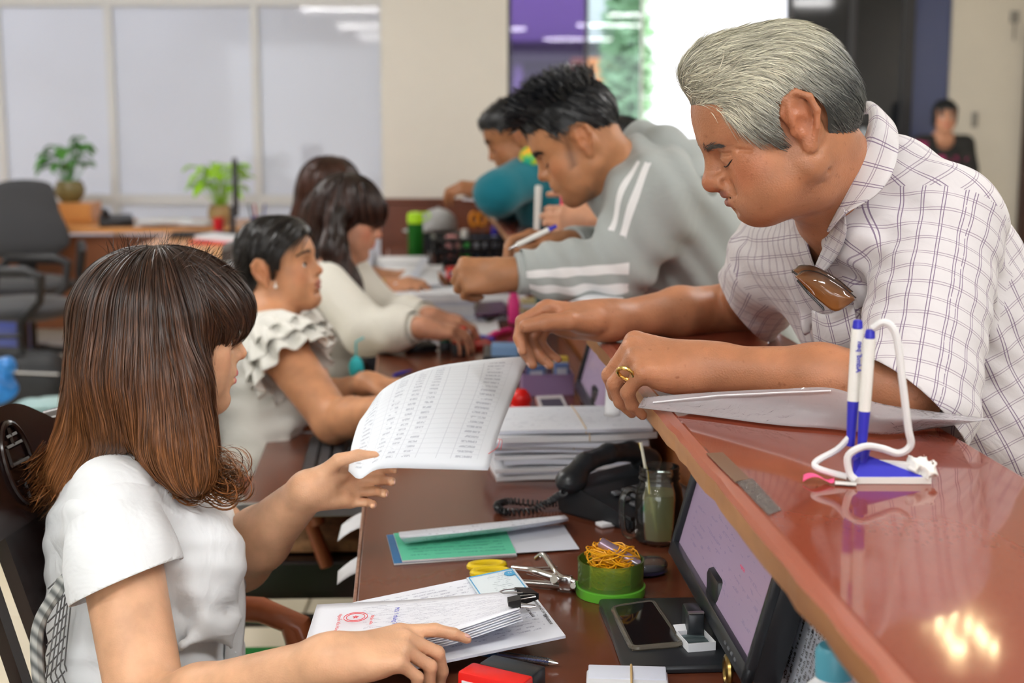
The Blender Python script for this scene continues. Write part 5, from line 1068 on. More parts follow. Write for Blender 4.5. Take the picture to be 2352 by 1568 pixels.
# ---------------- man in a teal shirt with a bright collar, further along the counter
def teal_man():
    H = head_frame(P(1190, 318, 4.75), math.radians(170), math.radians(27)); R, o = H; sc = 1.0
    nb, sn, sf = P(1215, 368, 4.85), P(1215, 405, 4.72), P(1225, 385, 5.05); uc, be, pel = P(1255, 430, 4.88), P(1305, 540, 4.95), P(1325, 640, 5.0)
    skin = skin_mat('skin_teal_man', (.36, .15, .065), (.25, .09, .06), rough=.42, blush=(1.0, .75, .68))
    E1, W1 = P(1142, 446, 4.60), P(1118, 434, 4.80); E2, W2 = P(1165, 462, 5.1), P(1110, 458, 4.95)
    hd = dict(f=(-.95, .1, .05), t=(0, 1, 0), n=(0, .3, -.9), curls=[(.5, .8, .4)]*4)
    b, sd, _ = figure('man in a teal shirt with lime and orange collar leaning on the far counter', H, sc, skin, dict(male=True), nb, sn, sf, uc, be, pel, [(sn, E1, W1, hd), (sf, E2, W2, None)], neck=.058, ua=(.052, .044), fa=(.04, .028), h=.006)
    closed_lash(H, b, 1.0, .0016); brows(H, b, M_mouthd, 1.0, .034, 1.2)
    teal = cloth_mat('teal_cotton', (.004, .15, .20), rough=.8, wr=.3)
    S = dress_sdf(nb, sn, sf, uc, be, pel, sd, (.19, .13), (.18, .13), (.18, .14), .075); S.disp = lambda p: .004*noise3(p, 15, 6)
    sdf_obj('shirt', S, .009, teal, b, clip=[lambda V: -capd(V, nb+A(-.05, 0, .07), nb, .064)], solid=.002)
    for sh, E in ((sn, E1), (sf, E2)): sleeve('sleeve', [sh, E, W1 if sh is sn else W2], [.078, .068, .056], teal, b, .009, [((E+.62*(W1-E), W1-E) if sh is sn else (E+.6*(W2-E), W2-E))], 9, lambda p: .005*noise3(p, 22, 3))
    m = mat('lime_collar', (.25, .62, .08), rough=.7); nt = m.node_tree; pb = nt.nodes['Principled BSDF']; tc = N(nt, 'ShaderNodeTexCoord'); vo = N(nt, 'ShaderNodeTexNoise'); vo.inputs['Scale'].default_value = 30; nt.links.new(tc.outputs['Object'], vo.inputs[0])
    rp = N(nt, 'ShaderNodeValToRGB'); rp.color_ramp.interpolation = 'CONSTANT'; rp.color_ramp.elements[0].color = (.02, .45, .25, 1); rp.color_ramp.elements[1].color = (.30, .62, .06, 1); rp.color_ramp.elements[1].position = .45; e = rp.color_ramp.elements.new(.57); e.color = (.9, .42, .03, 1); nt.links.new(vo.outputs['Fac'], rp.inputs[0]); nt.links.new(rp.outputs[0], pb.inputs['Base Color'])
    S = Sdf(); S.ell(P(1216, 362, 4.66), (.034, .03, .036), .02); S.chain([nb+A(-.075, -.03, .0), nb+A(-.03, -.075, .015), nb+A(.03, -.07, .045), nb+A(.06, 0, .06), nb+A(.03, .07, .04), nb+A(-.05, .06, .01)], [.02, .026, .026, .024, .024, .02], .02); sdf_obj('collar', S, .007, m, b)
    hm = MATS['hair_jet']
    hx = [-.12, -.07, -.045, -.034, -.02, -.01, .02, .034, .05, .065, .08, .1, .14]; hz = [-.055, -.045, -.035, -.005, .02, .044, .040, .030, .052, .066, .076, .082, .084]
    hairdo(b, H, sc, lambda s: (s.ell((-.006, 0, .054), (.101, .081, .089), 0), s.ell((.05, 0, .095), (.048, .056, .03), .03)), lambda q: np.interp(q[:, 0], hx, hz)-q[:, 2], .008, hm, hm, 700, lambda p, g, t: (A(-.2, 0, -.3)+0*p)@R.T+g*.3, 5, .005, .003, 2)
    legs_standing(b, A(pel[0]+.02, pel[1], .9), sd, A(-1, 0, 0))
teal_man()

# ---------------- person in black between the two men, only hands and sleeve showing
def black_shirt():
    H = head_frame(P(1425, 385, 3.95), math.radians(178), math.radians(25)); R, o = H
    nb, sn, sf = P(1448, 420, 4.0), P(1450, 440, 3.87), P(1455, 425, 4.2); uc, be, pel = P(1490, 470, 4.05), P(1540, 600, 4.1), P(1560, 700, 4.12)
    skin = skin_mat('skin_black_shirt', (.60, .31, .19), (.5, .15, .12)); E1, W1 = P(1440, 530, 3.8), P(1362, 512, 3.75); E2, W2 = P(1420, 512, 4.1), P(1345, 480, 3.95)
    b, sd, _ = figure('person in a black shirt half hidden behind the grey tracksuit, hands clasped', H, 1.0, skin, dict(male=False), nb, sn, sf, uc, be, pel,
        [(sn, E1, W1, dict(f=(-.97, .1, .1), t=(0, .3, .9), n=(0, .9, -.2), curls=[(.5, .7, .4)]*4, sc=.95)), (sf, E2, W2, dict(f=(-.8, -.3, -.3), t=(0, -.5, .8), n=(-.2, -.9, 0), curls=[(.6, .8, .4)]*4, sc=.95))], neck=.05, ua=(.05, .042), fa=(.04, .027), h=.006)
    bl = cloth_mat('black_cotton', (.012, .012, .014), rough=.85)
    S = dress_sdf(nb, sn, sf, uc, be, pel, sd, (.17, .12), (.16, .12), (.17, .13), .07); S.chain([sn, E1], [.072, .06], .04); S.chain([sf, E2], [.07, .055], .04)
    sdf_obj('shirt', S, .009, bl, b, clip=[lambda V: -capd(V, nb+A(-.08, 0, .08), nb, .06), plane_cut(E1, E1-sn, .1), plane_cut(E2, E2-sf, .1)], solid=.002)
    hx = [-.12, -.05, -.03, -.01, .02, .04, .06, .1, .14]; hz = [-.10, -.09, -.02, .03, .03, .03, .06, .08, .084]
    hairdo(b, H, 1.0, lambda s: (s.ell((-.006, 0, .054), (.102, .082, .09), 0), s.ell((-.06, 0, -.02), (.05, .06, .07), .03)), lambda q: np.interp(q[:, 0], hx, hz)-q[:, 2], .009, MATS['hair_jet'], MATS['hair_jet'], 500, lambda p, g, t: A(.2, 0, -.8)+0*p, 6, .008, .004, 2)
    legs_standing(b, A(pel[0], pel[1], .9), sd, A(-1, 0, 0))
    c = P(1293, 492, 3.78); B().cyl(c+A(0, 0, -.04), c+A(.004, 0, .05), .011, n=14, bev=.002).get('lipstick_tube', mat('pink_plastic', (.8, .06, .14), rough=.3), b)
black_shirt()

# ---------------- woman far behind by the cream wall
def far_woman():
    H = head_frame(P(2170, 270, 10.7), math.radians(-95), math.radians(4)); R, o = H
    c = o; nb = c+A(0, .02, -.15); sn, sf = c+A(.17, .02, -.20), c+A(-.17, .02, -.20); uc, be, pel = c+A(0, .03, -.32), c+A(0, .03, -.55), c+A(0, .03, -.62)
    skin = skin_mat('skin_far_woman', (.60, .30, .19), (.55, .14, .12))
    E1, W1, E2, W2 = c+A(.22, .0, -.47), c+A(.21, -.06, -.70), c+A(-.22, 0, -.47), c+A(-.21, -.06, -.70); hd = dict(f=(0, -.1, -1), t=(0, -1, 0), n=(-1, 0, 0), curls=[(.2, .3, .2)]*4, sc=.95)
    b, sd, _ = figure('woman in a dark patterned top standing far back by the cream wall', H, .98, skin, dict(male=False, closed=False), nb, sn, sf, uc, be, pel, [(sn, E1, W1, hd), (sf, E2, W2, dict(hd, n=(1, 0, 0)))], neck=.048, ua=(.05, .042), fa=(.04, .028), h=.008)
    eyes(H, b); brows(H, b, M_mouthd, .98)
    m = mat('dark_print', (.02, .018, .02), rough=.8); nt = m.node_tree; pb = nt.nodes['Principled BSDF']; tc = N(nt, 'ShaderNodeTexCoord'); vo = N(nt, 'ShaderNodeTexNoise'); vo.inputs['Scale'].default_value = 9; nt.links.new(tc.outputs['Object'], vo.inputs[0]); rp = N(nt, 'ShaderNodeValToRGB'); rp.color_ramp.interpolation = 'CONSTANT'; rp.color_ramp.elements[0].color = (.02, .02, .02, 1); rp.color_ramp.elements[1].color = (.35, .03, .14, 1); rp.color_ramp.elements[1].position = .60; nt.links.new(vo.outputs['Fac'], rp.inputs[0]); nt.links.new(rp.outputs[0], pb.inputs['Base Color'])
    S = dress_sdf(nb, sn, sf, uc, be, pel, A(1, 0, 0), (.17, .11), (.16, .11), (.18, .13), .062); S.cap(sn, c+A(.21, .01, -.40), .066, .07, .03); S.cap(sf, c+A(-.21, .01, -.40), .066, .07, .03)
    sdf_obj('top', S, .012, m, b, clip=[lambda V: -capd(V, nb+A(0, -.03, .1), nb+A(0, -.03, -.02), .075)], solid=.002)
    hairdo(b, H, .98, lambda s: (s.ell((-.006, 0, .05), (.106, .092, .093), 0), s.ell((-.02, 0, -.03), (.08, .09, .07), .04)), lambda q: np.where(q[:, 0] > .04, .07-q[:, 2], -1.0), .01, MATS['hair_jet'], MATS['hair_jet'], 400, lambda p, g, t: A(0, 0, -1)+0*p, 7, .012, .005, 2)
    legs_standing(b, A(pel[0], pel[1], .85), A(1, 0, 0), A(0, -1, 0))
far_woman()

# ------------------------------------------------------------------ chairs and the office behind
M_rose = wood_mat('dark_rosewood', (.010, .0045, .004), (.020, .008, .0065), rough=.20, scale=6, spec=.6)
M_red = wood_mat('worn_red_wood', (.22, .05, .02), (.38, .11, .045), rough=.25, scale=9, stretch=(1, 1, .3))
def carved_chair(name, o, rz, lab, armmat, back_h=1.03, cushion=None):
    """wooden armchair; local +x is where the sitter faces, origin on the floor under the seat centre"""
    c = empty(name, o, rz, lab, 'chair', None)
    B().box((0, 0, .435), (.50, .50, .035), bev=.008).get('seat', M_rose, c, smooth=False)
    B().box((0, .235, .395), (.46, .03, .06)).box((0, -.235, .395), (.46, .03, .06)).box((.235, 0, .395), (.03, .46, .06)).box((-.235, 0, .395), (.03, .46, .06)).get('seat_frame', M_rose, c, smooth=False)['kind'] = 'stuff'
    for s in (1, -1):
        B().box((.225, s*.225, .21), (.045, .045, .42), bev=.005).get('leg', M_rose, c, smooth=False); B().tube([(-.225, s*.225, 0), (-.225, s*.225, .43), (-.255, s*.228, .70), (-.315, s*.23, back_h-.04)], [.023, .024, .022, .02], 10).get('back_post', M_rose, c)
        B().tube([(-.24, s*.245, .62), (-.12, s*.262, .630), (-.02, s*.262, .628), (.045, s*.258, .605), (.065, s*.258, .54)], [.017, .022, .022, .021, .017], 10).get('armrest', armmat, c)
        B().tube([(.03, s*.255, .61), (.05, s*.25, .53), (.08, s*.24, .44)], [.018, .015, .018], 10).get('arm_support', armmat, c)
        B().box((0, s*.225, .14), (.42, .025, .03), bev=.004).get('stretcher', M_rose, c, smooth=False)
    B().box((.225, 0, .17), (.025, .42, .03), bev=.004).get('stretcher', M_rose, c, smooth=False)
    # crest rail with rounded shoulders, splat with an oval medallion
    pts = [(-.27, -.05), (-.265, .0), (-.20, .03), (-.155, .02), (-.12, .035), (-.06, .062), (0, .070), (.06, .062), (.12, .035), (.155, .02), (.20, .03), (.265, 0), (.27, -.05), (.19, -.055), (.13, -.10), (.085, -.10), (-.085, -.10), (-.13, -.10), (-.19, -.055)]
    a = math.atan2(.315-.255, back_h-.04-.70); Mx = Matrix.Translation((-.318, 0, back_h-.02)) @ Matrix.Rotation(-a, 4, 'Y') @ Matrix.Rotation(PI/2, 4, 'Z') @ Matrix.Rotation(PI/2, 4, 'X')
    pts = [tuple(p) for p in spline(np.array(pts[:13]), 61)]+pts[13:]; k = B().prism(pts, .034, (0, 0, -.017)); bmesh.ops.bevel(k.bm, geom=[e for e in k.bm.edges if e.calc_face_angle(0) > .9], offset=.006, segments=2, affect='EDGES'); k.bm.transform(Mx); k.get('crest_rail', M_rose, c, auto=50)
    k = B().prism([(-.085, -.09), (.085, -.09), (.070, -.30), (.06, -.55), (-.06, -.55), (-.07, -.30)], .02, (0, 0, -.01)); k.bm.transform(Mx); k.get('back_splat', M_rose, c, smooth=False)
    for s in (1, -1): k = B().prism([(s*.135, -.08), (s*.16, -.08), (s*.15, -.55), (s*.125, -.55)], .018, (0, 0, -.009)); k.bm.transform(Mx); k.get('back_slat', M_rose, c, smooth=False)
    k = B(); k.tube([(.040*math.cos(t), -.015+.060*math.sin(t), .019) for t in np.linspace(0, 2*PI, 33)[:-1]], .0045, 8, closed=True)
    for p, q in (((-.030, -.015), (.030, -.015)), ((-.024, .012), (.024, .012)), ((-.024, -.042), (.024, -.042)), ((0, .012), (0, .038)), ((0, -.042), (0, -.068)), ((-.016, .026), (.016, .026)), ((-.016, -.056), (.016, -.056)), ((-.022, -.015), (-.022, .012)), ((.022, -.042), (.022, -.015))): k.tube([(*p, .018), (*q, .018)], .0042, 6)
    k.bm.transform(Mx); k.get('medallion', M_rose, c)['kind'] = 'stuff'
    if cushion: B().box((.02, 0, .472), (.44, .42, .035), bev=.014).get('cushion', cushion, c)
    return c
def rotv(v, a): return A(v[0]*math.cos(a)-v[1]*math.sin(a), v[0]*math.sin(a)+v[1]*math.cos(a), v[2])
ca = math.radians(-6)
crest = P(10, 1062, 2.06); off = rotv(A(-.318, .0, 0), ca); o1 = crest-off; o1[2] = 0
c1 = carved_chair('carved_armchair', o1, ca, 'dark carved wooden armchair with an oval medallion behind the woman in front', M_red, crest[2]+.03)
# mesh back support hung on that chair
ms = empty('mesh_back_support', o1+rotv(A(-.135, 0, .585), ca), ca, 'grey mesh lumbar support with a roped rim against the carved armchair', 'cushion')
rim = spline([(-.02, -.19, .24), (-.055, -.20, .16), (-.03, -.215, .0), (.03, -.215, -.14), (.05, -.17, -.17), (.05, .17, -.17), (.03, .215, -.14), (-.03, .215, 0), (-.055, .20, .16), (-.02, .19, .24), (-.01, 0, .26), (-.02, -.19, .24)], 140)
rope = mat('roped_rim', (.30, .31, .30), rough=.7); nt = rope.node_tree; wv = N(nt, 'ShaderNodeTexWave'); wv.inputs['Scale'].default_value = 28; wv.bands_direction = 'DIAGONAL'; tc = N(nt, 'ShaderNodeTexCoord'); nt.links.new(tc.outputs['Object'], wv.inputs[0]); rp = N(nt, 'ShaderNodeValToRGB'); rp.color_ramp.elements[0].color = (.10, .11, .11, 1); rp.color_ramp.elements[1].color = (.46, .47, .45, 1); nt.links.new(wv.outputs['Fac'], rp.inputs[0]); nt.links.new(rp.outputs[0], nt.nodes['Principled BSDF'].inputs['Base Color'])
B().tube(rim[:-1], .0085, 8, closed=True).get('rim', rope, ms)
mb = B()
for i in range(26):
    y = -.19+.38*i/25; mb.tube([(-.045+.02*abs(i-12.5)/12.5, y, .22), (-.05, y, .1), (.0, y, -.06), (.045, y, -.165)], .0011, 4)
for i in range(26): z = -.16+.39*i/25; x = np.interp(z, [-.165, -.06, .1, .22], [.045, 0, -.05, -.04]); mb.tube([(x, -.19, z), (x-.012, 0, z), (x, .19, z)], .0011, 4)
mb.get('mesh_net', mat('net_grey', (.16, .16, .16), rough=.6), ms)['kind'] = 'stuff'
for s in (1, -1): B().tube([(-.05, s*.08, .2), (-.03, s*.08, 0), (.03, s*.08, -.17)], .004, 6).get('wire_rib', mat('steel', (.5, .5, .5), rough=.3, metal=1), ms)
carved_chair('carved_armchair', A(-.50, 3.28, 0), math.radians(2), 'dark carved armchair with worn red arms under the woman in the ruffled blouse', M_red, .98, mat('wicker_cushion', (.42, .22, .10), rough=.8, bump=.6, bscale=90, vary=.4, vscale=60))
carved_chair('carved_armchair', A(-.53, 4.36, 0), math.radians(2), 'dark wooden armchair under the woman in the cream blouse', mat('grey_brown_arm', (.10, .08, .075), rough=.35), .99)
carved_chair('carved_armchair', A(-.70, 5.28, 0), math.radians(4), 'dark wooden armchair under the woman at the far end', M_rose, .88)

# office swivel chairs
M_fab = cloth_mat('charcoal_fabric', (.060, .062, .068), rough=.9, weave=250, bump=.4); M_plas = mat('black_plastic', (.018, .018, .02), rough=.38)
def swivel_chair(o, rz, lab, arms=True):
    c = empty('office_chair', o, rz, lab, 'chair')
    S = Sdf(); S.ell((0, 0, .47), (.25, .255, .055), .02); S.ell((.05, 0, .475), (.22, .24, .05), .03); sdf_obj('seat', S, .014, M_fab, c)
    S = Sdf(); S.ecap((-.265, 0, .68), (-.30, 0, 1.0), (.235, .05), (.165, .045), (0, 1, 0), .02); S.ell((-.27, 0, .72), (.05, .235, .16), .04)
    for z in (.68, .78, .88, .98): S.cap((-.18, -.3, z), (-.18, .3, z), .012, .012, .02, True)
    sdf_obj('backrest', S, .014, M_fab, c); B().box((-.325, 0, .72), (.03, .10, .42), bev=.01).box((-.19, 0, .43), (.28, .07, .03), bev=.008).get('back_bracket', M_plas, c)
    if arms:
        for s in (1, -1): B().tube([(-.20, s*.275, .50), (-.19, s*.29, .62), (-.12, s*.295, .685), (.10, s*.295, .685), (.17, s*.292, .66), (.16, s*.28, .54), (.06, s*.25, .44)], [.02, .02, .024, .028, .026, .02, .018], 10).get('armrest', M_plas, c)
    B().cyl((0, 0, .08), (0, 0, .42), .028, .028, 16).cyl((0, 0, .08), (0, 0, .26), .036, .036, 16).get('gas_lift', M_plas, c)
    for i in range(5):
        a = 2*PI*i/5+.3; e = (.28*math.cos(a), .28*math.sin(a)); l = B().tube([(0, 0, .11), (e[0]*.6, e[1]*.6, .095), (*e, .075)], [.028, .022, .016], 8).get('base_leg', M_plas, c); B().sph((*e, .03), (.028, .028, .03), 10).get('caster', M_plas, l)
    return c
oc = PZ(105, 690, .02)
swivel_chair(A(-2.70, 7.88, 0), math.radians(-72), 'high-backed charcoal office chair with armrests by the orange desk')
swivel_chair(A(-2.42, 6.95, 0), math.radians(5), 'charcoal office chair cut by the left edge of the photo, seat in front')

# orange desks
M_or = wood_mat('orange_laminate', (.62, .26, .07), (.72, .34, .11), rough=.3, scale=3)
def office_desk(o, sx, sy, rz, lab, legs):
    d = empty('office_desk', o, rz, lab, 'desk'); B().box((0, 0, .735), (sx, sy, .03), bev=.004).get('desktop', M_or, d, smooth=False)
    for x in (-sx/2+.03, sx/2-.03): B().box((x, 0, .36), (.03, sy-.06, .72)).get('side_panel', M_or, d, smooth=False)
    B().box((0, legs*(sy/2-.08), .42), (sx-.08, .02, .56)).get('modesty_panel', wood_mat('reddish_panel', (.20, .07, .03), (.28, .10, .04), rough=.4) if legs < 0 else M_or, d, smooth=False); return d
p1_, p2_ = PZ(300, 600, .75), PZ(560, 560, .75)
office_desk((-1.42, 7.25, 0), .98, 1.75, math.radians(2), 'orange wooden office desk in the middle, its bare front corner showing', 1)
office_desk((-2.75, 8.72, 0), 2.75, .74, 0, 'long orange desk along the frosted partition with papers and phone', -1)
D2 = .75
def dp(u, v, z=D2): return PZ(u, v, z)
M_paper = mat('white_paper', (.82, .84, .88), rough=.8); M_paperb = mat('bluish_paper', (.70, .74, .84), rough=.8)
def plant(name, o, lab, leafm, potm, potr, poth, hh, n, size, seed, bowl=True):
    t = empty(name, o, 0, lab, 'plant')
    pr = [(potr*.55, 0), (potr*.9, poth*.3), (potr, poth*.6), (potr*.8, poth), (potr*.72, poth), (potr*.9, poth*.6), (potr*.5, poth*.2)]
    B().lathe(pr, n=24, cap=False).get('pot', potm, t); B().cyl((0, 0, poth*.7), (0, 0, poth*.85), potr*.8, n=20).get('soil', mat('soil', (.06, .04, .025), rough=.9), t)
    r = random.Random(seed); 
    for i in range(n):
        a = r.random()*2*PI; l = hh*(.45+.6*r.random()); rr = hh*.55*r.random()**.6; tip = Vector((rr*math.cos(a), rr*math.sin(a), poth+l-rr*.35)); s = B()
        s.tube([(0, 0, poth*.8), tip*.5+Vector((0, 0, l*.3)), tip], [.003, .002, .0015], 5); d = Vector((math.cos(a), math.sin(a), .5-r.random())).normalized(); w_ = d.cross(Vector((0, 0, 1))).normalized(); L = size*(.7+.6*r.random())
        s.grid(lambda u, v: tip+d*(L*u)+w_*(L*.7*(v-.5)*math.sin(PI*min(1, u*.93+.05))**.7)+Vector((0, 0, L*(.15*math.sin(u*PI)-.25*u*u+.25*abs(v-.5)))), 5, 2)
        s.get('leaf', leafm, t, recalc=False)
    return t
M_leafd = mat('pothos_leaf', (.10, .33, .05), rough=.35); M_leafl = mat('lime_leaf', (.38, .72, .03), rough=.4)
b1 = dp(196, 540)
bx = empty('orange_cabinet', (-2.70, 8.85, .7505), 0, 'small orange wooden cabinet box on the rear desk under the plant', 'cabinet')
B().box((0, 0, .06), (.24, .22, .12), bev=.004).get('body', M_or, bx, smooth=False); B().box((0, -.113, .06), (.20, .008, .09), bev=.003).get('door', M_or, bx, smooth=False)
plant('potted_plant', (-2.74, 8.85, .8705), 'dark green leafy plant in a round olive pot behind the office chair', M_leafd, mat('olive_pot', (.20, .16, .06), rough=.25), .095, .13, .24, 46, .085, 2)
q = PY(505, 470, 8.6); plant('potted_plant', (q[0], 8.6, .7505), 'bright lime green leafy plant on the rear desk beside the screen', M_leafl, mat('tan_pot', (.42, .28, .12), rough=.5), .075, .12, .25, 56, .085, 5)
q = PY(542, 480, 7.85); mo = empty('desk_monitor', (q[0], 7.85, .7505), math.radians(101), 'thin black desk screen seen edge-on beside the lime green plant', 'monitor')
B().box((0, 0, .27), (.44, .03, .30), bev=.006).get('panel', M_plas, mo); B().box((0, .02, .08), (.06, .03, .16), bev=.004).get('neck', M_plas, mo); B().box((0, .03, .008), (.22, .16, .016), bev=.004).get('base', M_plas, mo)
q = dp(268, 518); te = empty('office_phone', (q[0], 8.52, .7505), .3, 'black office telephone on the rear orange desk', 'telephone')
B().box((0, 0, .03), (.20, .18, .05), (.12, 0, 0), bev=.012).get('base', M_plas, te); B().tube([(-.06, -.09, .075), (-.07, 0, .09), (-.06, .09, .075)], [.026, .018, .026], 10).get('handset', M_plas, te)
q = dp(470, 530); kb = empty('computer_keyboard', (-1.68, 7.75, .7505), .15, 'black keyboard on the orange desk left of the red cup', 'keyboard'); B().box((0, 0, .012), (.36, .14, .02), bev=.005).get('case', M_plas, kb)
for r_ in range(4):
    for k_ in range(12): B().box((-.155+.028*k_, -.05+.032*r_, .026), (.022, .024, .008), bev=.002, seg=1).get('key', mat('key_grey', (.05, .05, .055), rough=.5), kb, smooth=False)
q = dp(500, 526); cp = empty('red_cup', (PY(502, 500, 7.95)[0], 7.95, .7505), 0, 'small red cup on the orange desk below the lime plant', 'cup'); B().lathe([(.025, 0), (.032, .09), (.029, .09), (.022, .006)], n=20, cap=False).get('body', mat('red_gloss', (.70, .02, .03), rough=.3), cp); B().cyl((0, 0, .0), (0, 0, .006), .025).get('bottom', MATS['red_gloss'], cp)
q = dp(525, 545); fo = empty('red_folder', (PY(525, 500, 7.45)[0], 7.45, .7505), -.25, 'red folder with white sheets on the orange desk', 'folder'); B().box((0, 0, .006), (.34, .26, .012), bev=.003).get('cover', MATS['red_gloss'], fo, smooth=False); B().box((0, 0.01, .02), (.30, .22, .014), (0, .08, 0)).get('sheets', M_paper, fo, smooth=False)
for i, (u, v, w_, rz) in enumerate(((335, 507, .5, .1), (420, 512, .42, -.2), (385, 522, .3, .35))):
    q = dp(u, v); B().box((0, 0, .004+.006*i), (w_, .25, .008+.004*i)).get('paper_sheaf', M_paper, None, smooth=False, loc=(PY(u, 500, 8.62)[0], 8.62-.04*i, .7505+.007*i), rot=(0, 0, rz))
    tag(bpy.data.objects[[o.name for o in COL.objects if o.name.startswith('paper_sheaf')][-1]], ['wide white paper sheaf on the rear orange desk, leftmost', 'white paper sheaf on the rear orange desk, nearest the lime plant', 'white paper sheaf on the rear orange desk, topmost and between the others'][i], 'paper', 'loose papers on the rear desk')
pe = empty('pen_cup', (PY(592, 500, 7.9)[0], 7.9, .7505), 0, 'pen cup with pens behind the tied black hair', 'pen holder'); B().lathe([(.035, 0), (.04, .1), (.036, .1), (.03, .005)], n=18, cap=False).get('cup', mat('blue_cup', (.12, .16, .5), rough=.4), pe)
for i in range(4): B().cyl((.01*i-.015, .008*(i % 2), .01), (.03*i-.05, .01, .17), .005).get('pen', [M_plas, MATS['red_gloss'], M_paper, MATS['blue_cup']][i], pe)
# things on the floor at the far left
bg = empty('black_bag', (-2.33, 6.45, 0), .1, 'black soft travel bag on the floor at the far left', 'bag')
S = Sdf(); S.ecap((-.18, 0, .17), (.18, 0, .17), (.17, .12), (.17, .12), (0, 0, 1), .03); S.ell((0, 0, .2), (.22, .13, .15), .05); S.disp = lambda p: .008*noise3(p, 22, 3); sdf_obj('body', S, .012, mat('black_nylon', (.015, .017, .02), rough=.55), bg)
B().tube([(-.1, -.05, .3), (-.08, -.07, .42), (.08, -.07, .42), (.1, -.05, .3)], .012, 8).get('handle', MATS['black_nylon'], bg); B().tube([(-.26, -.12, .25), (0, -.14, .27), (.26, -.12, .25)], .004, 6).get('zipper', MATS['steel'], bg)
q = A(-1.70, 4.95, 0); st = empty('cream_stool', (q[0]-.05, q[1]+.12, 0), .1, 'cream topped low table behind the carved armchair with folded cloths', 'table')
B().box((0, 0, .29), (.42, .42, .03), bev=.006).get('top', mat('cream_top', (.78, .72, .56), rough=.5), st, smooth=False)
for x in (-.18, .18):
    for y in (-.18, .18): B().box((x, y, .1375), (.035, .035, .275)).get('leg', MATS['cream_top'], st, smooth=False)
M_tc = cloth_mat('teal_cloth', (.38, .56, .56), rough=.9, wr=.6, wscale=12)
for i in range(4):
    S = Sdf(); S.ell((0, 0, .015), (.16-.012*i, .12-.008*i, .014), .01); S.disp = lambda p, i=i: .005*noise3(p, 40, i); oo = sdf_obj('folded_cloth', S, .008, M_tc, None); oo.location = (q[0]-.02+.01*i, q[1]+.12, (.305+.022*i)); oo.rotation_euler.z = .2*i
    tag(oo, 'pale teal folded cloth on the cream table, '+('lowest of the pile', 'second from the bottom', 'third from the bottom', 'topmost of the pile')[i], 'cloth', 'folded teal cloths')
bb = empty('blue_bag', (q[0]-.16, q[1]+.10, .392), 0, 'crumpled blue and white plastic bag at the left photo edge', 'bag'); S = Sdf(); S.ell((0, 0, .05), (.07, .06, .055), .02); S.cap((.01, 0, .08), (.03, 0, .13), .025, .04, .03); S.disp = lambda p: .008*noise3(p, 45, 2); sdf_obj('body', S, .008, mat('blue_plastic', (.03, .22, .62), rough=.3, vary=.5, vscale=20), bb)
q = PZ(590, 1500, .2); gb = empty('green_bin', (P(560, 1490, 2.76)[0], 2.70, 0), .05, 'green plastic box on the floor beyond the woman in front', 'box')
B().box((0, 0, .15), (.24, .3, .30), bev=.01).get('body', mat('green_plastic', (.02, .22, .045), rough=.35), gb); B().box((0, 0, .31), (.26, .32, .025), bev=.008).get('lid', MATS['green_plastic'], gb)
bc = empty('blue_crate', (-2.75, 7.45, 0), .1, 'blue plastic crate on the floor under the office chairs', 'crate'); B().box((0, 0, .01), (.3, .3, .02)).get('bottom', MATS['blue_cup'], bc)
for i in range(4): a = i*PI/2; B().box((.15*math.cos(a), .15*math.sin(a), .16), (.015 if i % 2 == 0 else .3, .3 if i % 2 == 0 else .015, .32), bev=.003).get('side', MATS['blue_cup'], bc, smooth=False)
# pulled-out keyboard tray at the second place
kt = empty('keyboard_tray', CL(-.46, 3.12, .655), CA, 'red-brown keyboard tray pulled out under the desk of the woman in ruffles', 'tray')
B().box((0, 0, 0), (.40, .62, .018), bev=.003).get('board', M_desk, kt, smooth=False); B().box((.0, -.315, -.005), (.42, .012, .03), bev=.002).get('steel_runner', MATS['steel'], kt, smooth=False); B().box((.0, .315, -.005), (.42, .012, .03), bev=.002).get('steel_runner', MATS['steel'], kt, smooth=False)
k2 = empty('black_keyboard', CL(-.48, 3.10, .664), CA+PI/2, 'black keyboard on the pulled-out tray under her forearm', 'keyboard'); B().box((0, 0, .010), (.42, .15, .018), bev=.005).get('case', M_plas, k2)
for r_ in range(5):
    for k_ in range(14): B().box((-.19+.0292*k_, -.055+.028*r_, .022), (.023, .022, .008), bev=.002, seg=1).get('key', MATS['key_grey'], k2, smooth=False)
for i, (u, v, du) in enumerate(((812, 1215, -.03), (812, 1290, .02))):
    q = PZ(845, v, .69); bb_ = B().grid(lambda a, b: (-.045+.06*a, .10*(b-.5)*(1-.3*i*(1-a)), .02*math.sin(a*2)-.012*(1-a)**2), 6, 4); oo = bb_.get('hanging_sheet', M_paper, None, loc=(q[0]-.005, q[1], .69-.02*i), rot=(0, .12, CA+du), solid=.0006, recalc=False)
    tag(oo, ['white sheet sticking out under the desk edge, farther one', 'white sheet sticking out under the desk edge, nearer one'][i], 'paper', 'sheets under the desk edge')

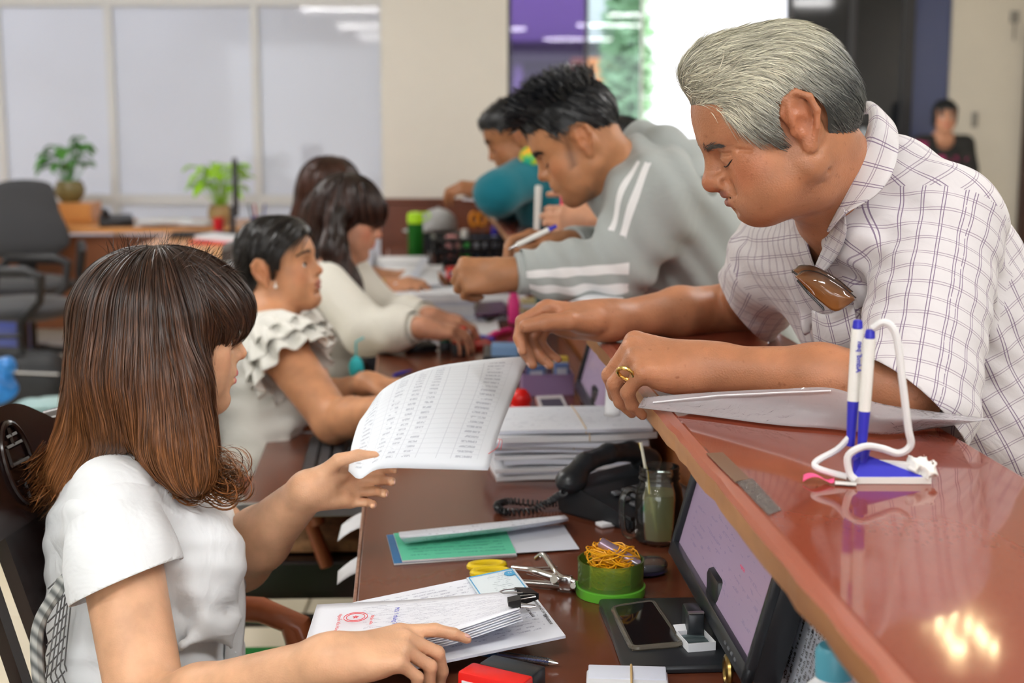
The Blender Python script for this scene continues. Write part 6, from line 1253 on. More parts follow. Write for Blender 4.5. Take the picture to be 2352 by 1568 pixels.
# ------------------------------------------------------------------ print on paper: rows of "text" in UV space
def print_mat(name, base, ink=(.10, .10, .14), rows=30, freq=38, dens=.52, margin=(.1, .9, .08, .92), grid=None, strength=.75, cols=None, rough=.75, emit=0, red=None):
    if name in MATS: return MATS[name]
    m = mat(name, base, rough=rough, spec=.3); nt = m.node_tree; b = nt.nodes['Principled BSDF']
    uv = N(nt, 'ShaderNodeUVMap'); sp = N(nt, 'ShaderNodeSeparateXYZ'); nt.links.new(uv.outputs[0], sp.inputs[0]); U, V = sp.outputs[0], sp.outputs[1]
    def ma(op, a, b_=None, c=None):
        n = N(nt, 'ShaderNodeMath', operation=op)
        for i, x in enumerate((a, b_, c)):
            if x is None: continue
            if isinstance(x, (int, float)): n.inputs[i].default_value = x
            else: nt.links.new(x, n.inputs[i])
        return n.outputs[0]
    vr = ma('MULTIPLY', V, float(rows)); fl = ma('FLOOR', vr); fr = ma('FRACT', vr); band = ma('COMPARE', fr, .5, .22)
    cv = N(nt, 'ShaderNodeCombineXYZ'); nt.links.new(ma('MULTIPLY', U, float(freq)), cv.inputs[0]); nt.links.new(ma('MULTIPLY', fl, 7.31), cv.inputs[1]); nt.links.new(ma('MULTIPLY', fr, 1.2), cv.inputs[2])
    no = N(nt, 'ShaderNodeTexNoise'); no.inputs['Scale'].default_value = 1.0; no.inputs['Detail'].default_value = 2; nt.links.new(cv.outputs[0], no.inputs[0]); word = ma('LESS_THAN', no.outputs['Fac'], dens)
    c2 = N(nt, 'ShaderNodeCombineXYZ'); nt.links.new(ma('MULTIPLY', U, float(freq)*9), c2.inputs[0]); nt.links.new(ma('MULTIPLY', V, rows*3.0), c2.inputs[1]); n2 = N(nt, 'ShaderNodeTexNoise'); n2.inputs['Scale'].default_value = 1; nt.links.new(c2.outputs[0], n2.inputs[0])
    let = ma('LESS_THAN', n2.outputs['Fac'], .56); fac = ma('MULTIPLY', ma('MULTIPLY', band, word), let)
    mk = ma('MULTIPLY', ma('MULTIPLY', ma('GREATER_THAN', U, margin[0]), ma('LESS_THAN', U, margin[1])), ma('MULTIPLY', ma('GREATER_THAN', V, margin[2]), ma('LESS_THAN', V, margin[3]))); fac = ma('MULTIPLY', fac, mk)
    if cols:
        cm = None
        for c, wd in cols: q = ma('COMPARE', U, c, wd); cm = q if cm is None else ma('MAXIMUM', cm, q)
        fac = ma('MULTIPLY', fac, cm)
    fac = ma('MULTIPLY', fac, strength)
    if grid:
        g = ma('MULTIPLY', ma('COMPARE', fr, .02, .035), mk)
        for c in grid: g = ma('MAXIMUM', g, ma('MULTIPLY', ma('COMPARE', U, c, .0016), mk))
        fac = ma('MAXIMUM', fac, ma('MULTIPLY', g, .28))
    mx = N(nt, 'ShaderNodeMix', data_type='RGBA'); mx.inputs['A'].default_value = (*base, 1); mx.inputs['B'].default_value = (*ink, 1); nt.links.new(fac, mx.inputs['Factor']); last = mx.outputs['Result']
    if red:
        m3 = N(nt, 'ShaderNodeMix', data_type='RGBA'); m3.inputs['B'].default_value = (.75, .05, .12, 1); nt.links.new(last, m3.inputs['A']); rk = None
        for v0, v1, u0, u1 in red:
            q = ma('MULTIPLY', ma('MULTIPLY', ma('GREATER_THAN', V, v0), ma('LESS_THAN', V, v1)), ma('MULTIPLY', ma('GREATER_THAN', U, u0), ma('LESS_THAN', U, u1))); rk = q if rk is None else ma('MAXIMUM', rk, q)
        nt.links.new(ma('MULTIPLY', ma('MULTIPLY', rk, fac), 1.0), m3.inputs['Factor']); last = m3.outputs['Result']
    nt.links.new(last, b.inputs['Base Color'])
    if emit: nt.links.new(last, b.inputs['Emission Color']); b.inputs['Emission Strength'].default_value = emit
    return m
FONT = None
def text(s, size, m, parent, M, name='lettering', align='LEFT', bold=0):
    cu = bpy.data.curves.new(name, 'FONT'); cu.body = s; cu.size = size; cu.align_x = align; cu.extrude = .00008; cu.offset = bold; cu.resolution_u = 2
    t = bpy.data.objects.new(name, cu); me = bpy.data.meshes.new_from_object(t); bpy.data.objects.remove(t); bpy.data.curves.remove(cu)
    me.transform(M); return link(name, me, m, parent)
def frameM(o, x, y):
    x = nrm(x); y = np.asarray(y, float); y = nrm(y-x*np.dot(x, y)); z = np.cross(x, y); M = Matrix.Identity(4)
    for i in range(3): M[i][0], M[i][1], M[i][2], M[i][3] = x[i], y[i], z[i], o[i]
    return M
M_ink = mat('black_ink', (.02, .02, .025), rough=.6); M_redink = mat('red_ink', (.75, .06, .08), rough=.6); M_blueink = mat('blue_ink', (.08, .10, .55), rough=.6)
def sheet_obj(name, curves, nu, nv, m, lab, cat='paper', group=None, th=.0005): return tag(loft(curves, nu, nv, name, m, None, th), lab, cat, group)

# the table sheet handed across
tabm = print_mat('printed_table', (.80, .85, .90), ink=(.22, .25, .34), rows=26, freq=16, dens=.62, margin=(.05, .93, .08, .95), grid=(.05, .12, .24, .34, .46, .55, .64, .73, .80, .93), cols=((.18, .05), (.40, .03), (.51, .022), (.595, .02), (.86, .04)), strength=.45)
ts = sheet_obj('table_sheet', [[P(800, 1082, 2.03), P(827, 1099, 2.005), P(876, 1076, 2.03), P(1000, 1077, 2.09), P(1121, 1080, 2.15)],
    [P(806, 1030, 2.045), P(850, 1010, 2.06), P(920, 985, 2.09), P(1040, 975, 2.16), P(1150, 985, 2.24)],
    [P(822, 975, 2.07), P(872, 925, 2.10), P(955, 890, 2.16), P(1075, 885, 2.24), P(1185, 895, 2.33)],
    [P(838, 950, 2.09), P(885, 890, 2.13), P(975, 848, 2.20), P(1090, 828, 2.30), P(1216, 817, 2.41)]], 30, 20, tabm, 'large printed table sheet held up by the woman in front, curling at its left edge')
rm = B().tube(spline([P(1148, 1012, 2.20), P(1142, 1030, 2.186), P(1122, 1044, 2.17)], 10)+A(0, -.002, .002), .0005, 5).tube(spline([P(1143, 1010, 2.20), P(1153, 1013, 2.20), P(1150, 1035, 2.19)], 8)+A(0, -.002, .002), .0004, 5).get('red_mark', M_redink, ts)
rm['kind'] = 'stuff'
# documents held in the near hand: lower sheaf with certificate, upper clipped bundle
docm = print_mat('printed_form', (.80, .83, .90), ink=(.25, .26, .38), rows=24, freq=26, dens=.5, margin=(.06, .94, .12, .94), strength=.5)
def quad_block(name, c4, th, m, parent=None, nu=10, nv=8, bow=.0, side=None):
    c4 = [np.asarray(c, float) for c in c4]; b = B(); L = b.bm.loops.layers.uv.verify(); n_ = nrm(np.cross(c4[1]-c4[0], c4[3]-c4[0])); n_ = n_ if n_[2] > 0 else -n_
    def f(u, v): return (c4[0]*(1-u)+c4[1]*u)*(1-v)+(c4[3]*(1-u)+c4[2]*u)*v+n_*bow*math.sin(u*PI)
    lay = []
    for k in (0, 1): lay.append([[b.bm.verts.new(f(i/nu, j/nv)-n_*th*k) for j in range(nv+1)] for i in range(nu+1)])
    for k in (0, 1):
        for i in range(nu):
            for j in range(nv):
                fa = b.bm.faces.new((lay[k][i][j], lay[k][i+1][j], lay[k][i+1][j+1], lay[k][i][j+1])); fa.material_index = 0 if k == 0 else 1
                for l, (p, q) in zip(fa.loops, ((i, j), (i+1, j), (i+1, j+1), (i, j+1))): l[L].uv = (p/nu, q/nv)
    per = [(i, 0) for i in range(nu)]+[(nu, j) for j in range(nv)]+[(i, nv) for i in range(nu, 0, -1)]+[(0, j) for j in range(nv, 0, -1)]
    for (a, c), (a2, c2) in zip(per, per[1:]+per[:1]): fa = b.bm.faces.new((lay[0][a][c], lay[0][a2][c2], lay[1][a2][c2], lay[1][a][c])); fa.material_index = 1
    return b.get(name, [m, side or M_paperb], parent, auto=40)
lo = [P(870, 1548, 1.70), P(1299, 1459, 1.80), P(1181, 1306, 2.005), P(800, 1385, 1.92)]
ls = quad_block('form_sheaf', lo, .0035, docm); tag(ls, 'lower sheaf of printed forms lying on the desk under the clipped bundle', 'paper')
def on(c4, u, v, h=.0012):
    c4 = [np.asarray(c, float) for c in c4]; n_ = nrm(np.cross(c4[1]-c4[0], c4[3]-c4[0])); n_ = n_ if n_[2] > 0 else -n_; return (c4[0]*(1-u)+c4[1]*u)*(1-v)+(c4[3]*(1-u)+c4[2]*u)*v+n_*h
cc = [on(lo, .70, .60, .003), on(lo, .985, .60, .003), on(lo, .985, .985, .003), on(lo, .70, .985, .003)]
ce = quad_block('certificate', cc, .0008, print_mat('certificate_print', (.76, .84, .88), ink=(.25, .33, .4), rows=14, freq=12, dens=.5, margin=(.38, .80, .12, .9), strength=.5)); tag(ce, 'pale certificate slip with blue border and round emblem on the lower forms', 'certificate')
M_cb = mat('certificate_blue', (.10, .42, .72), rough=.6); k = B()
for a, b_ in (((.04, .04), (.96, .04)), ((.96, .04), (.96, .96)), ((.96, .96), (.04, .96)), ((.04, .96), (.04, .04))): k.tube([on(cc, *a), on(cc, *b_)], .0007, 4)
k.get('border', M_cb, ce)['kind'] = 'stuff'
e1_, e2_ = nrm(cc[1]-cc[0]), nrm(cc[3]-cc[0]); nn_ = nrm(np.cross(e1_, e2_)); g_ = on(cc, .86, .80); B().cyl(g_-nn_*.0002, g_+nn_*.0008, .0075, n=20).get('emblem', M_cb, ce); text('N', .007, M_paper, ce, frameM(g_-.0022*e1_-.0025*e2_+nn_*.0011, e1_, e2_))
for s, u, v in (('XÁC NHẬN', .90, .42), ('BHXH TP. HỒ CHÍ MINH', .97, .50), ('ngày 03/8/2018', .965, .30)): text(s, .0055, M_ink, ls, frameM(on(lo, u, v, .0009), nrm(lo[0]-lo[3]), nrm(lo[1]-lo[0])))
up_ = [P(690, 1506, 1.66), P(1194, 1392, 1.775), P(1188, 1350, 1.82), P(728, 1387, 1.80)]
up_ = [P(692, 1504, 1.745), P(1010, 1458, 1.745), P(1194, 1398, 1.775), P(1187, 1356, 1.86), P(960, 1376, 1.885), P(728, 1388, 1.885)]
ub = loft([[up_[0], (up_[0]+up_[1])/2, up_[1], up_[2]], [up_[5], (up_[5]+up_[4])/2, up_[4], up_[3]]], 20, 8, 'clipped_bundle', print_mat('bundle_print', (.82, .84, .91), ink=(.30, .30, .42), rows=30, freq=16, dens=.5, margin=(.30, .95, .10, .9), strength=.45), None, .0006)
# text on this bundle runs across the width: rotate its UVs
for l in ub.data.uv_layers[0].data: l.uv = (l.uv[1], 1-l.uv[0]) if False else l.uv
tag(ub, 'clipped bundle of printed sheets with a red round stamp in her near hand', 'paper')
for i in range(5):
    dz = A(0, 0, -.0028*(i+1)); loft([[p+dz+A(.001*i, -.0006*i, 0) for p in (up_[0], (up_[0]+up_[1])/2, up_[1], up_[2])], [p+dz for p in (up_[5], (up_[5]+up_[4])/2, up_[4], up_[3])]], 16, 4, 'sheet', M_paper if i % 2 else M_paperb, ub, .0006)
def onu(u, v, h=.0012): return on([up_[0], up_[2], up_[3], up_[5]], u, v, h)
uq = [up_[0], up_[2], up_[3], up_[5]]; ex_, ey_ = nrm(up_[3]-up_[5]), nrm(up_[5]-up_[0]); nz_ = nrm(np.cross(ex_, ey_)); sc_ = onu(.22, .56, 0); sc_ = sc_+nz_*.004
k = B()
for r in (.0135, .0105): k.tube([sc_+ex_*(r*1.15*math.cos(t))+ey_*(r*math.sin(t)) for t in np.linspace(0, 2*PI, 29)[:-1]], .0005, 4, closed=True)
for i in range(5): k.tube([sc_+ex_*(.004*math.cos(1.26*i*2+1.57))+ey_*(.004*math.sin(1.26*i*2+1.57)), sc_+ex_*(.004*math.cos(1.26*(i*2+2)+1.57))+ey_*(.004*math.sin(1.26*(i*2+2)+1.57))], .0004, 4)
st_ = k.get('red_round_stamp', M_redink, ub); st_['kind'] = 'stuff'
text('Nguyễn Văn Hùng', .0065, M_redink, ub, frameM(sc_-ex_*.023+ey_*.012, -ey_, ex_)); text('Nhân viên', .0065, M_redink, ub, frameM(sc_+ex_*.020+ey_*.002, -ey_, ex_)); text('M.S: 1 tháng 7', .0085, M_blueink, ub, frameM(sc_+ex_*.050+ey_*.020, -ey_, ex_))
M_blk = mat('black_steel', (.012, .012, .012), rough=.35, metal=.3)
def binder_clip(o, rz, lab, sc=1.0, tilt=0):
    c = empty('binder_clip', o, rz, lab, 'clip', 'binder clips on the forms'); c.rotation_euler.x = tilt
    B().prism([(-.008*sc, -.010*sc), (.008*sc, -.010*sc), (.004*sc, .012*sc), (-.004*sc, .012*sc)], .026*sc, (0, 0, -.013*sc)).get('body', M_blk, c, rot=(0, PI/2, 0))
    for s in (1, -1): B().tube([(-.009*sc, -.010*sc, s*.007*sc), (-.007*sc, -.028*sc, s*.009*sc), (-.004*sc, -.036*sc, s*.009*sc), (.004*sc, -.036*sc, s*.009*sc), (.007*sc, -.028*sc, s*.009*sc), (.009*sc, -.010*sc, s*.007*sc)], .0009, 6).get('wire_handle', MATS['steel'], c)
binder_clip(P(1208, 1372, 1.86)+A(0, 0, .004), math.radians(-62), 'black binder clip on the certificate edge, wire handle pointing right', 1.0)
binder_clip(P(1182, 1388, 1.79)+A(0, 0, .004), math.radians(95), 'silver-handled binder clip gripping the upper bundle', .72)

# booklet with blue cover and green page, loose white sheets on it
Z0 = .7505
bk = empty('blue_booklet', tuple(PZ(1030, 1260, Z0)), 0, 'open blue booklet with a green printed page on the desk', 'booklet')
def rel(o, *pts): return [np.asarray(p)-np.array(o.location) for p in pts]
quad_block('cover', rel(bk, PZ(905, 1294, .753), PZ(1188, 1274, .753), PZ(1160, 1208, .753), PZ(888, 1228, .753)), .0025, mat('cover_blue', (.02, .17, .42), rough=.4), bk, side=mat('cover_edge', (.72, .76, .78), rough=.6))
quad_block('green_page', rel(bk, PZ(924, 1287, .757), PZ(1186, 1270, .757), PZ(1160, 1212, .757), PZ(904, 1224, .757)), .003, print_mat('green_print', (.13, .62, .40), ink=(.05, .33, .22), rows=9, freq=20, dens=.55, margin=(.08, .92, .1, .9), strength=.6), bk, side=M_paper)
wsq = quad_block('white_sheet', [PZ(1172, 1270, .7545), PZ(1331, 1260, .753), PZ(1294, 1205, .753), PZ(1150, 1216, .7545)], .0006, M_paperb); tag(wsq, 'blank white sheet lying half under the blue booklet', 'paper')
fl_ = loft([[PZ(930, 1248, .762), PZ(1060, 1232, .764), PZ(1190, 1216, .764), PZ(1306, 1196, .764)], [PZ(918, 1232, .776), PZ(1055, 1220, .778), PZ(1190, 1204, .776), PZ(1304, 1188, .774)], [PZ(916, 1222, .766), PZ(1050, 1208, .764), PZ(1180, 1195, .764), PZ(1296, 1183, .762)]], 20, 8, 'folded_sheet', print_mat('folded_print', (.78, .82, .90), ink=(.3, .32, .4), rows=3, freq=40, dens=.42, strength=.4), None, .0008); tag(fl_, 'folded white printed sheet lying across the green booklet page', 'paper')

# stack of paper bundles beside the telephone
r_ = random.Random(11); z = .7505; names = ['lowest', 'second from the bottom', 'third from the bottom', 'fourth from the bottom', 'middle', 'fifth from the top', 'fourth from the top', 'third from the top', 'second from the top', 'topmost, with a typed form on top']; ctr = PZ(1305, 1098, .75)
topm = print_mat('typed_form', (.80, .84, .92), ink=(.30, .33, .45), rows=16, freq=22, dens=.40, margin=(.08, .92, .1, .9), strength=.5)
for i in range(10):
    th = .0055+.006*r_.random(); wob = [r_.uniform(-1, 1) for _ in range(6)]; dx, dy = r_.uniform(-.016, .016), r_.uniform(-.012, .012)
    def top(u, v, k): return (-.1485+.297*u+.002*math.sin(9*v+wob[0]), -.105+.21*v+.003*math.sin(7*u+wob[1]), th*k+(.0016*math.sin(5*u+wob[2]*3)+.0012*wob[3]*math.cos(4*v))*(1 if i < 9 else .5))
    b = B(); L = b.bm.loops.layers.uv.verify(); la = [[[b.bm.verts.new(top(a/10, c/6, k)) for c in range(7)] for a in range(11)] for k in (0, 1)]
    for k in (0, 1):
        for a in range(10):
            for c in range(6):
                f = b.bm.faces.new((la[k][a][c], la[k][a+1][c], la[k][a+1][c+1], la[k][a][c+1])); f.material_index = 0
                for l, (p, q) in zip(f.loops, ((a, c), (a+1, c), (a+1, c+1), (a, c+1))): l[L].uv = (p/10, q/6)
    per = [(a, 0) for a in range(10)]+[(10, c) for c in range(6)]+[(a, 6) for a in range(10, 0, -1)]+[(0, c) for c in range(6, 0, -1)]
    for (a, c), (a2, c2) in zip(per, per[1:]+per[:1]): b.bm.faces.new((la[0][a][c], la[0][a2][c2], la[1][a2][c2], la[1][a][c])).material_index = 1
    o = b.get('paper_bundle', [topm if i == 9 else M_paper, M_paperb if i % 2 else M_paper], None, loc=(ctr[0]+dx, ctr[1]+dy+.09, z), rot=(0, 0, CA+r_.uniform(-.06, .06))); tag(o, 'paper bundle in the tall stack behind the telephone, '+names[i], 'paper', 'stacked paper bundles'); z += th+.0026
    if i in (6, 8, 9): B().tube([(.02, -.108, -.001), (.02, -.1065, th+.002), (.02, 0, th+.0035), (.02, .1065, th+.002), (.02, .108, 0)], .0009, 5).get('rubber_band', mat('band_tan', (.62, .42, .18), rough=.6), o)

# telephone
h0, h1 = PZ(1312, 1122, .80), PZ(1492, 1074, .80); ed = nrm(h1-h0); px_ = A(ed[1], -ed[0], 0); mid = (h0+h1)/2; po = mid+px_*.048; ph = empty('telephone', (po[0], po[1], .7505), math.atan2(px_[1], px_[0]), 'black desk telephone with coiled cord in front of the paper stack', 'telephone')
M_ph = mat('phone_black', (.022, .025, .029), rough=.28); M_pf = mat('phone_face', (.11, .12, .135), rough=.4)
k = B(); vs = k.prism([(-.085, 0), (.085, 0), (.085, .022), (.05, .030), (-.03, .050), (-.085, .056)], .20, (0, 0, -.10)); bmesh.ops.bevel(k.bm, geom=k.bm.edges[:], offset=.005, segments=2, affect='EDGES'); k.bm.transform(Matrix.Rotation(PI/2, 4, 'X')); k.get('base', M_ph, ph, auto=50)
sl = math.atan2(.020, .08)
for r in range(4):
    for c in range(3): B().box((.012+.021*r, -.055+.027*c, .046-.25*.021*r-.0015), (.013, .017, .006), (0, sl, 0), bev=.002, seg=1).get('key', M_pf, ph, smooth=False)
B().box((.045, .055, .034), (.07, .05, .003), (0, sl, 0), bev=.001).get('face_plate', M_pf, ph)
S = Sdf(); S.chain([(-.052, -.105, .066), (-.056, -.06, .086), (-.056, 0, .092), (-.056, .06, .086), (-.052, .105, .066)], [.018, .017, .017, .017, .018], .01); S.ell((-.052, -.098, .060), (.025, .030, .020), .012); S.ell((-.052, .098, .060), (.025, .030, .020), .012); sdf_obj('handset', S, .004, M_ph, ph)
loop = spline(rel(ph, PZ(1296, 1136, .80), PZ(1270, 1152, .775), PZ(1225, 1178, .757), PZ(1160, 1180, .757), PZ(1142, 1165, .757), PZ(1175, 1156, .757), PZ(1240, 1162, .757), PZ(1290, 1160, .757)), 90)
inv = np.array(Matrix.Rotation(-ph.rotation_euler.z, 3, 'Z')); loop = loop@inv.T; k = B(); coil = []
NT = 46
for t in np.linspace(0, 1, NT*9):
    i = t*89; a_ = int(min(i, 88)); c = loop[a_]*(1-(i-a_))+loop[a_+1]*(i-a_); d = nrm(loop[a_+1]-loop[a_]); n1 = nrm(np.cross(d, (0, 0, 1))); n2 = np.cross(d, n1); g = 2*PI*NT*t; coil.append(c+.0055*(math.cos(g)*n1+math.sin(g)*n2)+A(0, 0, .004))
k.tube(coil, .0019, 6).get('coiled_cord', M_ph, ph)

# jar mug with straw
j = PZ(1512, 1243, .7505); jm = empty('jar_mug', tuple(j), math.radians(200), 'glass jar mug of pale drink with a yellow striped straw by the counter panel', 'mug')
M_gl = thin_glass('jar_glass', (.97, .99, .97), .02, .03); M_liq = thin_glass('pale_drink', (.86, .87, .62), .05, .5, (.80, .83, .52), ior=1.2)
outer = [(.030, 0), (.0375, .006), (.0385, .03), (.0385, .075), (.036, .090), (.0315, .099), (.0315, .104), (.034, .106), (.0315, .110), (.0335, .113), (.0315, .118), (.0325, .122), (.0315, .125)]
inner = [(.0285, .125), (.0285, .100), (.033, .088), (.0352, .074), (.0352, .03), (.033, .009), (.0, .008)]
B().lathe(outer+inner, n=36, cap=False).lathe([(.0, 0), (.030, 0)], n=36, cap=False).get('glass', M_gl, jm)
B().lathe([(0, .0085), (.0325, .0095), (.0347, .03), (.0347, .072), (.0335, .082), (0, .082)], n=32, cap=False).get('drink', M_liq, jm)
B().tube(spline([(.034, 0, .085), (.052, 0, .092), (.064, 0, .080), (.065, 0, .050), (.060, 0, .022), (.046, 0, .014), (.036, 0, .022)], 26), .0052, 10).get('handle', M_gl, jm)
sw0, sw1 = A(.008, .010, .02), A(.030, -.008, .165); k = B(); k.tube([sw0+(sw1-sw0)*t for t in np.linspace(0, 1, 8)], .0026, 8); so = k.get('straw', mat('straw_white', (.85, .82, .66), rough=.4), jm)
dS = nrm(sw1-sw0); n1 = nrm(np.cross(dS, (0, 1, 0))); n2 = np.cross(dS, n1); B().tube([sw0+(sw1-sw0)*t+.0027*(math.cos(t*9)*n1+math.sin(t*9)*n2) for t in np.linspace(0, 1, 60)], .0009, 5).get('yellow_stripe', mat('straw_yellow', (.80, .60, .02), rough=.4), so)
q = PZ(1418, 1204, .7505); wt = empty('white_plastic_strip', tuple(q), math.radians(28), 'flat white plastic strip lying beside the jar handle', 'strip'); B().box((0, 0, .004), (.075, .022, .007), bev=.002).get('body', M_paper, wt); B().cyl((.02, 0, .007), (.02, 0, .0085), .004).get('hole', M_blk, wt)

# rubber band tub
q = PZ(1402, 1362, .7505); tb_ = empty('rubber_band_tub', tuple(q), 0, 'round green translucent tub heaped with yellow rubber bands', 'tub')
M_gt = thin_glass('green_tub', (.78, .94, .55), .08, .28, (.45, .78, .15)); M_gr = mat('green_tub_base', (.16, .60, .05), rough=.25, trans=.15)
B().lathe([(.0475, .010), (.048, .052), (.0455, .052), (.045, .012)], n=40, cap=False).get('wall', M_gt, tb_); B().lathe([(.0, 0), (.0495, .0), (.0505, .004), (.0505, .013), (.048, .014), (.0, .012)], n=40, cap=False).get('base', M_gr, tb_)
k = B(); rr = random.Random(3); M_rb = mat('rubber_yellow', (.88, .42, .01), rough=.45)
for i in range(150):
    lay = i/150; R_ = rr.uniform(.014, .030); c = Vector((rr.uniform(-.016, .016), rr.uniform(-.016, .016), .016+.050*lay)); a0 = rr.uniform(0, 6.28); tl = Euler((rr.uniform(-.5, .5), rr.uniform(-.5, .5), a0)).to_matrix(); e = rr.uniform(.35, 1.0)
    pts = []
    for t in np.linspace(0, 2*PI, 17)[:-1]:
        v = c+tl @ Vector((R_*math.cos(t), R_*e*math.sin(t), .004*math.sin(2*t+i))); d = math.hypot(v.x, v.y)
        if d > .042: v.x *= .042/d; v.y *= .042/d
        v.z = max(v.z, .016); pts.append(v)
    k.tube(pts, .00115, 4, closed=True)
rb = k.get('rubber_bands', M_rb, None, loc=tuple(q)); tag(rb, 'heap of thin yellow rubber bands filling the green tub', 'rubber bands', kind='stuff')
a_, b_ = P(1378, 1244, 2.03), P(1468, 1296, 2.03); mp = empty('metal_tube', tuple((a_+b_)/2), 0, 'slim lavender metallic tube resting on the rubber bands', 'tube'); B().cyl(a_-(a_+b_)/2, (b_-a_)*.28, .0075, n=20, bev=.001).get('cap', mat('lavender_metal', (.55, .42, .52), rough=.25, metal=.6), mp); B().cyl((b_-a_)*-.22, b_-(a_+b_)/2, .0066, n=20, bev=.001).get('barrel', mat('silver_lilac', (.62, .55, .62), rough=.25, metal=.8), mp)
q = PZ(1492, 1318, .7505); ta = empty('tape_cutter', tuple(q), math.radians(30), 'clear oval tape holder with dark base between tub and jar', 'tape holder'); B().sph((0, 0, .014), (.030, .022, .013), 18).get('clear_body', thin_glass('clear_plastic', (.8, .85, .82), .03, .12), ta); B().sph((0, 0, .005), (.030, .022, .005), 18).get('dark_base', mat('navy_plastic', (.03, .025, .06), rough=.3), ta); B().cyl((-.024, .026, 0), (-.024, .026, .022), .013, n=18, bev=.003).get('knob', M_ph, ta)
# pliers punch and scissors
M_chr = mat('chrome', (.72, .72, .72), rough=.14, metal=1)
q = PZ(1245, 1332, .7505); hp = empty('hole_punch', tuple(q), 0, 'chrome hand-held hole punch left of the rubber band tub', 'hole punch')
R_ = lambda *p: rel(hp, *p)
B().tube(spline(R_(PZ(1178, 1306, .772), PZ(1225, 1312, .776), PZ(1270, 1326, .770), PZ(1322, 1340, .764)), 14), [.0055]*4+[.0065]*6+[.005]*4, 10).get('handle', M_chr, hp)
B().tube(spline(R_(PZ(1232, 1282, .775), PZ(1248, 1274, .785), PZ(1268, 1300, .780), PZ(1285, 1322, .774), PZ(1320, 1336, .768)), 16), .0042, 10).get('lever', M_chr, hp)
B().tube(R_(PZ(1200, 1338, .756), PZ(1260, 1342, .757), PZ(1322, 1350, .757)), [.005, .006, .004], 10).get('handle', M_chr, hp); B().cyl(*R_(PZ(1272, 1334, .752), PZ(1272, 1330, .776)), .0055, n=14).get('pivot', M_chr, hp); B().box(R_(PZ(1300, 1338, .765))[0], (.02, .012, .022), (0, 0, -.2), bev=.003).get('jaw', M_chr, hp); B().cyl(*R_(PZ(1316, 1345, .752), PZ(1316, 1345, .775)), .004, n=12).get('die', M_chr, hp)
q = PZ(1130, 1322, .7505); sc0 = empty('scissors', tuple(q), math.radians(10), 'yellow-handled scissors half hidden under the forms', 'scissors')
for s in (1, -1):
    B().tube([(-.005+.026*math.cos(t), s*.016+.014*math.sin(t), .011) for t in np.linspace(0, 2*PI, 21)[:-1]], .0055, 8, closed=True).get('handle', mat('yellow_plastic', (.85, .62, .01), rough=.35), sc0); B().prism([(.02, s*.006), (.10, s*.001), (.10, -s*.002), (.02, -s*.004)], .002, (0, 0, .005+.002*s)).get('blade', M_chr, sc0, smooth=False)
# pen, red stamp, white packet
a_, b_ = PZ(1085, 1494, .757), PZ(1262, 1520, .757); mid = (a_+b_)/2; pn = empty('clear_pen', tuple(mid), 0, 'clear ballpoint pen lying between the forms and the red stamp', 'pen'); d = nrm(b_-a_)
B().cyl(a_-mid+d*.03, b_-mid, .0048, n=14).get('barrel', thin_glass('clear_barrel', (.82, .84, .88), .03, .10), pn); B().cyl(a_-mid, a_-mid+d*.035, .0052, n=14, bev=.001).get('cap', mat('blue_cap', (.03, .08, .20), rough=.3), pn); B().cyl(b_-mid, b_-mid+d*.012, .0042, .001, n=14).get('tip', M_chr, pn); B().cyl(a_-mid+d*.03, b_-mid, .0014, n=8).get('refill', mat('refill_blue', (.05, .07, .25), rough=.3), pn)
for i in range(8): c = b_-mid-d*(.004+.004*i); B().tube([c+.0050*(math.cos(t)*A(0, 0, 1)+math.sin(t)*nrm(np.cross(d, (0, 0, 1)))) for t in np.linspace(0, 2*PI, 13)[:-1]], .0005, 4, closed=True).get('grip_ring', MATS['clear_barrel'], pn)
q = PZ(1150, 1602, .7505); rs = empty('red_stamp', tuple(q), math.radians(-31), 'red and black self-inking stamp at the lower photo edge', 'stamp')
B().box((0, -.012, .018), (.085, .035, .034), bev=.004).get('body', mat('stamp_red', (.80, .015, .012), rough=.25), rs); B().box((.004, .020, .018), (.075, .034, .036), bev=.004).get('cushion', M_ph, rs); B().box((0, -.0305, .015), (.07, .001, .02)).get('label', M_paper, rs, smooth=False); text('TRẢ KẾT QUẢ', .0095, MATS['red_ink'], rs, frameM(A(-.033, -.0313, .011), (1, 0, 0), (0, 0, 1)), bold=.0002)
q = PZ(1440, 1572, .7505); wp_ = empty('white_packet', tuple(q), math.radians(-4), 'folded white packet held by a tan elastic band at the bottom edge', 'packet'); B().box((0, -.02, .010), (.098, .06, .010), bev=.003).get('body', M_paper, wp_); B().box((0, -.005, .017), (.094, .03, .004), (.15, 0, 0), bev=.0015).get('flap', M_paperb, wp_); B().tube([(.005, .012, .003), (.005, .011, .021), (.005, -.05, .018), (.005, -.051, .003)], .0016, 6).get('elastic_band', MATS['band_tan'], wp_)

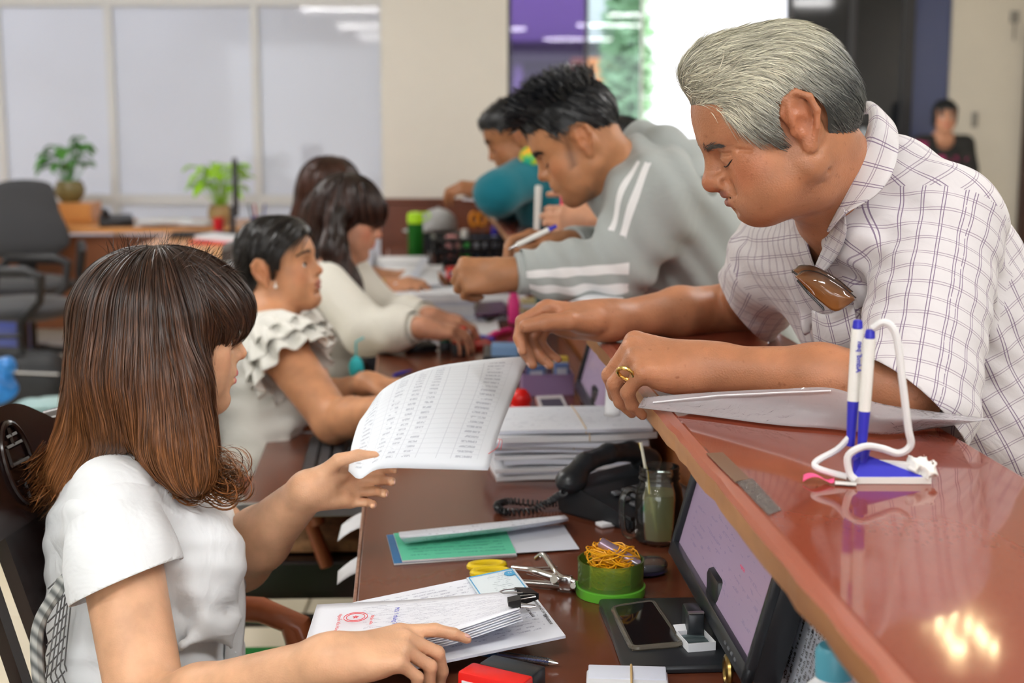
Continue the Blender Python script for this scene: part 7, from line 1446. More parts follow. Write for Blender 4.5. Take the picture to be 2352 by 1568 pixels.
# monitors under the counter
scr = print_mat('screen_form', (.34, .255, .365), ink=(.25, .2, .32), rows=22, freq=20, dens=.44, margin=(.08, .92, .08, .9), strength=.65, rough=.25, emit=.22, red=((.72, .80, .05, .5), (.66, .72, .3, .6), (.3, .36, .6, .75)))
def monitor(o, rz, lab):
    m = empty('computer_monitor', o, rz, lab, 'monitor'); Tm = Matrix.Rotation(math.radians(15), 4, 'Y')
    def put(b, *a, **k): b.bm.transform(Tm); return b.get(*a, **k)
    put(B().box((.022, 0, .135), (.036, .49, .245), bev=.006), 'case', M_ph, m)
    for y, z, sy, sz in ((0, .022, .50, .022), (0, .250, .50, .014), (-.243, .135, .014, .25), (.243, .135, .014, .25)): put(B().box((-.001, y, z), (.012, sy, sz), bev=.003), 'bezel', M_ph, m)
    k = B(); L = k.bm.loops.layers.uv.verify(); vv = [k.bm.verts.new((.0025, y, z)) for y, z in ((.236, .032), (-.236, .032), (-.236, .243), (.236, .243))]; f = k.bm.faces.new(vv)
    for l, uvc in zip(f.loops, ((0, 0), (1, 0), (1, 1), (0, 1))): l[L].uv = uvc
    put(k, 'screen', scr, m, smooth=False, recalc=False); put(B().box((.05, 0, .12), (.03, .22, .16), bev=.01), 'rear_housing', M_ph, m)
    B().box((.035, 0, .022), (.05, .07, .08), bev=.008).get('neck', M_ph, m); B().box((-.028, .0, -.019), (.19, .25, .012), bev=.005).get('foot', M_ph, m)
    for i in range(4): put(B().box((-.007, -.20+.018*i, .022), (.003, .008, .004), bev=.001), 'button', M_pf, m)
    return m
fb, nbm = PZ(1546, 1290, .78), PZ(1700, 1566, .78); mc = (fb+nbm)/2; mrz = math.atan2(-(fb-nbm)[0], (fb-nbm)[1])
monitor((mc[0], mc[1], .775), mrz, 'black computer monitor showing a lilac form under the near counter edge'); mc2 = mc+A(-.085, 1.27, 0)
monitor((mc2[0], mc2[1], .775), mrz, 'black computer monitor with pale screen beyond the paper stack')
# keyboard plate with phone, card and staple box
pl4 = [PZ(1436, 1530, .757), PZ(1655, 1505, .757), PZ(1560, 1378, .757), PZ(1376, 1392, .757)]
bp = quad_block('black_plate', pl4, .006, M_ph, side=M_ph); tag(bp, 'flat black plate on the desk carrying the smartphone', 'plate')
cd = quad_block('white_card', [PZ(1432, 1492, .7582), PZ(1478, 1490, .7582), PZ(1440, 1384, .7582), PZ(1394, 1388, .7582)], .0006, M_paper); tag(cd, 'white and black card under the left edge of the smartphone', 'card'); quad_block('black_band', [PZ(1432, 1491, .7587), PZ(1452, 1490, .7587), PZ(1436, 1456, .7587), PZ(1416, 1458, .7587)], .0003, M_ph, cd)
pc4 = [PZ(1452, 1484, .768), PZ(1566, 1474, .768), PZ(1500, 1378, .768), PZ(1408, 1392, .768)]
sp_ = quad_block('smartphone', pc4, .009, mat('phone_glass', (.008, .009, .010), rough=.05, spec=.7), side=mat('phone_gold', (.42, .36, .27), rough=.3, metal=.7)); tag(sp_, 'dark-screened smartphone in a clear case on the black plate', 'phone')
k = B(); cs_ = [np.array(p)+A(0, 0, -.003) for p in pc4]; ring = []
for i in range(4):
    p, a2, b2 = cs_[i], cs_[i-1], cs_[(i+1) % 4]; u1, u2 = nrm(a2-p), nrm(b2-p)
    for t in np.linspace(0, 1, 6): ring.append((p+u1*.010)*(1-t)**2+2*p*t*(1-t)+(p+u2*.010)*t*t)
k.tube(ring, .0042, 8, closed=True).get('clear_case', thin_glass('case_clear', (.75, .72, .65), .08, .4, (.5, .46, .38)), sp_)
q = PZ(1598, 1488, .7572); sb = empty('staple_box', tuple(q), math.radians(12), 'small open white box of staples beside the smartphone', 'box'); B().box((0, 0, .001), (.036, .046, .002)).get('bottom', M_paper, sb, smooth=False)
for c, d in (((-.018, 0, .008), (.001, .046, .016)), ((.018, 0, .008), (.001, .046, .016)), ((0, -.023, .008), (.036, .001, .016)), ((0, .023, .008), (.036, .001, .016))): B().box(c, d).get('side', M_paper, sb, smooth=False)
B().box((0, .031, .016), (.036, .016, .001), (.3, 0, 0)).get('lid_flap', M_paper, sb, smooth=False)
for i in range(3): B().box((0, -.013+.014*i, .007), (.030, .011, .009), bev=.001).get('staple_strip', mat('staple_steel', (.20, .27, .28), rough=.3, metal=.7), sb, smooth=False)
q = P(1592, 1412, 1.86); dg = empty('black_dongle', (q[0], q[1], .757), mrz, 'black block standing before the monitor foot', 'block'); B().box((0, 0, .02), (.022, .045, .040), bev=.004).get('body', M_ph, dg); B().box((0, -.02, .041), (.02, .006, .002)).get('edge_line', MATS['steel'], dg)
q = PZ(1694, 1560, .757); br = empty('brass_ring', (q[0]-.012, q[1], .7505), 0, 'brass ring-shaped roller at the lower corner of the near monitor', 'ring'); B().tube([(.0, .016*math.cos(t), .018+.016*math.sin(t)) for t in np.linspace(0, 2*PI, 25)[:-1]], [.0045]*24, 8, closed=True).get('ring', mat('brass', (.35, .24, .08), rough=.3, metal=1), br)
# typed notice leaning under the counter, light blue bottle
e1 = nrm(A(.24, .05, .97)); e2 = nrm(A(.10, -1, .0)); O_ = A(.318, 1.60, .765); pg = [O_, O_+e1*.225, O_+e1*.225+e2*.30, O_+e2*.30]
nt_ = quad_block('typed_notice', pg, .0012, mat('notice_paper', (.62, .68, .78), rough=.7)); tag(nt_, 'typed notice sheet leaning under the counter beside the near monitor', 'paper'); nz = nrm(np.cross(e1, e2)); nz = nz if nz[0] < 0 else -nz
lines_ = ['TỜ TRÌNH', 'V/v ghi thẻ Tờ rà soát số BHXH tại Khối Văn phòng', '', 'Căn cứ Kế hoạch số 362/KH-BHXH ngày 28/02/2018', 'Quyết định số 97/QĐ-BHXH ngày 02/3/2018 của', 'thành lập Tổ rà soát số BHXH tại Khối Văn phòng B', 'đến ngày 29/7/2018, Khối Văn phòng đã thu', 'theo Kế hoạch 112 của BHXH Việt Nam. T', 'do Tổ rà soát và hoàn thành kế hoạch được', 'tự sau', '', 'Tổ chức cán bộ ra Quyết định giải thể', 'BHXH Thành phố kể từ ngày 01/8/2018', 'các Tổ rà soát các phòng nghiệp vụ và theo quy', '', 'Nơi nhận: như trên']
for i, s in enumerate(lines_):
    if s: text(s, .0088, M_ink, nt_, frameM(O_+e1*.012+e2*(.014+.0112*i)+nz*(.0006 if np.dot(nz, np.cross(e1, e2)) > 0 else .0018), e1, -e2 if np.dot(np.cross(e1, -e2), nz) > 0 else e2), bold=.0002 if i < 2 else 0)
q = P(1952, 1500, 1.40); bo = empty('white_bottle', (q[0]-.01, q[1]+.02, .7505), 0, 'white bottle with a light blue cap under the counter', 'bottle'); zc = q[2]-.7505; B().lathe([(0, 0), (.026, 0), (.028, .01), (.028, zc-.045), (.018, zc-.035), (.016, zc-.03)], n=24, cap=False).get('body', M_paper, bo); B().lathe([(.0185, zc-.032), (.0195, zc-.005), (.016, zc), (0, zc)], n=24, cap=False).get('cap', mat('light_blue_cap', (.10, .42, .55), rough=.35), bo)
q = P(1560, 1015, 2.28); hp_ = loft([[P(1548, 985, 2.26), P(1580, 1030, 2.16)], [P(1552, 1000, 2.30), P(1578, 1050, 2.22)]], 6, 3, 'torn_paper', M_paper, None, .0006); tag(hp_, 'torn white paper stuck below the counter edge', 'paper')

# ------------------------------------------------------------------ things on the counter and further along the desk
M_pb = mat('pen_blue', (.03, .03, .45), rough=.3); M_pw = mat('pen_white', (.80, .80, .76), rough=.3); M_cord = mat('white_cord', (.80, .80, .80), rough=.4, trans=.1)
def pen_body(k0, a, d, L=.136):
    a = np.asarray(a); d = nrm(d); b = B(); b.cyl(a, a+d*L*.36, .0045, .0062, 14); b.get('grip', M_pb, k0); b = B(); b.cyl(a+d*L*.36, a+d*L*.93, .0064, n=14); w_ = b.get('barrel', M_pw, k0); B().cyl(a+d*L*.93, a+d*L, .0058, .0048, 14, bev=.001).get('cap', M_pb, k0); return w_
def pen_stand(o, rz, lab, two=True):
    t = empty('pen_stand', o, rz, lab, 'pen stand'); t['group'] = 'pen stands on the counter'
    B().prism([(-.022, -.018), (.062, -.010), (.062, .006), (-.022, .022)], .007).get('base', M_pw, t, smooth=False)
    k = B(); v = k.bm.verts; f = lambda *p: v.new(p); a0, a1, a2, a3 = f(-.020, -.016, .007), f(.055, -.008, .007), f(-.020, .018, .007), f(-.020, -.016, .024); a4, a5 = f(-.020, .018, .024), f(-.006, .0, .028)
    for fc in ((a0, a1, a5, a3), (a0, a3, a4, a2), (a3, a5, a4), (a1, a2, a4, a5), (a0, a2, a1)): k.bm.faces.new(fc)
    k.get('wedge', M_pb, t, smooth=False); B().prism([(-.005, .002), (.053, -.004), (.053, .004), (-.005, .016)], .0135, (0, 0, .006)).get('top_plate', M_pw, t, smooth=False)
    B().cyl((-.010, 0, .02), (-.008, 0, .036), .0075, n=14).get('socket', M_pb, t)
    w1_ = pen_body(t, A(-.010, 0, .026), A(.03, 0, 1.0))
    if two: w2_ = pen_body(t, A(-.020, .012, .034), A(.02, .01, 1.0)); text('Admd\u2019 pen', .0075, M_pb, w2_, frameM(A(-.0192+.0012, .0052, .115), (.02, .01, 1.0), (1, 0, 0)), bold=.0002)
    c = [(-.004, 0, .163), (.008, -.002, .170), (.020, -.004, .157), (.028, -.006, .11), (.036, -.006, .06), (.040, -.004, .04), (.028, -.004, .031), (.010, -.006, .036), (-.010, -.016, .040), (-.026, -.018, .030), (-.024, -.018, .012), (-.018, -.020, .005)]
    B().tube(spline(c, 60), .0040, 8).get('cord', M_cord, t); B().tube(spline([(-.02, .012, .045), (-.034, .01, .030), (-.055, .0, .020), (-.058, -.004, .014), (-.045, -.01, .010), (-.026, -.012, .006)], 30), .0036, 8).get('cord', M_cord, t)
    S = Sdf(); S.ell((.050, .002, .016), (.014, .010, .010), .004); S.ell((.060, -.004, .012), (.008, .008, .008), .004); S.disp = lambda p: .0045*noise3(p, 330, 2)+.002*noise3(p, 700, 5); sdf_obj("paper_wad", S, .0018, M_pw, t); return t
ps = PZ(1998, 1102, 1.0505); pst = pen_stand(tuple(ps), math.radians(-6), 'blue and white counter pen stand holding two corded pens, nearest one')
pf = empty('pink_flag', tuple(PZ(1880, 1108, 1.0505)), math.radians(-14), 'bright pink sticky flag curled on the counter at the near pen stand', 'flag')
B().grid(lambda u, v: (-.016+.032*u, -.006+.012*v, .0015+.008*abs(math.sin(u*3.4+.6*v))*(1-.5*u)), 10, 4).get('strip', mat('neon_pink', (.95, .10, .28), rough=.45), pf, solid=.0006, recalc=False); B().box((.028, -.003, .002), (.022, .012, .0008)).get('white_tab', M_pw, pf, smooth=False)
q = PZ(1412, 672, 1.0505); pen_stand(tuple(q), math.radians(-4), 'counter pen stand with a single corded pen before the grey sleeve', False)
def lone_pen(u, v, d, lab, dish=False):
    q = PZ(u, v, 1.0505); t = empty('counter_pen', tuple(q), 0, lab, 'pen'); 
    if dish: B().lathe([(.0, .0), (.022, 0), (.05, .014), (.055, .018), (.05, .019), (.02, .006), (0, .006)], n=28, cap=False).get('dish', thin_glass('dish_pale', (.85, .82, .9), .06, .4, (.7, .66, .78)), t); B().cyl((0, 0, .003), (0, 0, .03), .010, .007, 14).get('socket', M_pw, t); pen_body(t, A(0, 0, .025), A(.03, 0, 1)); B().tube(spline([(.0, .0, .158), (-.010, 0, .166), (-.018, 0, .14), (-.022, 0, .08), (-.028, 0, .03), (-.02, 0, .022)], 24), .004, 8).get('cord', M_cord, t)
    else: B().cyl((0, 0, 0), (0, 0, .012), .017, .012, 16).get('socket', M_pw, t); B().cyl((0, 0, .01), (.006, 0, .165), .0085, .0105, 14, bev=.003).get('barrel', M_pw, t)
lone_pen(1232, 552, 0, 'thick white counter pen standing upright behind the writing hand'); lone_pen(1176, 492, 0, 'white and blue counter pen in a pale round dish before the teal shirt', True)
# the clear plastic sleeve under the forearm
M_pl = thin_glass('plastic_sleeve', (.96, .94, .97), .14, .40, (.97, .94, .97), .9, 60, 1.4, .7)
zb = lambda u, v, dz=.003: PZ(u, v, 1.0505+dz)
sl_ = loft([[zb(1466, 936, .004), zb(1600, 952), zb(1780, 975), zb(1900, 984), zb(2035, 997), zb(2130, 985), zb(2200, 975, .01)], [P(1468, 930, 1.868), P(1620, 930, 1.835), P(1790, 935, 1.785), P(1915, 940, 1.74), P(2030, 962, 1.70), P(2150, 966, 1.68), P(2240, 968, 1.67)],
    [P(1480, 912, 1.872), P(1640, 900, 1.835), P(1795, 893, 1.785), P(1912, 891, 1.742), P(2020, 926, 1.715), P(2150, 946, 1.70), P(2278, 962, 1.69)]], 40, 12, 'plastic_sleeve', M_pl, None, .0006); tag(sl_, 'clear crinkled zip plastic sleeve lying under the near forearm', 'plastic bag')
B().tube([P(1500, 924, 1.862), P(1650, 908, 1.825), P(1800, 901, 1.778), P(1908, 897, 1.738)], .0011, 6).get('zip_strip', mat('zip_white', (.85, .85, .88), rough=.3), sl_)
# tape remnants stuck on the counter edge
for (a, lab, m) in ((((1622, 1040), (1660, 1038), (1722, 1098), (1690, 1108)), 'strip of brown packing tape stuck near the counter edge', mat('brown_tape', (.14, .075, .045), rough=.25)), (((1690, 1105), (1728, 1098), (1795, 1170), (1765, 1182)), 'shiny clear tape scrap stuck on the counter edge', thin_glass('clear_tape', (.85, .80, .76), .05, .15, (.8, .76, .72), 1.0, 80, 1.6))):
    o = quad_block('tape_strip', [PZ(u, v, 1.0512) for u, v in a], .0006, m, side=m); tag(o, lab, 'tape')
nk = loft([[zb(1305, 694, .002), zb(1340, 688, .010), zb(1438, 690, .004)], [zb(1340, 680, .004), zb(1372, 664, .012), zb(1420, 674, .006)]], 10, 6, 'paper_napkin', M_paper, None, .0006); tag(nk, 'small folded white paper on the counter beyond his far forearm', 'paper')
sp2 = quad_block('paper_scrap', [zb(1535, 628, .001), zb(1575, 632, .001), zb(1590, 600, .001), zb(1560, 612, .001)], .0006, M_paper); tag(sp2, 'white paper scrap on the counter under the grey tracksuit', 'paper')
wr = quad_block('writing_sheet', [PZ(1150, 606, 1.051), PZ(1250, 612, 1.051), PZ(1240, 575, 1.051), PZ(1160, 572, 1.051)], .0008, M_paper); tag(wr, 'white sheet under the young man\u2019s writing hand', 'paper')
a_, b_ = P(1168, 572, 3.06), P(1278, 519, 3.08); mid = (a_+b_)/2; wp = empty('writing_pen', tuple(mid), 0, 'white pen with blue end held slanting by the young man', 'pen'); d = nrm(b_-a_); B().cyl(a_-mid+d*.02, b_-mid-d*.02, .006, n=14).get('barrel', M_pw, wp); B().cyl(b_-mid-d*.02, b_-mid, .0058, .004, n=14).get('cap', M_pb, wp); B().cyl(a_-mid, a_-mid+d*.02, .0015, .005, n=12).get('tip', M_chr, wp)
tp = quad_block('held_paper', [P(1062, 458, 4.78), P(1122, 462, 4.72), P(1124, 444, 4.9), P(1072, 441, 4.95)], .003, M_paper); tag(tp, 'white paper held by the man in the teal shirt', 'paper')
# sunglasses tucked in the breast pocket
sg_o = P(1898, 668, 1.895); sgl = empty('sunglasses', tuple(sg_o), 0, 'brown gradient sunglasses hanging from his shirt pocket', 'sunglasses')
ml = mat('lens_brown', (.20, .07, .02), rough=.04, spec=.7, coat=.5); nt = ml.node_tree; uv = N(nt, 'ShaderNodeUVMap'); sp = N(nt, 'ShaderNodeSeparateXYZ'); nt.links.new(uv.outputs[0], sp.inputs[0]); rp = N(nt, 'ShaderNodeValToRGB'); rp.color_ramp.elements[0].color = (.34, .13, .035, 1); rp.color_ramp.elements[1].color = (.045, .022, .015, 1); nt.links.new(sp.outputs[1], rp.inputs[0]); nt.links.new(rp.outputs[0], nt.nodes['Principled BSDF'].inputs['Base Color'])
def lens(c0, dd):
    top = [P(u, v, d+dd)-sg_o-c0 for u, v, d in ((1832, 632, 1.915), (1846, 622, 1.905), (1880, 626, 1.888), (1925, 650, 1.882), (1966, 684, 1.885))]; bot = [P(u, v, d+dd)-sg_o-c0 for u, v, d in ((1832, 640, 1.915), (1856, 666, 1.905), (1890, 696, 1.893), (1922, 714, 1.888), (1964, 688, 1.885))]
    md = [(np.array(a)+b)/2+A(-.004, -.006, .002) for a, b in zip(top, bot)]; return loft([bot, md, top], 18, 10, 'lens', ml, sgl, .0014), top, bot
l1_, tp_, bt_ = lens(0, 0); B().tube(spline(tp_, 20), .0009, 6).get('rim', M_blk, sgl); lens(A(.004, -.0, -.008), .035)
B().tube([bt_[0]+A(0, 0, -.002), bt_[1]+A(0, -.002, -.004), bt_[2]+A(0, 0, -.006), bt_[2]+A(.006, .022, -.012)], .0016, 6).get('temple', M_blk, sgl); B().tube([tp_[0], tp_[0]+A(-.004, .015, .004), tp_[0]+A(0, .034, 0)], .0014, 6).get('bridge', M_blk, sgl)

# ---- desk of the second and third place
def D(u, v): return PZ(u, v, .7505)
q = D(1268, 928); sm = quad_block('white_smartphone', [PZ(1241, 946, .759), PZ(1307, 942, .759), PZ(1291, 906, .759), PZ(1230, 909, .759)], .008, mat('phone_white', (.82, .78, .78), rough=.25), side=mat('phone_pink', (.75, .35, .32), rough=.4)); tag(sm, 'white smartphone with pink edge lying behind the tall paper stack', 'phone')
quad_block('screen', [PZ(1249, 940, .7598), PZ(1299, 936, .7598), PZ(1287, 914, .7598), PZ(1240, 916, .7598)], .0004, mat('phone_dark', (.05, .07, .07), rough=.06, spec=.6), sm, side=M_ph)
q = D(1196, 952); dm = empty('red_dome_stamp', (q[0], q[1]+.03, .7505), 0, 'red dome-shaped stamp peeking over the tall paper stack', 'stamp'); B().lathe([(0, .055), (.012, .053), (.022, .042), (.025, .028), (.022, .016), (.026, .012), (.026, 0), (0, 0)], n=24, cap=False).get('knob', MATS['stamp_red'], dm); B().cyl((0, 0, 0), (0, 0, .006), .0275, n=24).get('pad', M_ph, dm)
o = D(1256, 906); lb_ = empty('lilac_organizer', (o[0], o[1]+.03, .7505), CA, 'lilac desk organizer box with cards and clips in front of the far monitor', 'organizer'); M_li = mat('lilac_plastic', (.33, .22, .42), rough=.35)
B().box((0, 0, .003), (.125, .085, .006)).get('bottom', M_li, lb_, smooth=False)
for c, d in (((0, -.041, .026), (.125, .004, .052)), ((0, .041, .026), (.125, .004, .052)), ((-.061, 0, .026), (.004, .085, .052)), ((.061, 0, .026), (.004, .085, .052)), ((.01, 0, .024), (.003, .08, .044))): B().box(c, d, bev=.001).get('side', M_li, lb_, smooth=False)
for (x, y, z, sx, sy, sz, m, nm, lab, cat) in ((-.03, .012, .045, .030, .03, .075, M_ph, 'black_box', 'black little box standing in the lilac organizer', 'box'), (-.028, -.022, .036, .045, .012, .058, mat('card_blue', (.10, .18, .42), rough=.4), 'blue_cards', 'blue cards in the front of the lilac organizer', 'cards'), (.034, -.02, .04, .036, .02, .066, mat('mid_blue', (.16, .25, .55), rough=.4), 'blue_block', 'mid blue block in the right half of the lilac organizer', 'block'), (.036, .016, .045, .036, .022, .075, mat('note_yellow', (.85, .62, .10), rough=.6), 'yellow_notes', 'yellow note pad standing in the lilac organizer', 'notes'), (-.005, .024, .05, .014, .02, .09, M_paper, 'white_card', 'white card standing at the back of the lilac organizer', 'card')):
    w0 = np.array(lb_.location)+rotv(A(x, y, z+.004), CA); g = empty(nm, tuple(w0), CA, lab, cat); B().box((0, 0, 0), (sx, sy, sz), bev=.002).get('body', m, g, smooth=False); B().box((0, -sy/2-.0008, sz*.2), (sx*.7, .0012, sz*.25)).get('label', M_paperb if m is not M_paper else M_ph, g, smooth=False)
hs_ = loft([[P(1390, 800, 2.62), P(1408, 796, 2.60), P(1424, 802, 2.57)], [P(1392, 880, 2.60), P(1410, 880, 2.575), P(1426, 882, 2.56)], [P(1388, 955, 2.60), P(1406, 958, 2.58), P(1424, 955, 2.57)]], 6, 12, 'hanging_paper', M_paper, None, .0006); tag(hs_, 'white paper strip hanging from the counter edge before the far monitor', 'paper')
q = D(1366, 948); ac = empty('clear_holder', (q[0], q[1]+.03, .7505), CA, 'small clear acrylic holder under the far monitor', 'holder'); M_ac = thin_glass('acrylic', (.9, .91, .92), .03, .06)
for c, d in (((0, 0, .002), (.06, .05, .004)), ((0, -.024, .02), (.06, .002, .04)), ((-.029, 0, .02), (.002, .05, .04)), ((.029, 0, .02), (.002, .05, .04))): B().box(c, d).get('wall', M_ac, ac, smooth=False)
def stamp(u, v, m, cm, hgt, wd, lab, rz=0):
    q = D(u, v); t = empty('self_inking_stamp', (q[0], q[1], .7505), rz, lab, 'stamp'); B().box((0, 0, hgt*.19), (wd, wd*.75, hgt*.38), bev=.003).get('base', cm, t); B().box((0, 0, hgt*.66), (wd*.86, wd*.62, hgt*.68), bev=.008).get('handle', m, t); B().box((0, -wd*.31-.0006, hgt*.7), (wd*.5, .0012, hgt*.22)).get('label', M_paperb, t, smooth=False); return t
M_gs = mat('stamp_green', (.02, .30, .19), rough=.35)
stamp(1023, 806, M_gs, M_ph, .072, .034, 'green and black stamp standing beside the red stamp on the desk', .1); stamp(1056, 812, MATS['stamp_red'], M_ph, .078, .046, 'red block stamp standing right of the green stamp', .05); stamp(1038, 662, MATS['stamp_red'], M_ph, .085, .05, 'red stamp behind the young man\u2019s fist, far along the desk', .3)
def flat(nm, quad, th, m, lab, cat, group=None, z=.7505, side=None): o = quad_block(nm, [PZ(u, v, z+th) for u, v in quad], th, m, side=side or m); return tag(o, lab, cat, group)
flat('black_tray', ((1110, 818), (1212, 822), (1208, 795), (1112, 792)), .022, M_ph, 'black flat tray of pens right of the red block stamp', 'tray'); flat('blue_notes', ((1128, 796), (1190, 797), (1188, 786), (1130, 785)), .026, mat('sky_notes', (.22, .40, .68), rough=.6), 'blue note pad on the black tray', 'notes', z=.7735)
flat('red_ink_pad', ((1075, 797), (1128, 790), (1118, 776), (1076, 782)), .014, mat('dark_red', (.35, .02, .02), rough=.4), 'dark red ink pad behind the red block stamp', 'ink pad')
q = D(968, 806); cm_ = empty('computer_mouse', (q[0], q[1], .7505), .4, 'black computer mouse by the cream sleeve', 'mouse'); B().sph((0, 0, .010), (.052, .030, .020), 16).get('body', M_ph, cm_); B().cyl((.022, -.004, .026), (.022, .004, .026), .006, n=12).get('wheel', M_pf, cm_)
def hl_pen(u0, v0, u1, v1, m, lab, r=.007, cat='pen', z=.758):
    a, b = PZ(u0, v0, z), PZ(u1, v1, z); mid = (a+b)/2; t = empty('marker_pen', tuple(mid), 0, lab, cat); d = nrm(b-a); B().cyl(a-mid, b-mid-d*.035, r, n=12, bev=.001).get('barrel', m, t); B().cyl(b-mid-d*.034, b-mid, r*.8, r*.5, n=12).get('cap', m, t)
M_hp = mat('highlighter_pink', (.95, .06, .32), rough=.35)
hl_pen(1172, 758, 1122, 772, M_hp, 'neon pink highlighter lying behind the black tray', .011); hl_pen(1135, 778, 1085, 768, M_pb, 'blue pen lying under the neon pink highlighter', .005); hl_pen(905, 862, 945, 850, M_pb, 'blue pen lying just above the printed table sheet', .005)
q = D(1180, 745); ph2 = empty('pink_marker_box', (q[0], q[1], .7505), CA, 'upright neon pink marker with orange label left of the yellow notes', 'marker'); B().box((0, 0, .045), (.036, .022, .085), bev=.006).get('body', M_hp, ph2); B().box((0, 0, .094), (.026, .018, .016), bev=.003).get('cap', M_hp, ph2)
flat_ = [D(1196, 728), D(1240, 730)]; q = D(1218, 738); yn = empty('yellow_note_stack', (q[0], q[1], .7505), CA, 'pale yellow stack of notes between pink marker and teal box', 'notes')
for i in range(5): B().box((.002*(i % 2), 0, .008+.015*i), (.062, .05, .0135), bev=.001).get('note_pad', mat('pale_yellow', (.74, .62, .30), rough=.7) if i % 2 == 0 else M_paper, yn, smooth=False)
q = D(1262, 745); tbx = empty('teal_tissue_box', (q[0], q[1]+.03, .7505), CA, 'dark teal box with a bright teal top by the counter edge', 'box'); B().box((0, 0, .05), (.085, .10, .10), bev=.003).get('body', mat('dark_teal', (.01, .10, .13), rough=.4), tbx, smooth=False); B().box((.004, .0, .104), (.075, .09, .010), (0, -.15, 0), bev=.003).get('lid', mat('bright_teal', (.03, .42, .48), rough=.4), tbx, smooth=False)
def pile(nm, u, v, w_, dpt, n, th, lab, rz, seed):
    q = D(u, v); rr = random.Random(seed); z = .7505; c = A(q[0], q[1], 0)+rotv(A(0, dpt/2, 0), CA)
    for i in range(n):
        t_ = th*rr.uniform(.7, 1.3); k = B().box((0, 0, t_/2), (w_, dpt, t_), bev=min(.0015, t_*.3), seg=1); o = k.get(nm, M_paper if i % 3 else M_paperb, None, smooth=False, loc=(c[0]+rr.uniform(-.012, .012), c[1]+rr.uniform(-.01, .01), z), rot=(0, 0, CA+rz+rr.uniform(-.06, .06))); tag(o, lab+', '+('lowest' if i == 0 else 'topmost' if i == n-1 else ('second', 'third', 'fourth', 'fifth', 'sixth', 'seventh')[i-1]+' from the bottom'), 'paper', lab+' pile'); z += t_+.0006
pile('paper_ream', 985, 736, .30, .21, 6, .013, 'sheaf in the white pile before the young man\u2019s fist', 0, 2); pile('paper_ream', 975, 664, .26, .21, 4, .012, 'sheaf in the white pile beside the far red stamp', .05, 4); pile('paper_ream', 945, 640, .25, .20, 3, .012, 'sheaf in the farthest white pile near the green bottle', -.1, 6)
for i, (qd, lab) in enumerate((([(1070, 772), (1150, 765), (1140, 728), (1075, 735)], 'loose white sheet under the hands of the woman in cream'), ([(1090, 735), (1168, 730), (1150, 705), (1085, 708)], 'bluish sheet behind her loose white sheet'), ([(955, 795), (1010, 792), (1000, 770), (960, 772)], 'white paper scrap under her cream cuff'), ([(1100, 700), (1220, 690), (1200, 672), (1110, 676)], 'white sheet behind the pink marker by the young man\u2019s sleeve'))): flat('loose_sheet', qd, .003+.001*i, M_paperb if i == 1 else M_paper, lab, 'paper', z=.7505+.004*(i == 1))
hp2 = quad_block('held_form', [P(905, 650, 4.75), P(1010, 655, 4.85), P(1005, 615, 5.1), P(940, 612, 5.05)], .003, M_paper); tag(hp2, 'white form held by the woman at the far end', 'paper'); hp3 = quad_block('receipt_slip', [P(945, 628, 4.9), P(960, 632, 4.9), P(985, 592, 5.1), P(970, 588, 5.1)], .002, M_paperb); tag(hp3, 'narrow paper slip standing up from the held form', 'paper')
flat('black_stapler_pad', ((1082, 700), (1112, 694), (1150, 720), (1120, 728)), .02, M_ph, 'black box beneath the neon marker, right of the white pile', 'box'); flat('purple_folder', ((1090, 722), (1165, 715), (1155, 690), (1100, 694)), .008, mat('purple_dark', (.16, .09, .18), rough=.5), 'dark purple folder right of the white pile', 'folder', z=.7725)
# far end: basket, bottles, cap, green flask
q = PZ(1090, 622, .7505); bx0, by0 = q[0], q[1]+.1; bk_ = empty('black_basket', (bx0, by0, .7505), CA, 'black plastic basket full of small things at the far end of the desk', 'basket')
def basket_side(w0, w1, h, y, x=False): pass
for i, (a, b_) in enumerate((((-.16, -.11), (.16, -.11)), ((.16, -.11), (.16, .11)), ((.16, .11), (-.16, .11)), ((-.16, .11), (-.16, -.11)))):
    a, b_ = A(*a, 0), A(*b_, 0); k = B(); g = 1.14
    lo_, hi_ = .0, .135
    for z in (.008, .05, .09): k.tube([a*(1+.14*z/.135)*.86/.86+A(0, 0, z), b_*(1+.14*z/.135)+A(0, 0, z)], .008 if z < .09 else .012, 6)
    k.tube([a*g+A(0, 0, hi_), b_*g+A(0, 0, hi_)], .011, 8)
    n_ = 9
    for j_ in range(n_+1): c = a+(b_-a)*j_/n_; k.tube([c, c*g+A(0, 0, hi_)], .009, 6)
    k.get('side', M_plas, bk_)['kind'] = 'stuff'
B().box((0, 0, .006), (.32, .22, .01)).get('bottom', M_plas, bk_, smooth=False)
def inb(x, y, z): return tuple(A(bx0, by0, .7505)+rotv(A(x, y, z), CA))
def bottle(nm, o, r, h, m, cm, lab, ch=.03):
    t = empty(nm, o, 0, lab, 'bottle'); B().lathe([(0, 0), (r, 0), (r, h*.8), (r*.6, h*.9), (r*.5, h)], n=18, cap=False).get('body', m, t); B().cyl((0, 0, h), (0, 0, h+ch), r*.62, n=16, bev=.002).get('cap', cm, t); return t
M_bg = mat('bottle_green', (.10, .55, .12), rough=.4)
bottle('small_bottle', inb(-.045, -.02, .013), .026, .115, M_bg, M_pw, 'small green bottle with a white cap standing in the black basket', .045); bottle('glue_bottle', inb(.088, .02, .013), .024, .13, M_pw, M_pb, 'white glue bottle with a blue cap in the black basket', .04)
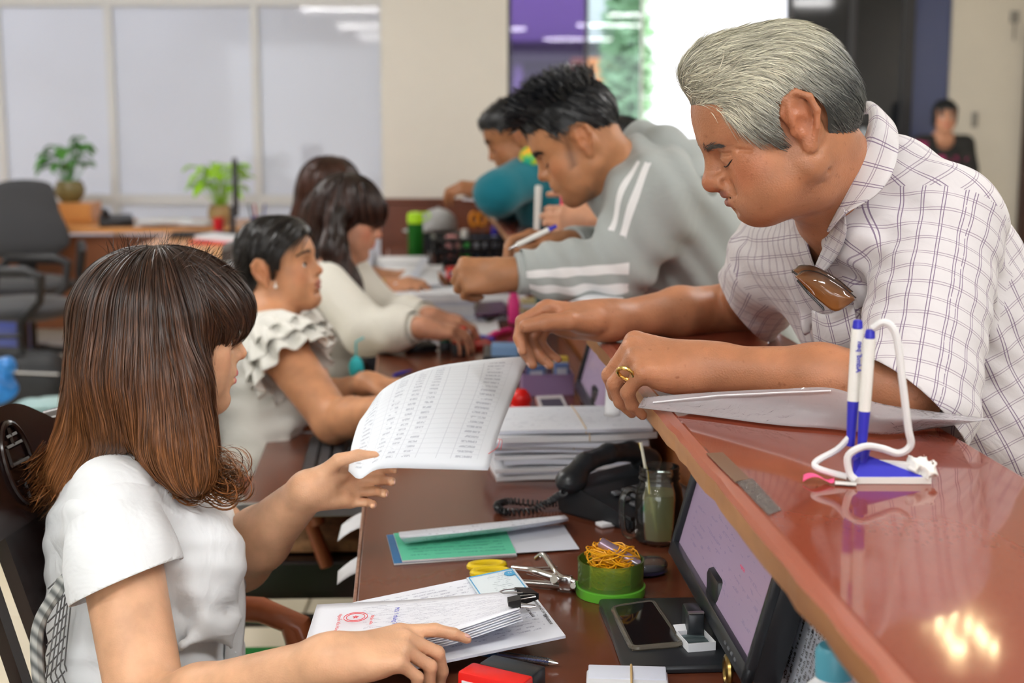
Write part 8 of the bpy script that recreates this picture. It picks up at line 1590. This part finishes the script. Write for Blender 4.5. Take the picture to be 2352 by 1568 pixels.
for i in range(4):
    g = empty('ink_box', inb(.0+.034*i, -.05, .013), CA, 'dark blue ink box in the black basket, '+('leftmost', 'second from left', 'third from left', 'rightmost')[i], 'box', 'blue ink boxes'); B().box((0, 0, .065), (.03, .05, .13), bev=.003).get('body', mat('ink_blue', (.05, .09, .17), rough=.4), g, smooth=False); B().box((0, -.026, .10), (.022, .002, .04)).get('label', M_paperb, g, smooth=False)
g = empty('orange_scissors', inb(.035, .04, .013), .2, 'orange-handled scissors sticking out of the black basket', 'scissors')
for s in (1, -1): B().tube([(s*.018+.016*math.cos(t)-.02, 0, .20+.028*math.sin(t)) for t in np.linspace(0, 2*PI, 17)[:-1]], .007, 8, closed=True).get('handle', mat('orange_plastic', (.90, .32, .01), rough=.35), g); B().prism([(0, 0), (s*.012, 0), (s*.004, .17)], .002).get('blade', M_chr, g, smooth=False, rot=(PI/2, 0, 0))
g = empty('pink_sponge', inb(-.10, .0, .013), .2, 'pinkish cloth bundle at the left of the black basket', 'cloth'); S = Sdf(); S.ell((0, 0, .07), (.045, .05, .07), .01); S.disp = lambda p: .006*noise3(p, 60, 4); sdf_obj('body', S, .008, mat('dusty_pink', (.55, .25, .25), rough=.9), g)
q = PZ(1004, 585, .7505); gc = empty('grey_cap', (q[0], q[1]+.12, .86), math.radians(200), 'grey cloth cap lying on things left of the black basket', 'cap'); S = Sdf(); S.ell((0, 0, .02), (.095, .085, .085), .01); S.ell((0, 0, -.05), (.2, .2, .055), .01, sub=True); S.ell((.11, 0, .0), (.07, .07, .010), .02); sdf_obj('crown_and_peak', S, .008, cloth_mat('grey_felt', (.42, .43, .44), rough=.9), gc); B().sph((0, 0, .105), .008, 10).get('button', MATS['grey_felt'], gc)
B().box((0, 0, .052), (.20, .18, .104), bev=.004).get('dark_box', M_ph, None, smooth=False, loc=(q[0], q[1]+.13, .7502)); tag(bpy.data.objects['dark_box'], 'dark box under the grey cap', 'box')
q = PZ(955, 602, .7505); gf = empty('green_flask', (q[0], q[1], .7505), 0, 'dark green drinking flask with a lime cap before the wood wainscot', 'bottle'); B().lathe([(0, 0), (.034, 0), (.036, .01), (.036, .165), (.032, .18), (0, .18)], n=24, cap=False).get('body', mat('flask_green', (.02, .16, .02), rough=.15, trans=.3, ior=1.2), gf); B().lathe([(.036, .178), (.037, .205), (.033, .225), (.012, .23), (0, .23)], n=24, cap=False).get('cap', mat('lime_plastic', (.42, .75, .01), rough=.35), gf); B().tube(spline([(.034, 0, .19), (.06, 0, .20), (.064, 0, .222), (.03, 0, .226)], 16), .004, 8).get('loop', MATS['lime_plastic'], gf)
q = PZ(905, 628, .7505); dk = empty('document_tray', (q[0]+.02, q[1]+.2, .7505), CA, 'grey document tray with sheets at the far end of the desk', 'tray'); B().box((0, 0, .005), (.25, .30, .01)).get('base', M_pf, dk, smooth=False); B().box((0, 0, .025), (.22, .27, .03), bev=.002).get('sheets', M_paper, dk, smooth=False); B().box((-.122, 0, .03), (.006, .30, .06)).get('side', M_pf, dk, smooth=False); B().box((.122, 0, .03), (.006, .30, .06)).get('side', M_pf, dk, smooth=False)
q = P(818, 828, 3.75); cy = empty('cyan_pouch', tuple(q), 0, 'small cyan pouch hanging at the chair arm of the woman in cream', 'pouch'); B().sph((0, 0, -.02), (.02, .012, .032), 12).get('body', mat('cyan', (.03, .55, .60), rough=.5), cy); B().tube([(0, 0, .01), (0, 0, .05), (.02, .01, .06)], .0025, 6).get('strap', MATS['cyan'], cy)
